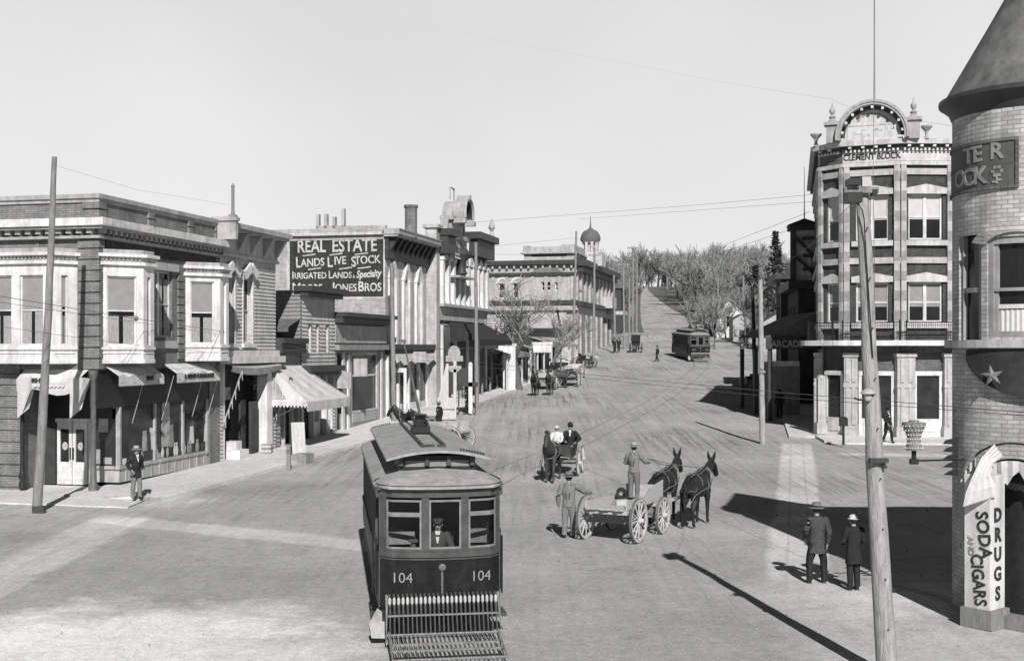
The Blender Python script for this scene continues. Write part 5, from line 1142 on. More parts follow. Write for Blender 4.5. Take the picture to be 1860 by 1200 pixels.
# ================================================================ tram
def tram(label, loc, rz):
    r = thing('tram', label, 'tram', loc, rz)
    def plan(y): return -.22*0+0
    bow = [(-1.13, .42), (-.92, .16), (-.45, .03), (0, 0), (.45, .03), (.92, .16), (1.13, .42)]
    def on(x):                                        # bowed dash depth at x
        for (xa, ya), (xb, yb) in zip(bow, bow[1:]):
            if xa <= x <= xb: return ya+(yb-ya)*(x-xa)/(xb-xa)
        return .42
    LB = 10.3
    def front(mb, x0, x1, z0, z1, out=0.0, th=.06, n=None):
        xs = sorted({x0, x1, *[p[0] for p in bow if x0 < p[0] < x1]})
        for a, b in zip(xs, xs[1:]):
            ya, yb = on(a)-out, on(b)-out
            mb.add([(a,ya,z0),(b,yb,z0),(b,yb,z1),(a,ya,z1),(a,ya+th,z0),(b,yb+th,z0),(b,yb+th,z1),(a,ya+th,z1)], [(0,1,2,3),(4,7,6,5),(3,2,6,7),(0,4,5,1),(0,3,7,4),(1,5,6,2)])
    zb_, zw0, zw1, zt = 1.60, 1.75, 2.66, 2.93
    b = MB(); front(b, -1.13, 1.13, .62, zb_); 
    b.add([(-1.13,.42,.62),(-1.17,1.25,.62),(-1.17,1.25,zb_),(-1.13,.42,zb_)],[(0,1,2,3)]); b.add([(1.13,.42,.62),(1.17,1.25,.62),(1.17,1.25,zb_),(1.13,.42,zb_)],[(0,1,2,3)])
    for s in (-1, 1):                                 # long side panels with a tumblehome
        pr = [(1.13, .62), (1.19, .95), (1.21, 1.3), (1.19, zb_)]
        for (xa, za), (xb, zb2) in zip(pr, pr[1:]): b.add([(s*xa,1.2,za),(s*xa,LB-1.2,za),(s*xb,LB-1.2,zb2),(s*xb,1.2,zb2)],[(0,1,2,3)])
    b.box(-1.1, 1.1, LB-.5, LB, .62, zb_); b.box(-1.15, 1.15, .5, LB-.3, .55, .64); b.build('body', 'tramd', r)
    b = MB(); front(b, -1.14, 1.14, zb_, zb_+.10, .05, .1); front(b, -1.14, 1.14, zw1+.05, zt-.06, .02); front(b, -1.17, 1.17, zt-.1, zt, .07, .12); front(b, -1.13, 1.13, zb_-.05, zb_-.02, .02, .03)
    b.build('front_moulding', 'tramg', r)
    b = MB()
    posts = [(-1.13, -1.02), (-.38, -.24), (.36, .50), (1.05, 1.13)]
    for x0, x1 in posts: front(b, x0, x1, zb_+.1, zw1+.05, .01)
    front(b, -1.02, -.38, zw0-.06, zw0, .005); front(b, -.24, .36, zw0-.06, zw0, .005); front(b, .5, 1.05, zw0-.06, zw0, .005); b.build('front_post', 'tramg', r)
    for x0, x1, mid in ((-1.02, -.38, True), (-.24, .36, False), (.5, 1.05, True)):
        f = MB(); t = .035
        for q in ((x0, x0+t, zw0, zw1), (x1-t, x1, zw0, zw1), (x0+t, x1-t, zw0, zw0+t), (x0+t, x1-t, zw1-t, zw1)): front(f, q[0], q[1], q[2], q[3], -.005, .03)
        if mid: front(f, x0+t, x1-t, zw0+.60, zw0+.68, .0, .03)
        fo = f.build('window', 'tramf', r)
        g = MB(); xs_ = (x0+t, x1-t); g.quad((xs_[0], on(xs_[0])+.03, zw0+t), (xs_[1], on(xs_[1])+.03, zw0+t), (xs_[1], on(xs_[1])+.03, zw1-t), (xs_[0], on(xs_[0])+.03, zw1-t)); g.build('pane', M['tramglass'], fo)
    b = MB(); b.box(-.95, -.45, .85, .95, 1.72, 1.95); b.box(.5, .95, .85, .95, 1.72, 1.98); b.build('seat', 'grey', r)
    b = MB(); b.tube([(-.5,.5,1.3),(-.5,.5,1.82)], .05, 8); b.lathe([(.10,1.82),(.10,1.86)], (-.5,.5,0), 12); b.build('controller', 'iron', r)
    b = MB(); b.quad((-1.1,1.15,zb_),(1.1,1.15,zb_),(1.1,1.15,zt),(-1.1,1.15,zt)); b.build('bulkhead', 'black', r)
    # long sides: posts, glass, letter board
    for s in (-1, 1):
        b = MB(); n = 15
        sp = MB()
        for k in range(n+1): y = 1.2+(LB-2.4)*k/n; sp.box(min(s*1.13, s*1.19), max(s*1.13, s*1.19), y-.06, y+.06, zb_+.072, 2.678)
        sp.build('side_post', 'tramg', r)
        b.box(min(s*1.1, s*1.2), max(s*1.1, s*1.2), .45, LB-.4, 2.68, zt); b.box(min(s*1.15, s*1.225), max(s*1.15, s*1.225), 1.2, LB-1.2, zb_, zb_+.07)
        for y in (.5, LB-.5): b.box(min(s*1.08, s*1.15), max(s*1.08, s*1.15), y-.05, y+.05, .6, 2.7)
        b.build('side_rails', 'tramg', r)
        b = MB(); b.quad((s*1.14,1.2,zb_),(s*1.14,LB-1.2,zb_),(s*1.14,LB-1.2,2.7),(s*1.14,1.2,2.7)); b.build('side_window', 'tramglass', r)
        b = MB(); b.tube([(s*1.24,1.1,.75),(s*1.24,1.1,1.95)], .022, 6); b.tube([(s*1.2,.55,.8),(s*1.2,.55,1.9)], .022, 6); b.build('grab_rail', 'black', r)
        b = MB(); b.box(min(s*.95, s*1.3), max(s*.95, s*1.3), .55, 1.15, .34, .40); b.box(min(s*1.0, s*1.1), max(s*1.0, s*1.1), .55, 1.15, .40, .64); b.build('step', 'tramg', r)
    # roof: lower deck, front hood, clerestory
    b = MB()
    for s in (-1, 1):
        pr = [(1.25, 2.87), (1.24, 2.93), (1.05, 3.03), (.74, 3.09)]
        for (xa, za), (xb, zb2) in zip(pr, pr[1:]): b.add([(s*xa,1.0,za),(s*xa,LB-1.0,za),(s*xb,LB-1.0,zb2),(s*xb,1.0,zb2)],[(0,1,2,3)])
    for end in (0, 1):
        E = [(-1.25,1.0),(-1.23,.5),(-.98,.06),(-.47,-.09),(0,-.12),(.47,-.09),(.98,.06),(1.23,.5),(1.25,1.0)]
        C_ = [(-.74,1.02),(-.74,1.0),(-.5,.97),(-.25,.95),(0,.95),(.25,.95),(.5,.97),(.74,1.0),(.74,1.02)]
        rows = []
        for j in range(6):
            t = j/5; zz = 2.90+.19*math.sin(t*math.pi/2)+(.02 if j == 5 else 0)
            rows.append([(e_[0]+(c_[0]-e_[0])*t, (e_[1]+(c_[1]-e_[1])*t) if not end else LB-(e_[1]+(c_[1]-e_[1])*t), zz+(.05*(1-abs(e_[0])/1.3)*t)) for e_, c_ in zip(E, C_)])
        rows.insert(0, [(p[0], p[1], 2.87) for p in rows[0]])
        vs = [p for rw in rows for p in rw]; n = len(E)
        b.add(vs, [(j*n+i, j*n+i+1, (j+1)*n+i+1, (j+1)*n+i) for j in range(len(rows)-1) for i in range(n-1)])
    ro = b.build('roof', 'tramroof', r, True)
    b = MB(); b.box(-.74, .74, 1.0, LB-1.0, 3.04, 3.40); b.build('clerestory', 'black', r)
    b = MB()
    for x0, x1 in ((-.62,-.24),(-.16,.18),(.26,.62)): b.box(x0, x1, .985, .999, 3.19, 3.31)
    b.build('clerestory_window', 'tramf', r)
    b = MB()
    for x in (-.70,-.2,.22,.68): b.lathe([(.05,0),(.05,.18)], (x, .96, 3.21), 8)
    b.build('clerestory_post', 'tramg', r)
    b = MB(); n = 12; y0, y1 = .72, LB-.75
    for k in range(n):
        xa, xb = -1.0+2.0*k/n, -1.0+2.0*(k+1)/n; zf_ = lambda x: 3.37+.15*(1-(x/1.0)**2)
        b.add([(xa,y0,zf_(xa)),(xb,y0,zf_(xb)),(xb,y1,zf_(xb)),(xa,y1,zf_(xa)),(xa,y0,zf_(xa)-.05),(xb,y0,zf_(xb)-.05),(xb,y1,zf_(xb)-.05),(xa,y1,zf_(xa)-.05)],[(0,1,2,3),(4,7,6,5),(0,4,5,1),(2,6,7,3)]+([(0,3,7,4)] if k == 0 else [])+([(1,5,6,2)] if k == n-1 else []))
    b.build('clerestory_roof', 'tramroof', r, True)
    b = MB()
    for x in (-.27, .17): b.box(x, x+.05, 1.6, LB-1.3, 3.50, 3.58)
    b.box(-.27, .0, 1.55, 1.6, 3.51, 3.57); b.box(.05, .22, 1.55, 1.6, 3.51, 3.57); b.build('roof_plank', 'dark', r)
    b = MB()
    for k in range(9):
        for x, y in ((.45+.055*k, 1.0), (-.95+.055*k, LB-.95)): b.box(x, x+.025, y-.09, y+.09, zf_(x)-.0, zf_(x)+.035)
    b.build('roof_cleat', 'dark', r)
    b = MB(); b.box(-.2, .2, 5.0, 5.7, 3.55, 3.7); b.lathe([(.15,3.7),(.1,3.85),(.16,3.95)], (0,5.35,0), 8); b.bar((-.14,5.0,3.75),(-.14,6.0,3.85),.05,.05); b.bar((.14,5.0,3.75),(.14,6.0,3.85),.05,.05); tb = b.build('trolley_base', 'black', r)
    b = MB(); b.tube([(0,5.3,3.9),(-.1,9.8,5.62)], [.035,.02], 6); b.lathe([(.05,-.05),(.06,0),(.05,.05)], (-.1,9.85,5.66), 8); b.build('trolley_pole', 'iron', tb)
    # fenders
    b = MB(); n = 25
    for k in range(n):
        x = -.98+1.96*k/(n-1); b.tube([(x,-.02,.94),(x,-.16,.83),(x,-.30,.55),(x,-.42,.30)], [.018,.022,.016,.014], 5)
    b.build('upper_fender_slat', 'tramg', r)
    b = MB()
    for k in range(n): x = -.98+1.96*k/(n-1); b.lathe([(.012,-.07),(.028,-.03),(.028,.04),(.012,.08)], (x,-.19,.84), 6)
    b.build('fender_roller', 'palewood', r)
    b = MB(); b.tube([(-1.03,-.1,.95),(-1.05,-.42,.28),(1.05,-.42,.28),(1.03,-.1,.95)], .028, 6); b.bar((-1.02,-.28,.6),(1.02,-.28,.6),.03,.03); b.build('upper_fender_frame', 'wood', r)
    b = MB()
    for k in range(n): x = -.98+1.96*k/(n-1); b.tube([(x,-.36,.26),(x,-.78,.15),(x*.97,-1.55,.10)], .013, 5)
    b.build('lower_fender_slat', 'tramg', r)
    b = MB(); b.bar((-1.0,-.72,.17),(1.0,-.72,.17),.05,.05); b.bar((-1.02,-1.05,.14),(1.02,-1.05,.14),.05,.05); b.tube([(-1.0,-.3,.3),(-1.0,-1.55,.11),(1.0,-1.55,.11),(1.0,-.3,.3)], .025, 6); b.build('lower_fender_frame', 'wood', r)
    b = MB(); b.box(-1.1, 1.1, .1, .5, .5, .62); b.box(-.9,.9,1.5,LB-1.5,.3,.55); b.build('bumper', 'black', r)
    b = MB()
    for y in (2.6, 4.2, 6.2, 7.8):
        for s in (-1, 1): b = MB(TR((s*.72, y, .40), math.pi/2)); b.arch(0, 0, .02, .38, -.06, .06, 0, 2*math.pi, 16); b.build('wheel', 'black', r)
    b = MB(); b.lathe([(.06,0),(.07,.03),(.03,.05)], (0,0,0), 10); 
    b.v = [Vector((v.x, on(0)-.03-v.z, 1.42+v.y)) for v in b.v]; b.add([(-.02,-.01,.7),(.02,-.01,.7),(.02,-.01,1.36),(-.02,-.01,1.36),(-.02,-.03,.7),(.02,-.03,.7),(.02,-.03,1.36),(-.02,-.03,1.36)],[(4,5,6,7),(0,4,7,3),(1,2,6,5)]); b.build('dash_fitting', 'iron', r)
    for x in (-.74, .74):
        text(r, '104', 'gold', x, 1.13, .27, I4, bold=-.004, ext=.004, map_=lambda p: Vector((p.x, on(p.x)-.012+p.y, p.z)), y=0)
    b = MB(); b.add([(-1.18,.25,.62),(-1.34,.2,.35),(-1.3,.1,.12),(-1.05,.12,.1),(-1.0,.3,.45)],[(0,1,2,3,4)]); b.add([(-1.18,.35,.62),(-1.34,.3,.35),(-1.3,.2,.12),(-1.05,.22,.1),(-1.0,.4,.45)],[(4,3,2,1,0)]); b.build('corner_guard', 'mid', r)
    return r
def tram_glass():
    m, t, b, n, l = _new('tram glass'); b.inputs['Base Color'].default_value = (.9, .9, .9, 1); b.inputs['Roughness'].default_value = .02
    tr = n('ShaderNodeBsdfTransparent'); tr.inputs[0].default_value = (.92, .92, .92, 1); gl = n('ShaderNodeBsdfGlossy'); gl.inputs['Roughness'].default_value = .03
    fz = n('ShaderNodeFresnel'); fz.inputs[0].default_value = 1.45; mx = n('ShaderNodeMixShader'); l(fz.outputs[0], mx.inputs[0]); l(tr.outputs[0], mx.inputs[1]); l(gl.outputs[0], mx.inputs[2])
    l(mx.outputs[0], t.nodes['Material Output'].inputs['Surface']); return m
M['tramglass'] = tram_glass()
t1 = tram('dark streetcar with gilt numbers 104 on its dash, nearest in the street', (-1.3, 22.3, G(22.3)+.03), .152)
t2_ = copy_tree(t1, label='distant dark streetcar coming down the far street')
d2 = 133.0; t2_.location = (X(1272, d2), d2, G(d2)+.1); t2_.rotation_euler = (math.radians(2), 0, .07)

# ================================================================ people
def skin(name, P, E, root, m, parent=None, sub=1):
    keys = list(P); idx = {k: i for i, k in enumerate(keys)}
    me = bpy.data.meshes.new(name); me.from_pydata([P[k][0] for k in keys], [(idx[a], idx[b]) for a, b in E], []); me.update()
    o = bpy.data.objects.new(name, me); COL.objects.link(o)
    sm = o.modifiers.new('skin', 'SKIN'); sm.branch_smoothing = .3; sm.use_smooth_shade = True
    if not me.skin_vertices: return None
    sv = me.skin_vertices[0].data
    for k in keys:
        rr = P[k][1]; sv[idx[k]].radius = rr if isinstance(rr, tuple) else (rr, rr); sv[idx[k]].use_root = (k == root)
    if sub: ss = o.modifiers.new('sub', 'SUBSURF'); ss.levels = sub; ss.render_levels = sub
    dg = bpy.context.evaluated_depsgraph_get(); nm = bpy.data.meshes.new_from_object(o.evaluated_get(dg)); nm.name = name
    o.modifiers.clear(); o.data = nm; bpy.data.meshes.remove(me)
    nm.materials.clear(); nm.materials.append(M[m]); nm.polygons.foreach_set('use_smooth', [True]*len(nm.polygons))
    if parent: o.parent = parent
    return o
def V3(a, b, t): return tuple(a[i]+(b[i]-a[i])*t for i in range(3))
def hat_part(kind, hz, hy, parent):
    b = MB(); c = (0, hy, hz)
    if kind == 'derby': b.lathe([(.15,.0),(.155,.012),(.10,.02),(.102,.07),(.085,.12),(.04,.145),(.005,.15)], c, 14); m = 'coat'
    elif kind == 'fedora': b.lathe([(.175,-.01),(.18,.0),(.105,.02),(.102,.09),(.09,.125),(.03,.115),(.005,.11)], c, 14); m = 'hat'
    elif kind == 'pale': b.lathe([(.165,-.005),(.17,.006),(.105,.02),(.10,.10),(.085,.13),(.02,.125),(.005,.12)], c, 14); m = 'hatpale'
    elif kind == 'cap': b.lathe([(.10,.0),(.115,.03),(.12,.06),(.09,.085),(.005,.09)], c, 12); b.add([(-.08,hy+.07,hz+.015),(.08,hy+.07,hz+.015),(.05,hy+.17,hz-.005),(-.05,hy+.17,hz-.005),(-.08,hy+.07,hz+.03),(.08,hy+.07,hz+.03),(.05,hy+.17,hz+.01),(-.05,hy+.17,hz+.01)],[(3,2,1,0),(4,5,6,7),(2,3,7,6),(1,2,6,5),(3,0,4,7)]); m = 'coat2'
    elif kind == 'white': b.lathe([(.13,-.005),(.135,.006),(.10,.015),(.095,.07),(.06,.10),(.005,.105)], c, 12); m = 'white'
    else: return
    o = b.build('hat', m, parent, True)
    if kind in ('fedora', 'pale'): q = MB(); q.lathe([(.106,.02),(.106,.05)], c, 14); q.build('hat_band', 'coat', o)
def person(label, loc, dirv, h=1.74, hat='derby', coat='coat', pants='coat', shirt='linen', hem=.16, stride=(0, 0), armL=None, armR=None, sit=False, lean=0.0, group=None, seatd=.0, skirt=None, feet=.11, nofront=False):
    """faces +y locally; armX = (elbow, hand) offsets from the shoulder"""
    r = thing('person', label, 'person', loc, math.atan2(-dirv[0], dirv[1]), group); r.scale = (h/1.74,)*3
    hz = .90 if not sit else .12
    hip = (0, 0, hz); wa = (0, lean*.12, hz+.20); ch = (0, lean*.32, hz+.42); nb = (0, lean*.5, hz+.58); nk = (0, lean*.56+.01, hz+.62)
    hy = lean*.62+.025; jaw = (0, hy+.015, hz+.665); mid = (0, hy, hz+.735); top = (0, hy-.01, hz+.79)
    P = {'hip': (hip, (.13,.10)), 'wa': (wa, (.12,.09)), 'ch': (ch, (.14,.10)), 'nb': (nb, .07), 'nk': (nk, .052), 'jaw': (jaw, .068), 'mid': (mid, (.08,.09)), 'top': (top, .06)}
    E = [('hip','wa'),('wa','ch'),('ch','nb'),('nb','nk'),('nk','jaw'),('jaw','mid'),('mid','top')]
    J = dict(P); JE = []; TP = {}; TE = []; shoes = []; P_legs = {}
    for s, arm, st, sd in ((-1, armL, stride[0], 'L'), (1, armR, stride[1], 'R')):
        sh = (s*.185, nb[1]-.01, nb[2]-.06); a = arm or ((s*.06, -.04, -.30), (s*.07, .05, -.56))
        el = tuple(sh[i]+a[0][i] for i in range(3)); wr = tuple(sh[i]+a[1][i] for i in range(3))
        dv = (Vector(wr)-Vector(el)).normalized(); pl = tuple(Vector(wr)+dv*.075); side = Vector((0, 1, 0)) if abs(dv.y) < .8 else Vector((s*1.0, 0, 0))
        side = (side - dv*side.dot(dv)).normalized(); inn = dv.cross(side)*(1 if s > 0 else -1)
        P['sh'+sd] = (sh, .036); P['el'+sd] = (el, .024); P['wr'+sd] = (wr, .028); P['pl'+sd] = (pl, .034)
        E += [('ch','sh'+sd),('sh'+sd,'el'+sd),('el'+sd,'wr'+sd),('wr'+sd,'pl'+sd)]
        for k, (off, ln) in enumerate(((-.030, .068), (-.010, .082), (.011, .076), (.031, .058))):
            kn = Vector(pl)+dv*.030+side*off; f1 = kn+dv*ln*.5-inn*.008; f2 = kn+dv*ln*.9-inn*.032
            P['f%d%s' % (k, sd)] = (tuple(f1), .0098); P['g%d%s' % (k, sd)] = (tuple(f2), .0085); E += [('pl'+sd, 'f%d%s' % (k, sd)), ('f%d%s' % (k, sd), 'g%d%s' % (k, sd))]
        th = Vector(pl)-dv*.02+side*.048-inn*.012; P['t'+sd] = (tuple(th), .012); P['u'+sd] = (tuple(th+dv*.038+side*.012), .010); E += [('wr'+sd,'t'+sd),('t'+sd,'u'+sd)]
        if sit: kn, an = (s*.13, .46, hz+.02), (s*.13, .50+seatd, hz-.42)
        else:
            an = (s*feet, st, .09+abs(min(0, st))*.16); kn = (s*feet*.98, st*.5+.03+(.10 if st else 0)*abs(st)*2, .49)
        hj = (s*.09, hip[1], hip[2]-.04)
        P['hj'+sd] = (hj, .085); P['kn'+sd] = (kn, .05); P['an'+sd] = (an, .038); P['to'+sd] = ((an[0]+s*.02, an[1]+.14, an[2]-.055), .032)
        E += [('hip','hj'+sd),('hj'+sd,'kn'+sd),('kn'+sd,'an'+sd),('an'+sd,'to'+sd)]
        TP['hj'+sd] = ((s*.085, hip[1], hip[2]-.05), .105); TP['mm'+sd] = (V3(hj, kn, .5), .095); TP['kn'+sd] = (kn, .078); TP['an'+sd] = (V3(kn, an, .97), .07)
        TE += [('hip','hj'+sd),('hj'+sd,'mm'+sd),('mm'+sd,'kn'+sd),('kn'+sd,'an'+sd)]
        J['s'+sd] = (sh, .082); J['e'+sd] = (el, .066); J['w'+sd] = (V3(el, wr, .97), .052); JE += [('nc','s'+sd),('s'+sd,'e'+sd),('e'+sd,'w'+sd)]
        shoes.append(an)
    bo = skin('body', P, E, 'hip', 'skin', r, 1)
    fb = MB()                                          # nose, ears, brow worked on the same mesh is too fine to see; eyes and mouth as small parts
    for s in (-1, 1): fb.lathe([(.004,-.008),(.011,0),(.004,.008)], (s*.030, hy+.083, mid[2]+.005), 6)
    fb.box(-.024, .024, hy+.078, hy+.085, jaw[2]-.010, jaw[2]-.002); fb.build('eyes_and_mouth', 'hair', bo)
    fb = MB(); fb.lathe([(.018,-.03),(.02,-.015),(.010,.03)], (0, hy+.088, mid[2]-.022), 6)
    for s in (-1, 1): fb.lathe([(.008,-.03),(.02,0),(.012,.03)], (s*.085, hy-.005, mid[2]-.01), 6, .6, 1)
    fb.build('nose_and_ears', 'skin', bo, True)
    hb = MB(); hb.lathe([(.074,-.045),(.094,.0),(.093,.045),(.06,.085),(.005,.098)], (0, hy-.022, mid[2]), 12); hb.build('hair', 'hair', r, True)
    hat_part(hat, mid[2]+.045, hy, r)
    JP = {'hem': ((0, hip[1]-.01, hz-hem), (.175+.10*hem,.125+.10*hem)), 'hp': ((0, hip[1], hz), (.172,.125)), 'wa': (wa, (.16,.118)), 'cc': (ch, (.185,.128)), 'nc': ((0, nb[1]-.005, nb[2]-.045), (.12,.095)), 'col': ((0, nk[1]-.01, nb[2]+.03), .066)}
    for k in list(J):
        if k[0] in 'sew' and len(k) == 2 and k[1] in 'LR': JP[k] = J[k]
    jb = MB(); rows = []; NS = 14; rj = random.Random(int(loc[0]*97+loc[1]*31))
    hemr = .012*rj.random()
    for (c_, rx, ry) in (((0, hip[1], hz-hem), .195+.15*(hem-.1 if hem > .1 else 0), .145+.15*(hem-.1 if hem > .1 else 0)), ((0, hip[1], hz-hem*.4), .188, .140), ((0, hip[1], hz+.02), .180, .132), (wa, .163, .122), (V3(wa, ch, .6), .182, .130), (ch, .196, .134), (V3(ch, nb, .62), .190, .122), (V3(ch, nb, .9), .145, .100), ((0, nb[1], nb[2]+.02), .088, .080), ((0, nk[1]-.004, nk[2]-.005), .070, .072)):
        rows.append([(c_[0]+rx*(1+rj.uniform(-.035, .035))*math.cos(2*math.pi*k/NS), c_[1]+ry*(1+rj.uniform(-.035, .035))*math.sin(2*math.pi*k/NS), c_[2]+(rj.uniform(-.012, .012))) for k in range(NS)])
    jb.add([p for q_ in rows for p in q_], [(j*NS+k, j*NS+(k+1) % NS, (j+1)*NS+(k+1) % NS, (j+1)*NS+k) for j in range(len(rows)-1) for k in range(NS)]+[tuple(range(NS))[::-1]])
    for sd in 'LR':
        s_, e_, w_ = Vector(J['s'+sd][0]), Vector(J['e'+sd][0]), Vector(J['w'+sd][0]); inn_ = Vector((-.05 if s_.x > 0 else .05, 0, .035))
        pts_ = [s_+inn_, s_, s_.lerp(e_, .45), s_.lerp(e_, .85), e_, e_.lerp(w_, .15), e_.lerp(w_, .55), w_]
        jb.tube(pts_, [.055, .083*rj.uniform(.97,1.03), .080*rj.uniform(.97,1.04), .074, .075, .068*rj.uniform(.98,1.08), .058*rj.uniform(.95,1.06), .053], 10)
    jo = jb.build1('jacket' if coat not in ('shirt', 'denim') else 'shirt', coat, r, True)
    if coat in ('coat', 'coat2') and not nofront:
        q = MB(); q.add([(-.055,.0,0),(.055,.0,0),(.012,.012,-.24),(-.012,.012,-.24)], [(0,1,2,3)]); q.v = [Vector((v.x, nb[1]+.142+v.y-(.0 if v.z < -.1 else .05), nb[2]+.03+v.z)) for v in q.v]; q.build('shirt_front', shirt, r)
    if coat in ('shirt', 'denim'):
        q = MB()
        for s in (-1, 1): q.bar((s*.07, nb[1]-.10, nb[2]-.02), (s*.04, wa[1]-.128, wa[2]-.02), .035, .012, (0,1,0)); q.bar((s*.08, nb[1]+.09, nb[2]-.04), (s*.09, wa[1]+.125, wa[2]-.02), .035, .012, (0,1,0)); q.bar((s*.07, nb[1]-.10, nb[2]-.02), (s*.08, nb[1]+.09, nb[2]-.02), .035, .012)
        q.build('braces', 'coat2', r)
    if skirt:
        q = MB(); q.lathe([(.13, hz+.15), (.20, hz-.1), (.28, .45), (.36, .03)], (0,0,0), 16); q.build('skirt', skirt, r, True)
    else:
        tb = MB(); rt = random.Random(int(loc[1]*53)); rr_ = lambda: rt.uniform(.95, 1.06)
        tb.lathe([(.10, -.13), (.155, -.06), (.172, .02), (.162, .12), (.155, .16)], (0, hip[1], hz), 14, 1, .76)
        for sd in 'LR':
            hj_, kn_, an_ = Vector(TP['hj'+sd][0]), Vector(TP['kn'+sd][0]), Vector(TP['an'+sd][0])
            tb.tube([hj_+Vector((0,0,.05)), hj_.lerp(kn_, .2), hj_.lerp(kn_, .6), kn_.lerp(hj_, .08), kn_.lerp(an_, .12), kn_.lerp(an_, .5), kn_.lerp(an_, .85), an_.lerp(kn_, -.04)], [.108, .108*rr_(), .094*rr_(), .082*rr_(), .080*rr_(), .074*rr_(), .071*rr_(), .076], 10)
        tb.build1('trousers', pants, r, True)
    for an in shoes:
        skin('shoe', {'a': ((an[0], an[1]-.05, an[2]-.045), .047), 'b': ((an[0], an[1]+.05, an[2]-.048), .045), 'c': ((an[0]*1.08, an[1]+.17, an[2]-.055), .036), 'd': ((an[0], an[1]-.01, an[2]+.03), .052)}, [('a','b'),('b','c'),('a','d')], 'a', 'leather', r, 1)
    return r
def at(px, py, up=0.0): return hit(px, py, up)
# arms: pockets / hanging / holding
HANG = None
RT = lambda e, h_: (e, h_)
person('man in dark open jacket and pale hat standing on the pavement outside the corner store', at(247, 905, WALK), (.75, -.66), 1.76, 'pale', 'coat', 'shirt', stride=(.05, -.04), armL=((-.09,-.08,-.26),(-.04,.10,-.44)), armR=((.09,-.08,-.26),(.04,.10,-.44)))
person('tall man in a tweed coat and felt hat standing by the stone crossing', at(1484, 1058, .01), (-.12, 1), 1.80, 'fedora', 'coat2', 'coat', hem=.22, feet=.17, armL=((-.08,.02,-.28),(-.02,.18,-.42)), armR=((.09,0,-.28),(.08,.06,-.54)))
person('shorter man in a dark jacket and pale cap standing beside the tweed-coated man', at(1551, 1071, .01), (-.25, 1), 1.66, 'white', 'coat', 'coat', hem=.26, feet=.09, armL=((-.08,.04,-.26),(.02,.2,-.34)), armR=((.08,.04,-.26),(-.02,.2,-.34)))
person('man in black suit and derby walking past the shop windows of the tall corner block', at(1612, 803, WALK), (.5, -.87), 1.74, 'derby', 'coat', 'coat', hem=.28, stride=(.20, -.18), armR=((.07,.08,-.28),(.05,.24,-.46)))
person('man in black suit striding across the street beside a utility pole on the left', at(849, 752), (-.8, -.6), 1.76, 'derby', 'coat', 'coat', stride=(.24, -.22), armL=((-.1,.1,-.27),(-.14,.3,-.45)), armR=((.1,-.16,-.25),(.12,-.34,-.43)))
person('lone man walking in the middle of the street left of the distant streetcar', at(1194, 657), (-.9, -.4), 1.76, 'derby', 'coat', 'coat', stride=(.25, -.22))
person('dark-suited man on the left pavement with his back to the shop posts', at(891, 696, WALK), (.9, -.4), 1.74, 'derby', 'coat2', 'coat')
person('heavier man in black on the left pavement near the bare street tree', at(917, 691, WALK), (.3, -.95), 1.74, 'derby', 'coat', 'coat', hem=.25)
person('man in black leaning by the far left poles beyond the parked buggy', at(1116, 640, WALK), (.6, -.7), 1.74, 'derby', 'coat', 'coat')
person('second man in dark clothes close beside the leaning man at the far poles', at(1124, 639, WALK), (-.6, -.7), 1.70, 'fedora', 'coat', 'coat')
person('figure in black with a derby standing inside the building shadow at the right', at(1416, 759), (-.3, -.9), 1.74, 'derby', 'coat', 'coat', hem=.25, nofront=True)
person('woman in a long grey skirt standing far up the right side of the street', at(1348, 647), (-.5, -.8), 1.62, 'derby', 'coat2', 'coat', skirt='shirt')
person('person in white standing at the shop door next to the tall plate window', at(686, 752, WALK), (.7, -.7), 1.68, 'pale', 'linen', 'linen')
person('man in shirtsleeves on the left pavement beside the low plank shop', at(945, 690, WALK), (.9, -.2), 1.72, 'pale', 'linen', 'coat')
# motorman inside the near tram
mp = Matrix.Translation(t1.location) @ Matrix.Rotation(.152, 4, 'Z') @ Vector((-.02, .62, .60))
person('motorman in peaked cap and dark coat behind the middle front window of the near streetcar', mp, (.0, -1), 1.62, 'cap', 'coat2', 'coat', armL=((-.1,.12,-.25),(-.22,.3,-.36)), armR=((.1,.12,-.25),(.22,.3,-.36)))

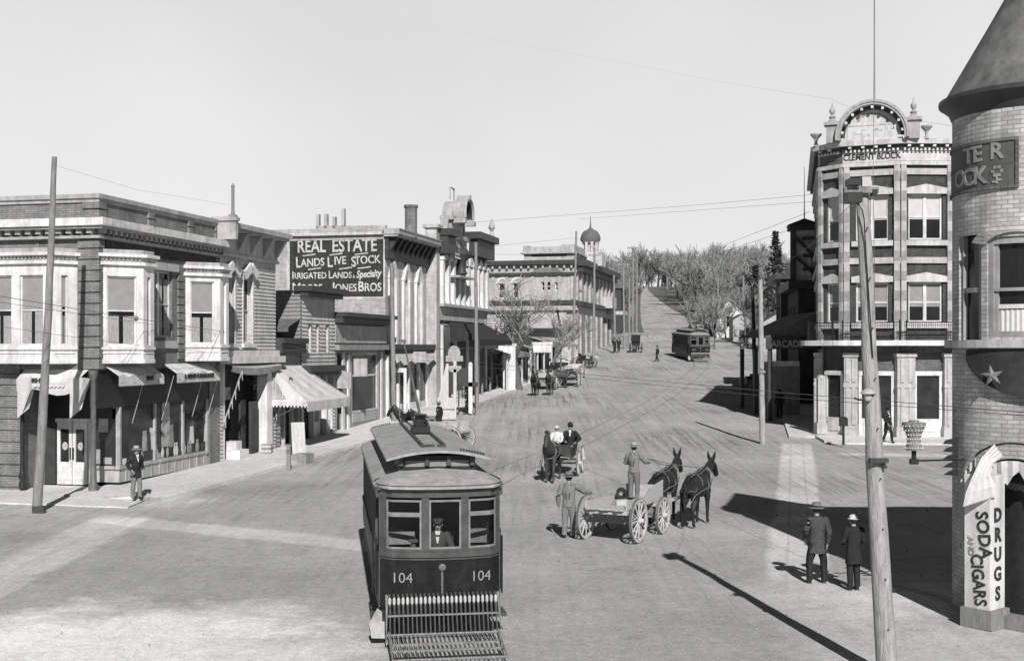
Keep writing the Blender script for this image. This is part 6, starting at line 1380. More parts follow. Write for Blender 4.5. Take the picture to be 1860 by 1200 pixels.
# ================================================================ horses, wagons
def horse(label, loc, dirv, h=1.0, m='horse', mule=False, head=0.0, step=(0, 0, 0, 0), group=None, harness=True, name=None, side=0.0):
    r = thing(name or ('mule' if mule else 'horse'), label, 'mule' if mule else 'horse', loc, math.atan2(-dirv[0], dirv[1]), group); r.scale = (h,)*3
    hx = lambda k: side*k
    P = {'rump': ((0,-.70,1.24), (.30,.31)), 'loin': ((0,-.38,1.27), (.31,.33)), 'bar': ((0,0,1.19), (.345,.37)), 'chest': ((0,.42,1.22), (.30,.33)),
         'nb': ((0,.74,1.40), (.20,.26)), 'nm': ((hx(.25),.97,1.60+head*.4), (.135,.19)), 'poll': ((hx(.5),1.16,1.80+head), .12), 'fore': ((hx(.62),1.28,1.75+head), .118), 'chk': ((hx(.8),1.40,1.57+head), .095), 'muz': ((hx(.95),1.50,1.37+head), .078)}
    E = [('rump','loin'),('loin','bar'),('bar','chest'),('chest','nb'),('nb','nm'),('nm','poll'),('poll','fore'),('fore','chk'),('chk','muz')]
    k = 0
    for s in (-1, 1):
        a = 'L' if s < 0 else 'R'; st = step[k]; sh = step[k+2]; k += 1
        P['fs'+a] = ((s*.15,.46,1.02), (.13,.16)); P['fe'+a] = ((s*.16,.48+st*.3,.82), .085); P['fk'+a] = ((s*.15,.50+st*.7,.52), .060); P['ff'+a] = ((s*.15,.48+st,.17), .042); P['fh'+a] = ((s*.15,.53+st,.05), .058)
        P['hs'+a] = ((s*.14,-.66,1.08), (.18,.22)); P['hk'+a] = ((s*.16,-.55+sh*.3,.84), (.135,.16)); P['ho'+a] = ((s*.15,-.84+sh*.8,.57), .066); P['hf'+a] = ((s*.15,-.78+sh,.18), .044); P['hh'+a] = ((s*.15,-.72+sh,.05), .060)
        E += [('chest','fs'+a),('fs'+a,'fe'+a),('fe'+a,'fk'+a),('fk'+a,'ff'+a),('ff'+a,'fh'+a),('rump','hs'+a),('hs'+a,'hk'+a),('hk'+a,'ho'+a),('ho'+a,'hf'+a),('hf'+a,'hh'+a)]
    skin('body', P, E, 'bar', m, r, 2)
    el = .30 if mule else .15
    for s in (-1, 1):
        px, py, pz = P['poll'][0]; b = MB(); b.tube([(px+s*.05,py+.02,pz+.05),(px+s*.085,py+.0,pz+.05+el*.5),(px+s*(.12 if mule else .07),py+.02,pz+.07+el)], [.034,.052 if mule else .04,.008], 7); b.build('ear', m, r, True)
        b = MB(); fx, fy, fz = P['fore'][0]; b.lathe([(.004,-.02),(.017,0),(.004,.02)], (fx+s*.088,fy+.03,fz-.03), 6); b.build('eye', 'black', r)
    b = MB(); b.tube([(0,-.97,1.34),(0,-1.05,1.2),(0,-1.06,.95),(.02,-1.02,.6)] if not mule else [(0,-.97,1.34),(0,-1.04,1.15),(0,-1.05,.9),(0,-1.02,.62)], [.04,.06,.055,.015] if not mule else [.035,.03,.03,.05], 7); b.build('tail', 'hair', r, True)
    b = MB()
    for i in range(8): t = i/7; y_, z_ = .62+.50*t, 1.62+.30*t+head*t; b.bar((hx(.5)*t,y_-.04,z_-.03),(hx(.5)*t+.03,y_-.02,z_+.10-.04*mule),.05,.07)
    b.build('mane', 'hair', r)
    if harness:
        b = MB(); ring = lambda c, rx, rz, tilt, rr, n=16: b.tube([(c[0]+rx*math.cos(2*math.pi*i/n), c[1]+tilt*math.sin(2*math.pi*i/n), c[2]+rz*math.sin(2*math.pi*i/n)) for i in range(n+1)], rr, 5, False)
        ring((0,.60,1.32), .25, .35, .10, .045); b.build('collar', 'harness', r)
        b = MB(); ring((0,.18,1.20), .315, .355, 0, .016); ring((0,-.30,1.25), .295, .325, 0, .014)
        for s in (-1, 1): b.tube([(s*.27,.58,1.25),(s*.335,.1,1.15),(s*.315,-.45,1.10),(s*.27,-.92,1.0),(s*.22,-1.25,.75)], .016, 5); b.tube([(s*.10,.60,1.67),(s*.12,0,1.55),(s*.12,-.45,1.585),(s*.1,-.8,1.54)], .013, 5); b.tube([(s*.26,-.5,1.1),(s*.12,-.96,1.12)], .014, 5)
        hx0, hy0, hz0 = P['chk'][0]; b.tube([(hx0-.09,hy0-.02,hz0+.04),(hx0,hy0+.09,hz0+.02),(hx0+.09,hy0-.02,hz0+.04)], .012, 5); b.build('harness', 'harness', r)
    return r
def wheel(parent, c, rad, m='wheelw', spokes=12, w_=.06, tilt=0):
    b = MB(TR(c, math.pi/2)); b.arch(0, 0, rad-.085, rad-.012, -w_/2, w_/2, 0, 2*math.pi, 28); b.M = TR(c)
    for k in range(spokes):
        a_ = 2*math.pi*k/spokes; b.tube([(.01,.07*math.cos(a_),.07*math.sin(a_)),(-.0,(rad-.06)*math.cos(a_),(rad-.06)*math.sin(a_))], [.026,.020], 5)
    b.tube([(-.13,0,0),(-.04,0,0),(.04,0,0),(.15,0,0)], [.06,.095,.095,.05], 10); o = b.build('wheel', m, parent)
    b = MB(TR(c, math.pi/2)); b.arch(0, 0, rad-.012, rad, -w_/2-.006, w_/2+.006, 0, 2*math.pi, 28); b.build('tyre', 'iron' if m == 'wheelw' else 'black', o)
def farm_wagon(label, loc, dirv, m='wagon', box=False, group=None):
    r = thing('farm_wagon', label, 'wagon', loc, math.atan2(-dirv[0], dirv[1]), group)
    b = MB(); 
    for k in range(8): x = -.55+k*.138; b.box(x, x+.13, -.55+.03*(k % 3), 2.4, .92, .965)
    b.box(-.62, .62, -.42, -.24, .80, .918); b.box(-.62, .62, 1.75, 1.95, .80, .918); b.build('bed', m, r)
    b = MB(); b.box(.56, .60, -.35, 2.4, .93, 1.18); b.add([(.602,1.0,1.18),(.602,2.4,1.18),(.602,2.4,1.50),(.602,1.4,1.36),(.56,1.0,1.18),(.56,2.4,1.18),(.56,2.4,1.5),(.56,1.4,1.36)],[(0,1,2,3),(7,6,5,4),(3,2,6,7),(1,5,6,2)]); b.box(-.60,-.56,-.45,2.4,.93,1.12); b.box(-.55,.55,2.34,2.4,.97,1.35); b.build('side_board', m, r)
    if box: b = MB(); b.box(-.58,-.54,-.4,2.4,.97,1.45); b.box(.54,.58,-.4,2.4,.97,1.45); b.box(-.5,.5,1.5,1.9,1.45,1.55); b.build('wagon_box', 'mid', r)
    b = MB(); b.box(-.74,.74,-.06,.06,.50,.62); b.box(-.74,.74,1.82,1.94,.46,.58); b.box(-.06,.06,0,1.9,.62,.72); b.box(-.5,.5,-.1,.1,.62,.80); b.box(-.5,.5,1.78,1.98,.58,.80); b.build('axle', 'wood', r)
    b = MB(); b.bar((0,1.9,.62),(.5,4.9,.80),.08,.09); b.box(-.75,.75,2.52,2.60,.60,.68); b.build('tongue', m, r)
    for s in (-1, 1): wheel(r, (s*.80, 0, .62), .62); wheel(r, (s*.80, 1.88, .54), .54)
    return r
wpos = Vector((2.80, 33.55)); wd = Vector((.47, .883))
wz = G(34)
farm_wagon('bleached flat farm wagon with spoked wheels behind the two mules', (wpos.x, wpos.y, wz), wd)
def wl(x, y): return Vector((wpos.x + wd.y*x + wd.x*y, wpos.y - wd.x*x + wd.y*y))
q = wl(-.02, 4.15); horse('dark mule hitched on the left of the pair, its head high above the wagon', (q.x-.05, q.y-.2, wz), wd, 1.02, 'horse', True, .02, (.03,-.05,.05,-.05), 'mules')
q = wl(1.05, 4.0); horse('dark mule hitched on the right of the pair, rump turned to the wagon wheel', (q.x, q.y-.2, wz), wd, 1.02, 'horse', True, -.03, (-.04,.04,-.06,.06), 'mules', side=.12)
dl = wl(.02, 1.55); person('driver in overalls and cap standing on the farm wagon holding the reins', (dl.x, dl.y, wz+.965), (wd.x, wd.y), 1.62, 'pale', 'shirt', 'denim', hem=.02, armL=((-.12,.08,-.26),(-.06,.32,-.30)), armR=((.14,.16,-.22),(.16,.44,-.26)))
ml_ = at(1033, 977); person('working man in grey shirt at the rear wheel, one hand on the wagon bed', ml_, (.25, 1), 1.82, 'hat' if False else 'fedora', 'shirt', 'shirt', hem=.02, stride=(-.05, .05), armR=((.20,.18,-.16),(.40,.34,-.20)), armL=((-.09,-.04,-.28),(-.10,.02,-.54)))
b = MB(); a1 = (dl.x+.42, dl.y+.35, wz+2.15)
for q in (wl(-.02, 4.9), wl(1.05, 4.75)): b.tube([a1, ((a1[0]+q.x)/2, (a1[1]+q.y)/2, wz+1.86), (q.x, q.y, wz+1.66), ], .014, 5)
tag(b.build('reins', 'harness'), 'leather reins running from the wagon driver to both mules', 'reins')
cl = wl(-.28, 1.35); b = MB(); b.M = TR((cl.x, cl.y, wz+.97))
for k in range(3): b.arch(0, .16+.03*k, .10, .15, -.09+.07*k, -.03+.07*k, 0, 2*math.pi, 14)
tag(b.build('rope_coil', 'black'), 'dark coil lying on the wagon floor by the driver', 'coil')
cl = wl(.1, .4); b = MB(); b.M = TR((cl.x, cl.y, wz+.97), .4); b.box(-.2, .2, -.12, .12, 0, .14); tag(b.build('tool_box', 'palewood'), 'small pale box lying on the empty wagon floor', 'box')
def buggy(label, loc, dirv, m='wheelw', top=False, group=None, shafts=True, body='dark'):
    r = thing('buggy', label, 'buggy', loc, math.atan2(-dirv[0], dirv[1]), group)
    b = MB(); b.box(-.42,.42,-.7,.75,.72,.92); b.box(-.42,.42,.68,.74,.92,1.25); b.build('body', body, r)
    b = MB(); b.box(-.5,.5,-.5,.05,.92,1.10); b.box(-.5,.5,-.56,-.48,1.1,1.50); b.box(-.52,-.46,-.5,.02,1.1,1.3); b.box(.46,.52,-.5,.02,1.1,1.3); b.build('seat', 'black', r)
    b = MB(); b.box(-.68,.68,-.62,-.56,.52,.58); b.box(-.68,.68,.62,.68,.48,.54); b.box(-.03,.03,-.6,.65,.55,.6); b.build('axle', 'black', r)
    if top:
        b = MB(); pts = [(-.75,1.35),(-.8,1.9),(-.55,2.15),(.1,2.2),(.35,2.1)]
        for (ya,za),(yb,zc) in zip(pts, pts[1:]): b.add([(-.55,ya,za),(.55,ya,za),(.55,yb,zc),(-.55,yb,zc)],[(0,1,2,3)])
        for s in (-1,1): b.add([(s*.55,y,z) for y,z in pts]+[(s*.55,-.4,1.35)],[(0,1,2,3,4,5)])
        b.build('hood', 'black', r)
    if shafts:
        b = MB()
        for s in (-1,1): b.tube([(s*.40,.68,.62),(s*.42,1.4,.78),(s*.36,2.9,.95)], [.028,.028,.018], 6)
        b.build('shaft', 'palewood' if m == 'wheelw' else 'wood', r)
    for s in (-1,1): wheel(r, (s*.72,-.59,.58), .58, m, 14, .035); wheel(r, (s*.72,.65,.52), .52, m, 14, .035)
    return r
bp = at(1004, 878); bd = Vector((-.20, -.98))
horse('dark harness horse with white socks trotting toward the camera, pulling the open buggy', (bp.x, bp.y+.6, bp.z), bd, 1.0, 'bay', False, .08, (.14,-.10,-.12,.12))
bq = bp + Vector((.55, 3.15, 0)); bz = G(bq.y)
buggy('open buggy with pale wheels carrying two people down the street', (bq.x, bq.y, bz), bd)
person('woman in white blouse and white hat seated in the open buggy', (bq.x-.26, bq.y+.22, bz+1.02), bd, 1.66, 'white', 'linen', 'shirt', sit=True, armL=((-.08,.1,-.26),(.02,.3,-.34)), armR=((.08,.1,-.26),(-.02,.3,-.34)))
person('man in black suit and derby seated in the open buggy, elbow out', (bq.x+.30, bq.y+.20, bz+1.02), bd, 1.84, 'derby', 'coat', 'coat', sit=True, armL=((-.2,.02,-.24),(-.06,.26,-.38)), armR=((.08,.1,-.26),(-.04,.34,-.34)))
# wagon teams at the left kerb
for i, (px, py, lb) in enumerate(((972, 720, 'dark horse of the kerbside team, on the left nearest the street tree'), (999, 719, 'dark horse of the kerbside team, on the right toward mid street'))):
    p = at(px, py); horse(lb, (p.x, p.y+.7, p.z), (-.15, -.99), 1.0, 'bay' if i else 'horse', False, .0, (.06,-.06,.05,-.05), 'kerbside horse team')
p = at(986, 716); wq = Vector((p.x+.7, p.y+5.0)); farm_wagon('farm wagon with high box sides behind the kerbside horse team', (wq.x, wq.y+1.5, G(wq.y+1.5)), (-.15, -.99), 'mid', True)
person('driver in dark clothes seated on the kerbside farm wagon', (wq.x, wq.y-.2, G(wq.y)+1.5), (-.15, -.99), 1.74, 'derby', 'coat', 'coat', sit=True)
p = at(1022, 704); farm_wagon('second boxed wagon parked behind the kerbside team wagon', (p.x+.6, p.y+1.5, G(p.y+1.5)), (.2, .98), 'mid', True)
p = at(1036, 690); farm_wagon('pale low wagon parked furthest along the left kerb before the poles', (p.x+.3, p.y+1.5, G(p.y+1.5)), (.25, .97), 'palewood')
p = at(1008, 707); horse('horse standing sideways among the parked wagons at the left kerb', (p.x+.5, p.y+1.2, p.z), (.9, .3), .95, 'bay', False, -.25)
p = at(1062, 668); buggy('dark buggy with black wheels parked by the pale corner block', (p.x, p.y, p.z), (.9, -.3), 'dark')
p = at(1155, 640); buggy('hooded black carriage waiting on the left beyond the far poles', (p.x, p.y, p.z), (.15, .98), 'dark', True)
horse('horse in front of the hooded carriage far up the left kerb', (p.x+.5, p.y+3.0, G(p.y+3)), (.15, .98), 1.0, 'horse')
p = at(1362, 713); buggy('empty pale-wheeled buggy with shafts on the ground next to the dark pole', (p.x, p.y, p.z), (-.75, -.5), 'wheelw', body='grey')
p = at(1362, 623); buggy('dark carriage parked far up the right side beyond the woman', (p.x, p.y, p.z), (-.1, -1), 'dark', True, shafts=False)
# team standing behind the tram roof
hp = Vector((X(728, 62), 62)); wdir = Vector((-.86, .35)).normalized()
horse('dark horse with a white patch standing behind the near streetcar, left one', (hp.x+.6, hp.y, G(62)), wdir, .98, 'horse', False, .0, (0,0,0,0))
hp2 = Vector((X(757, 60.6), 60.6)); horse('dark horse with rump toward the street, right one behind the near streetcar', (hp2.x+.5, hp2.y, G(60)), Vector((-.75, .55)).normalized(), .98, 'horse', False, -.1)
wq = Vector((X(783, 59), 58.6)); farm_wagon('light wagon just visible over the near streetcar roof', (wq.x+1.3, wq.y, G(58)), wdir, 'mid', True)
person('person in pale hat seated on the wagon behind the near streetcar', (wq.x+.4, wq.y+.2, G(58)+1.45), wdir, 1.7, 'pale', 'coat', 'shirt', sit=True)
# ================================================================ poles and wires
def pole(label, pxb, pyb, pxt, pyt, r0, r1, m='pole', arms=(), name='utility_pole', d=None, bend=.0, up=0.0, group=None, steps=False):
    p = hit(pxb, pyb, up) if d is None else Vector((X(pxb, d), d, G(d)+up)); d = p.y
    zt = Z(pyt, d)-p.z; dx = X(pxt, d)-p.x
    r = thing(name, label, 'pole', p, 0, group)
    n = 14; pts = []; rs = []; rnd = random.Random(int(pxb*7+pyb))
    for i in range(n+1):
        t = i/n; pts.append((dx*t+bend*math.sin(math.pi*t)+rnd.uniform(-.012, .012), rnd.uniform(-.012, .012), -.3*(i == 0)+zt*t)); rs.append((r0+(r1-r0)*t)*rnd.uniform(.96, 1.04))
    b = MB(); b.tube(pts, rs, 14); b.build('pole_shaft', m, r, True)
    for (t, L, w_) in arms:
        b = MB(); b.box(dx*t-L/2, dx*t+L/2, -r1-.1, -r1, zt*t-w_/2, zt*t+w_/2); a = b.build('crossarm', 'wood', r)
        b = MB()
        for k in range(4): x = dx*t-L/2+.1+(L-.2)*k/3; b.lathe([(.02,0),(.02,.06),(.045,.07),(.05,.12),(.03,.16)], (x,-r1-.05,zt*t+w_/2), 8)
        b.build('insulator', 'grey', a)
    return r, p, dx, zt
r, p, dx, zt = pole('thick bare utility pole standing at the left street corner in front of the brick store', 66, 930, 99, 285, .165, .085, 'pole', bend=.06)
b = MB(); b.box(-.05,.32,-.22,-.02,0,.22); b.build('base_block', 'dark', r)
r, p, dx, zt = pole('big peeling pole nearest the camera on the right, carrying switch boxes and a street lamp', 1612, 1222, 1566, 325, .175, .10, 'polelight', d=20.2, bend=-.03)
hz = lambda py: Z(py, p.y)-p.z; xx = lambda px: X(px, p.y)-p.x
b = MB(); b.box(xx(1528), xx(1590), -.2, -.08, hz(353), hz(343)); b.build('crossarm', 'wood', r)
b = MB(); b.box(xx(1531), xx(1557), -.32, -.02, hz(371), hz(353)); b.box(xx(1534), xx(1555), -.3, 0, hz(340), hz(328)); b.box(xx(1578), xx(1587), -.22, -.06, hz(357), hz(347)); b.build('switch_box', 'black', r)
b = MB(); b.box(xx(1562), xx(1578), -.14, .1, hz(341), hz(323)); b.box(xx(1575), xx(1580), -.13, .0, hz(346), hz(330)); b.build('pole_cap', 'palewood', r)
b = MB(); b.box(xx(1573), xx(1606), -.25, -.12, hz(838), hz(830)); b.bar((xx(1603), -.18, hz(848)), (xx(1597), -.18, hz(836)), .05, .05); b.build('bracket', 'dark', r)
b = MB(); b.tube([(xx(1587), -.05, hz(712)), (xx(1572), -.1, hz(722)), (xx(1560), -.1, hz(726)), (xx(1548), -.1, hz(722))], .018, 6); lamp_b = b.build('lamp_arm', 'black', r)
b = MB(); b.lathe([(.04,.07),(.11,.02),(.13,-.02),(.10,-.03)], (xx(1573), -.12, hz(712)), 14); b.lathe([(.06,-.03),(.075,-.08),(.05,-.14)], (xx(1573), -.12, hz(712)), 12); b.build('lamp_shade', 'mid', lamp_b, True)
b = MB(); b.tube([(xx(1552), -.15, hz(368)), (xx(1560), -.2, hz(385)), (xx(1563), -.2, hz(400)), (xx(1567), -.14, hz(440)), (xx(1580), -.16, hz(650))], .011, 5); b.build('cable', 'black', r)
b = MB()
for k in range(9): b.tube([(dx*(k+1)/10, -.2, zt*(k+1)/10), (dx*(k+1)/10+.02, -.05, zt*(k+1)/10)], .012, 5)
b.build('climbing_spike', 'black', r)
pole('slim bare pole at the kerb under the painted real estate wall', 716, 768, 711, 478, .16, .12, 'pole')
pole('tall thin grey pole at the kerb right of the striding man', 866, 741, 864, 440, .15, .10, 'pole')
pole('pole at the kerb in front of the pale corner block, left of the pair', 1040, 660, 1047, 420, .17, .11, 'pole')
pole('slender pole in front of the pale corner block, right of the pair, under the cupola', 1078, 652, 1080, 450, .17, .11, 'pole', ((.93, 1.4, .12),))
for i, (xb, yb, xt, yt, lb) in enumerate(((1117, 640, 1115, 500, 'leftmost pole of the far cluster past the pale block'), (1134, 634, 1132, 478, 'second pole of the far cluster, with a short crossarm'), (1143, 628, 1143, 505, 'thin short pole in the middle of the far cluster'), (1149, 625, 1150, 448, 'tallest pole of the far cluster with a crossarm at its tip'), (1156, 618, 1157, 470, 'rightmost pole of the far cluster beside the road'))):
    pole(lb, xb, yb, xt, yt, .17, .11, 'pole', ((.985, 1.6, .16),) if i in (1, 3) else (), group='far left street poles')
pole('pale kerbside pole in front of the shaded arcade', 1385, 806, 1381, 508, .155, .11, 'polelight', ((.44, .3, .12),))
pole('almost black pole standing just left of the pale arcade pole', 1372, 725, 1367, 520, .16, .12, 'black')
for xb, yb, xt, yt, lb in ((1288, 592, 1287, 520, 'thin far pole just right of the distant streetcar'), (1306, 598, 1304, 505, 'taller far pole left of the white gabled house'), (1352, 610, 1350, 500, 'far pole to the right of the white gabled house')):
    pole(lb, xb, yb, xt, yt, .17, .12, 'pole', group='far right street poles')
pole('thin pole up at the hill crest over the distant streetcar', 1212, 545, 1211, 478, .2, .14, 'pole', ((.95, 2.5, .2),), d=330)
WN = [0]
def wire(label, *pts, r=.012, sag=.0, taper=False):
    q = [Vector((X(px, d), d, Z(py, d))) for px, py, d in pts]; path = [q[0]]
    for a, b in zip(q, q[1:]):
        for i in range(1, 13): t = i/12; path.append(a.lerp(b, t)-Vector((0,0,sag*4*t*(1-t))))
    b = MB(); b.tube(path, [max(.0004, r*min(1, i/30)) for i in range(len(path))] if taper else r, 5); tag(b.build('wire', 'iron'), label, 'wire', 'overhead wires')
wire('upper wire sagging past the bay windows of the corner store to the street poles', (-60, 528, 34), (250, 579, 42), (420, 604, 52), (712, 652, 76), r=.010)
wire('lower wire crossing the white bay of the corner store toward the clapboard building', (-60, 583, 34), (400, 640, 52), r=.007, sag=.1)
wire('middle wire running beside the bay windows of the corner store', (-60, 540, 34), (420, 610, 52), (712, 660, 76), r=.007)
b = MB(); pz = Vector((X(247, 42), 42, Z(578, 42))); b.lathe([(.02,-.1),(.09,-.04),(.09,.04),(.02,.1)], pz, 8); tag(b.build('insulator', 'grey'), 'insulator hanging on the wire by the first bay window', 'insulator')
wire('pair wire, upper one, crossing low over the street to the right building', (712, 640, 76), (1080, 681, 48), (1400, 711, 33), (1900, 752, 20.5), r=.008)
wire('pair wire, lower one, crossing low over the street to the right building', (712, 648, 76), (1080, 688, 48), (1400, 720, 33), (1900, 757, 20.5), r=.007)
wire('thin high wire from the arched gable to the tall corner block', (845, 405, 92), (1270, 372, 80), (1480, 353, 67), r=.010)
wire('second high wire from the left street poles to the tall corner block', (1050, 398, 140), (1480, 366, 67), r=.010)
wire('far wire running from the distant poles up to the dark roof turret', (1132, 482, 180), (1290, 455, 120), (1470, 385, 84), r=.016)
wire('lower far wire running from the distant poles to the dark row of buildings', (1157, 480, 190), (1300, 462, 120), (1450, 412, 86), r=.016)
wire('trolley wire above the tram line reaching down to the near trolley pole', (1258, 570, 135), (1080, 612, 85), (860, 632, 55), (752, 634, 32.1), r=.010)
wire('wire over the tall corner block crest toward the turret', (480, -10, 40), (1130, 114, 34), (1510, 180, 30), (1560, 196, 29), (1760, 232, 26), r=.0025, sag=.05, taper=True)
wire('vertical feed wire hanging in front of the tall corner block', (1588, 0, 21.5), (1586, 330, 21), (1590, 620, 20.6), r=.005)

wire('thin telephone wire from the gothic building corner to the far pole cluster', (705, 470, 76), (866, 450, 92), (1047, 432, 138), (1132, 484, 175), r=.010)
wire('second telephone wire from the kerb pole to the cupola block', (716, 500, 76), (864, 462, 92), (1080, 462, 140), r=.009)
wire('thin span wire between the kerb pole of the ornate block and the arcade pole', (864, 560, 92), (1120, 596, 76), (1381, 600, 61), r=.006)
wire('thin wire dropping from the big peeling pole toward the arcade pole', (1566, 350, 20.4), (1480, 440, 40), (1381, 512, 61), r=.006)
wire('thin wire from the corner store pole to the clapboard building finial', (98, 300, 38.9), (250, 345, 44), (416, 372, 53), r=.004)
# ================================================================ street clutter
p = at(540, 828, WALK); r = thing('sandwich_board', 'white sandwich board standing on the pavement edge below the hipped awning', 'sign board', p, math.radians(25))
b = MB(); b.bar((0,-.35,0),(0,-.05,1.55),.62,.04,(0,1,0)); b.build('front_panel', 'palewood', r); b = MB(); b.bar((0,.32,0),(0,.0,1.55),.62,.04,(0,1,0)); b.build('back_panel', 'dark', r)
p = at(549, 841); r = thing('stone_trough', 'low grey stone block at the kerb under the sandwich board', 'stone block', p, RZ); b = MB(); b.box(-.4,.5,-.35,.35,-.05,.42); b.box(-.3,.4,-.25,.25,.42,.44); b.build('block', 'grey', r)
p = at(524, 853); r = thing('hitching_post', 'short square wooden hitching post at the kerb left of the sandwich board', 'post', p); b = MB(); b.box(-.09,.09,-.09,.09,-.1,1.0); b.box(-.11,.11,-.11,.11,1.0,1.06); b.build('post', 'wood', r); b = MB(); b.arch(0,.8,.05,.07,-.12,-.1,0,2*math.pi,10); b.build('ring', 'black', r)
p = at(716, 742, WALK); d = 75.5; r = thing('sign_frame', 'white painted gallows frame over the pavement in front of the gothic building', 'frame', (X(716, d), d, G(d)+WALK)); hz = lambda py: Z(py, d)-G(d)-WALK
b = MB(); b.box(-.62,-.40,-.1,.1,0,hz(668)); b.box(.6,.78,-.1,.1,0,hz(668)); b.build('post', 'white', r); b = MB(); b.box(-.62,.78,-.11,.11,hz(676),hz(668)); b.build('beam', 'white', r)
b = MB(); b.add([(-.95,-.3,0),(-.45,-.3,0),(-.42,-.1,2.4),(-.55,-.1,2.4)],[(0,1,2,3)]); b.box(-.9,-.4,-.3,.1,0,.9); b.build('brace', 'white', r)
# pavement stall with shaped top board
d = 73.5; r = thing('street_booth', 'pale wooden street booth with a shaped top sign in front of the ornate block', 'booth', (X(818, d), d, G(d)+.1)); hz = lambda py: Z(py, d)-G(d)-.1; xx = lambda px: X(px, d)-X(818, d)
b = MB(); b.box(xx(795), xx(826), -.3, .5, hz(742), hz(722)); b.add([(xx(797),-.3,hz(722)),(xx(815),-.3,hz(722)),(xx(815),-.3,hz(660)),(xx(811),-.3,hz(660)),(xx(797),.5,hz(722)),(xx(815),.5,hz(722)),(xx(815),.5,hz(660)),(xx(811),.5,hz(660))],[(0,1,2,3),(4,7,6,5),(0,3,7,4),(1,5,6,2)]); b.box(xx(796), xx(825), -.2, .4, 0, hz(742)); b.build('cabinet', 'palewood', r)
b = MB(); b.box(xx(824), xx(829), -.1, .1, 0, hz(660)); b.build('post', 'palewood', r)
b = MB(); b.box(xx(810), xx(841), -.12, .12, hz(656), hz(646)); b.box(xx(814), xx(836), -.12, .12, hz(646), hz(638)); b.arch(xx(825), hz(638), .02, .35, -.12, .12, 0, math.pi, 10); b.arch(xx(825), hz(664), .18, .42, -.1, .1, math.pi, 2*math.pi, 10); b.box(xx(817), xx(838), -.12, .12, hz(670), hz(664)); b.build('top_sign', 'mid', r)
d = 77; r = thing('show_case', 'dark glazed show case with a round-topped pale post at the kerb of the ornate block', 'show case', (X(850, d), d, G(d)+.1)); hz = lambda py: Z(py, d)-G(d)-.1; xx = lambda px: X(px, d)-X(850, d)
b = MB(); b.box(xx(830), xx(868), 0, .3, hz(702), hz(694)); b.box(xx(832), xx(850), 0, .3, hz(694), hz(668)); b.box(xx(832), xx(834), 0, .3, 0, hz(700)); b.box(xx(862), xx(864), 0, .3, 0, hz(700)); b.build('case', 'dark', r)
b = MB(); b.box(xx(851), xx(858), 0, .2, 0, hz(662)); b.lathe([(.15,0),(.1,.1),(.01,.18)], (xx(854.5), .1, hz(662)), 8); b.build('post', 'white', r)
p = at(1532, 808, WALK); r = thing('letter_box', 'dark letter box on a thin post at the corner of the tall block', 'letter box', p); b = MB(); b.box(-.05,.05,-.05,.05,0,.95); b.build('post', 'black', r); b = MB(); b.box(-.19,.19,-.13,.13,.95,1.3); b.prism([(-.21,1.3),(.21,1.3),(.1,1.42),(-.1,1.42)],-.15,.15); b.build('box', 'black', r)
p = at(1486, 786, WALK); r = thing('stone_post', 'pale rounded stone gate post at the shaded edge of the tall corner block', 'post', (p.x, p.y-.6, p.z)); b = MB(); b.box(-.2,.2,-.2,.2,0,3.0); b.lathe([(.24,0),(.2,.12),(.1,.2)], (0,0,3.0), 10); b.box(-.28,.28,-.28,.28,0,.6); b.build('shaft', 'stone', r)
for (px, d, py0, py1, w_, lb) in ((925, 97, 690, 628, 1.0, 'white-painted slatted gate by the pavement behind the bare tree'), (985, 104, 640, 625, 1.6, 'white shop sign board hanging above the parked wagons')):
    r = thing('white_sign_panel', lb, 'panel', (X(px, d), d, G(d)+.1)); hz = lambda py: Z(py, d)-G(d)-.1
    b = MB(); z0 = 0 if d == 97 else hz(640); b.box(-w_/2, w_/2, -.05, .05, z0, hz(py1)); 
    for k in range(6): b.box(-w_/2+w_*k/6+.02, -w_/2+w_*(k+1)/6-.03, -.08, -.05, z0+.1, hz(py1)-.15)
    b.box(-w_/2-.1, w_/2+.1, -.1, .1, hz(py1)-.02, hz(py1)+.2); b.build('panel', 'white', r)
    if d != 97: b = MB(); b.box(-.7,-.6,-.03,.03,0,z0); b.box(.6,.7,-.03,.03,0,z0); b.build('post', 'wood', r)
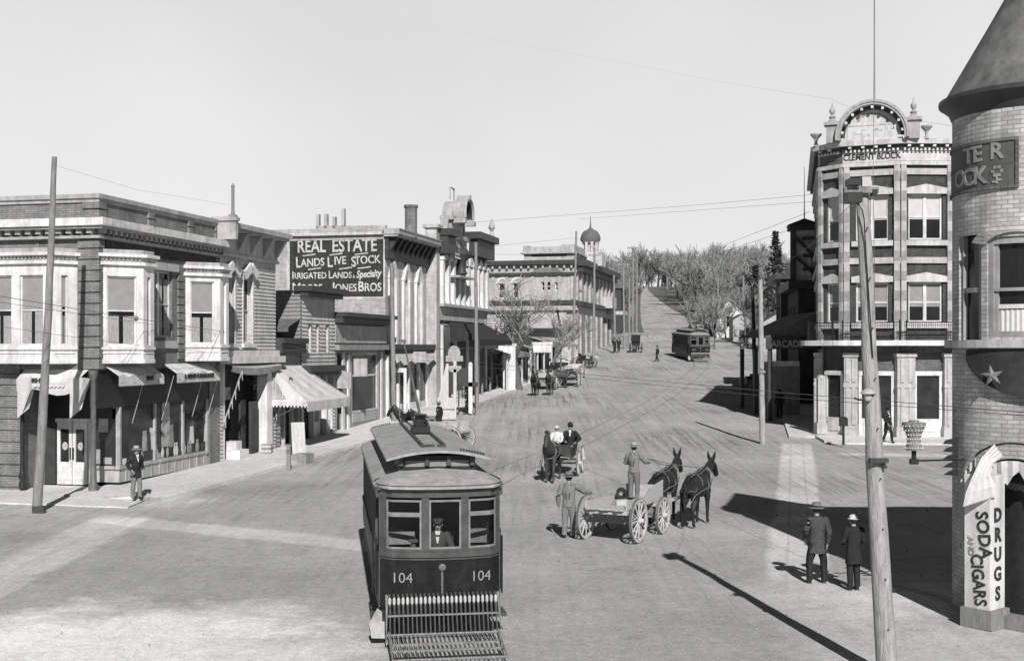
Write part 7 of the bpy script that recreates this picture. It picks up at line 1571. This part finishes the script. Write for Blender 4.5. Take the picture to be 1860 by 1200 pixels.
# kerbside clutter along the left pavement
for px, py, h_, lb in ((876, 716, 1.15, 'hitching rail post by the pole of the striding man'), (903, 706, 1.1, 'hitching rail post in front of the low grey shop'), (930, 699, 1.1, 'hitching rail post nearest the gnarled street tree')):
    p = at(px, py, WALK); r = thing('hitching_rail', lb, 'rail', p, RZ); b = MB(); b.box(-.07,.07,-.07,.07,-.1,h_); b.box(2.4,2.54,-.07,.07,-.1,h_+.1); b.build('post', 'wood', r); b = MB(); b.tube([(-.2,0,h_),(2.7,0,h_+.1)], .05, 6); b.build('rail', 'wood', r)
for t_, o_, z_, w_, h_, m_, lb in ((56.5, 1.2, 3.0, 1.6, .8, 'white', 'white hanging sign board over the pavement of the low grey shop'), (66, 1.3, 3.1, 1.3, .6, 'dark', 'dark hanging sign board between the low shops behind the bare trees'), (52.4, 1.6, 3.4, 1.0, 1.2, 'canvas', 'pale banner hanging at the far end of the ornate block'), (35.5, .9, 3.2, 1.1, .7, 'mid', 'hanging sign board by the gothic windows'), (24.8, .9, 3.0, .8, 1.0, 'mid', 'hanging sign board by the tall plate window')):
    x_, d_ = fl(t_, o_); r = thing('hanging_sign', lb, 'sign', (x_, d_, G(d_)+WALK), RZ-math.pi/2); b = MB(); b.box(-w_/2, w_/2, -.04, .04, z_, z_+h_); b.box(-w_/2+.08, w_/2-.08, -.055, -.04, z_+.08, z_+h_-.08); b.build('board', m_, r); b = MB(); b.tube([(-w_*.5-.8, 0, z_+h_+.25), (w_*.5, 0, z_+h_+.25)], .02, 5); b.tube([(-w_*.4,0,z_+h_),(-w_*.4,0,z_+h_+.25)], .012, 4); b.tube([(w_*.4,0,z_+h_),(w_*.4,0,z_+h_+.25)], .012, 4); b.build('bracket_arm', 'black', r)
for t_, o_, s_, lb in ((44.0, 1.0, .55, 'wooden crate standing against the shop front of the ornate block'), (58.2, .6, .6, 'wooden crate by the door of the low grey shop'), (13.2, .55, .45, 'small crate beside the white steps of the clapboard building')):
    x_, d_ = fl(t_, o_); r = thing('crate', lb, 'crate', (x_, d_, G(d_)+WALK), RZ+.2); b = MB(); b.box(-s_/2, s_/2, -s_/2, s_/2, 0, s_*.9); b.build('box', 'wood', r); b = MB()
    for z_ in (.06, .62*s_): b.box(-s_/2-.015, s_/2+.015, -s_/2-.015, s_/2+.015, z_, z_+.09)
    b.build('batten', 'palewood', r)
for t_, o_, lb in ((46.5, 1.1, 'barrel standing by the awning posts of the ornate block'), (64.5, .8, 'barrel at the wall of the pale low shop')):
    x_, d_ = fl(t_, o_); r = thing('barrel', lb, 'barrel', (x_, d_, G(d_)+WALK)); b = MB(); b.lathe([(.24,0),(.29,.25),(.30,.45),(.29,.65),(.24,.9)], (0,0,0), 14); b.build('staves', 'wood', r, True); b = MB(); b.lathe([(.285,.18),(.295,.24)], (0,0,0), 14); b.lathe([(.295,.66),(.285,.72)], (0,0,0), 14); b.build('hoop', 'black', r)
# far white gabled house
d = 178; r = thing('gabled_house', 'small white gabled house among bare trees up the right side of the road', 'house', (X(1325, d), d, G(d)-.4), math.radians(-8)); hz = lambda py: Z(py, d)-G(d)+.4
b = MB(); zt = hz(562); b.wall(-1.9, 1.9, 0, zt, [(-.45, .45, 2.0, 3.6)], .2, .25); b.quad((-1.9,0,0),(-1.9,7,0),(-1.9,7,zt),(-1.9,0,zt)); b.quad((1.9,0,0),(1.9,7,0),(1.9,7,zt),(1.9,0,zt)); b.add([(-1.9,0,zt),(1.9,0,zt),(0,0,hz(546))],[(0,1,2)]); b.build('wall', 'white', r)
b = MB(); 
for s in (-1, 1): b.add([(0,-.3,hz(545)),(s*2.3,-.3,zt-.3),(s*2.3,7.3,zt-.3),(0,7.3,hz(545)),(0,-.3,hz(545)+.15),(s*2.3,-.3,zt-.15),(s*2.3,7.3,zt-.15),(0,7.3,hz(545)+.15)],[(0,1,2,3),(4,7,6,5),(0,4,5,1),(1,5,6,2)])
b.build('roof', 'mid', r); win(r, I4, -.45, 2.0, .9, 1.6, .15, fw=.08)
for (px, d, w_, h_, m_, lb) in ((1297, 182, 2.2, 3.0, 'dark', 'dark shed left of the white gabled house'), (1348, 170, 2.6, 3.4, 'mid', 'pale outbuilding right of the white gabled house'), (1418, 150, 4.5, 4.0, 'mid', 'pale low house behind the arcade pole, under the pines')):
    r = thing('shed', lb, 'shed', (X(px, d), d, G(d)-.3)); b = MB(); b.box(-w_/2, w_/2, 0, 3, 0, h_); b.prism([(-w_/2, h_), (w_/2, h_), (0, h_+w_*.3)], 0, 3); b.build('wall', m_, r)
    b = MB(); b.box(-.4,.4,-.05,0,0,1.9); b.build('door', 'dark', r)
    b = MB()
    for s in (-1, 1): b.bar((0,1.5,h_+w_*.3+.08),(s*(w_/2+.3),1.5,h_-.02),3.4,.1,(0,0,1)) if False else b.add([(0,-.2,h_+w_*.3+.03),(s*(w_/2+.3),-.2,h_-.12),(s*(w_/2+.3),3.2,h_-.12),(0,3.2,h_+w_*.3+.03)],[(0,1,2,3)])
    b.build('roof', 'roof', r)

# ================================================================ bare trees
def branch(b, tw, p, d, L, r, lev, rnd, droop=.0, minr=.012, tipr=.010, kink=.25, kids=(3, 5)):
    n = 3 if lev < 3 else 2; pts = [p]; dd = d.copy()
    for i in range(n):
        dd = (dd+Vector((rnd.uniform(-kink, kink), rnd.uniform(-kink, kink), rnd.uniform(-kink*.5, kink*.8)-droop))).normalized(); pts.append(pts[-1]+dd*L/n)
    rs = [max(minr, r*(1-.55*i/n)) for i in range(n+1)]
    (b if lev <= 1 else tw).tube(pts, rs, 7 if lev == 0 else (5 if lev < 3 else 3), cap=False)
    return pts, dd, rs
def grow(b, tw, p, d, L, r, lev, maxlev, rnd, **k):
    pts, dd, rs = branch(b, tw, p, d, L, r, lev, rnd, **k)
    if lev >= maxlev: return
    nk = rnd.randint(3, 5) if lev > 0 else rnd.randint(4, 6)
    for i in range(nk):
        t = rnd.uniform(.45 if lev == 0 else .25, 1.0) if i else 1.0; s = t*(len(pts)-1); j = min(len(pts)-2, int(s)); q = pts[j].lerp(pts[j+1], s-j)
        a = rnd.uniform(0, 2*math.pi); side = Vector((math.cos(a), math.sin(a), 0)); nd = (dd*rnd.uniform(.55, 1.0)+side*rnd.uniform(.45, .95)+Vector((0,0,.22))).normalized()
        grow(b, tw, q, nd, L*rnd.uniform(.55, .8), rs[j+1]*rnd.uniform(.55, .8), lev+1, maxlev, rnd, **k)
def bare_tree(seed, h, r0, maxlev, label, loc, group=None, minr=.012, lean=(0, 0), name='bare_tree'):
    rnd = random.Random(seed); b, tw = MB(), MB()
    grow(b, tw, Vector((0,0,-.2)), Vector((lean[0], lean[1], 1)).normalized(), h*.36, r0, 0, maxlev, rnd, minr=minr)
    r = thing(name, label, 'tree', loc, 0, group); b.build('trunk', 'bark', r, True); tw.build('crown', 'twig', r); return r
p = at(944, 708); bare_tree(21, 11.5, .34, 4, 'gnarled bare street tree with twisting limbs at the left kerb by the parked team', (p.x, p.y, p.z), None, .026, (-.02, 0))
p = at(1000, 690); bare_tree(8, 9.5, .22, 4, 'smaller bare street tree leaning right behind the parked wagons', (p.x, p.y+4, G(p.y+4)), None, .024, (.35, .1))
p = at(905, 700); bare_tree(33, 8.0, .16, 4, 'thin bare tree on the left pavement in front of the low grey shop', (p.x, p.y, p.z), None, .024, (.0, .1))
protos = []
rnd = random.Random(77)
FG = 'bare trees on the far hillside'; FL = 'bare grey tree among many on the rising ground beyond the street'
for k in range(6): protos.append(bare_tree(100+k, rnd.uniform(9.5, 12.5), .22, 4 if k < 6 else 3, FL, (0, 0, 0), FG, .042))
spots = []
def try_spot(px, d, s): spots.append((X(px, d)+rnd.uniform(-1, 1), d, s))
for i in range(105): try_spot(rnd.uniform(1200, 1430) if i % 3 else rnd.uniform(1290, 1430), rnd.uniform(205, 400), rnd.uniform(.85, 1.3))
for i in range(44): try_spot(rnd.uniform(1116, 1160), rnd.uniform(200, 420), rnd.uniform(.7, .95))
for i in range(12): try_spot(rnd.uniform(1270, 1420), rnd.uniform(150, 200), rnd.uniform(.6, .85))
for i in range(46): try_spot(1200+rnd.uniform(-90, 150), 436+rnd.uniform(0, 60), rnd.uniform(1.1, 1.6))
for i in range(14): try_spot(rnd.uniform(1165, 1215), rnd.uniform(425, 500), rnd.uniform(.9, 1.3))
for i in range(8): try_spot(rnd.uniform(880, 1110), rnd.uniform(215, 260), rnd.uniform(.95, 1.3))
roadx = lambda d: 43+(d-395)*.083 if d > 190 else 26.5
n = 0
for x, d, s in spots:
    if d < 430 and d > 190 and abs(x-roadx(d)) < 6.5: x = roadx(d)+(7.5 if x > roadx(d) else -7.5)+rnd.uniform(-.5, 2)*(1 if x > roadx(d) else -1)
    o = protos[n % 6] if n < 6 else copy_tree(protos[n % 6]); n += 1
    o.location = (x, d, G(d)-.2); o.rotation_euler = (0, 0, rnd.uniform(0, 6.28)); o.scale = (s*rnd.uniform(.8, 1.1),)*2+(s*rnd.uniform(1.0, 1.3),)
def pine(label, px, d, h, seed):
    rnd = random.Random(seed); r = thing('pine_tree', label, 'tree', (X(px, d), d, G(d)-.2)); b = MB(); b.tube([(0,0,0),(.1,0,h*.5),(0,.1,h)], [.3,.22,.05], 7); b.build('trunk', 'bark', r, True)
    c = MB()
    for i in range(420):
        t = rnd.uniform(.28, 1.0)**.8; rad = (1-t)*h*.17+.25; a = rnd.uniform(0, 6.28); rr = rad*rnd.uniform(.2, 1)**.6*(1 if rnd.random() < .8 else 1.35); p = Vector((rr*math.cos(a), rr*math.sin(a), h*t+rnd.uniform(-.3,.3)))
        for _ in range(3):
            u = Vector((rnd.uniform(-1,1), rnd.uniform(-1,1), rnd.uniform(-.4,.6))).normalized(); v = u.cross(Vector((rnd.uniform(-1,1), rnd.uniform(-1,1), rnd.uniform(-1,1)))).normalized()
            c.quad(p-u*.3, p+v*.12, p+u*.34, p-v*.12)
    c.build('crown', 'pine', r)
pine('tall dark pine rising behind the arcade pole, left of the dark row', 1409, 152, 15.0, 4)
pine('shorter dark pine among the bare trees right of the white gabled house', 1372, 196, 10.5, 9)
pine('bushy dark evergreen by the road over the distant streetcar', 1268, 290, 9.0, 5)
rc = random.Random(12); c = MB()
for i in range(1100):
    d = 14+rc.random()**1.6*75; x = rc.uniform(-16, 18)*min(1, d/40+.25)+(d-20)*.06; s_ = rc.choice((.015, .02, .02, .03, .05 if d > 25 else .03)); 
    if x < -11.86+.21*(d-41.3) and d > 38: continue
    k = rc.randint(5, 7); vs = [(x+s_*rc.uniform(.7,1.3)*math.cos(6.283*j/k), d+s_*rc.uniform(.7,1.3)*math.sin(6.283*j/k), G(d)-.01) for j in range(k)]+[(x+rc.uniform(-.3,.3)*s_, d, G(d)+s_*rc.uniform(.4,.8)+.02)]
    c.add(vs, [(j, (j+1) % k, k) for j in range(k)])
tag(c.build1('gravel', 'clod', None, True), 'clods, dung and small stones scattered over the dirt street', 'gravel', kind='stuff')
# low brush along the far road as one mass
rb = random.Random(3); c = MB()
for i in range(1500):
    d = rb.uniform(170, 470); s_ = rb.choice((-1, 1)); x = roadx(d)+s_*rb.uniform(6.5, 26); p = Vector((x, d, G(d)+rb.uniform(-.1, .7)))
    for _ in range(4):
        u = Vector((rb.uniform(-.5,.5), rb.uniform(-.5,.5), rb.uniform(.3,1))).normalized(); v = u.cross(Vector((1, .3, 0))).normalized(); L = rb.uniform(.4, 1.3); c.add([p-v*.05, p+v*.05, p+u*L+Vector((0,.05,0))], [(0,1,2)])
tag(c.build('undergrowth', 'twig'), 'low dry brush lining the far road', 'brush', kind='stuff')
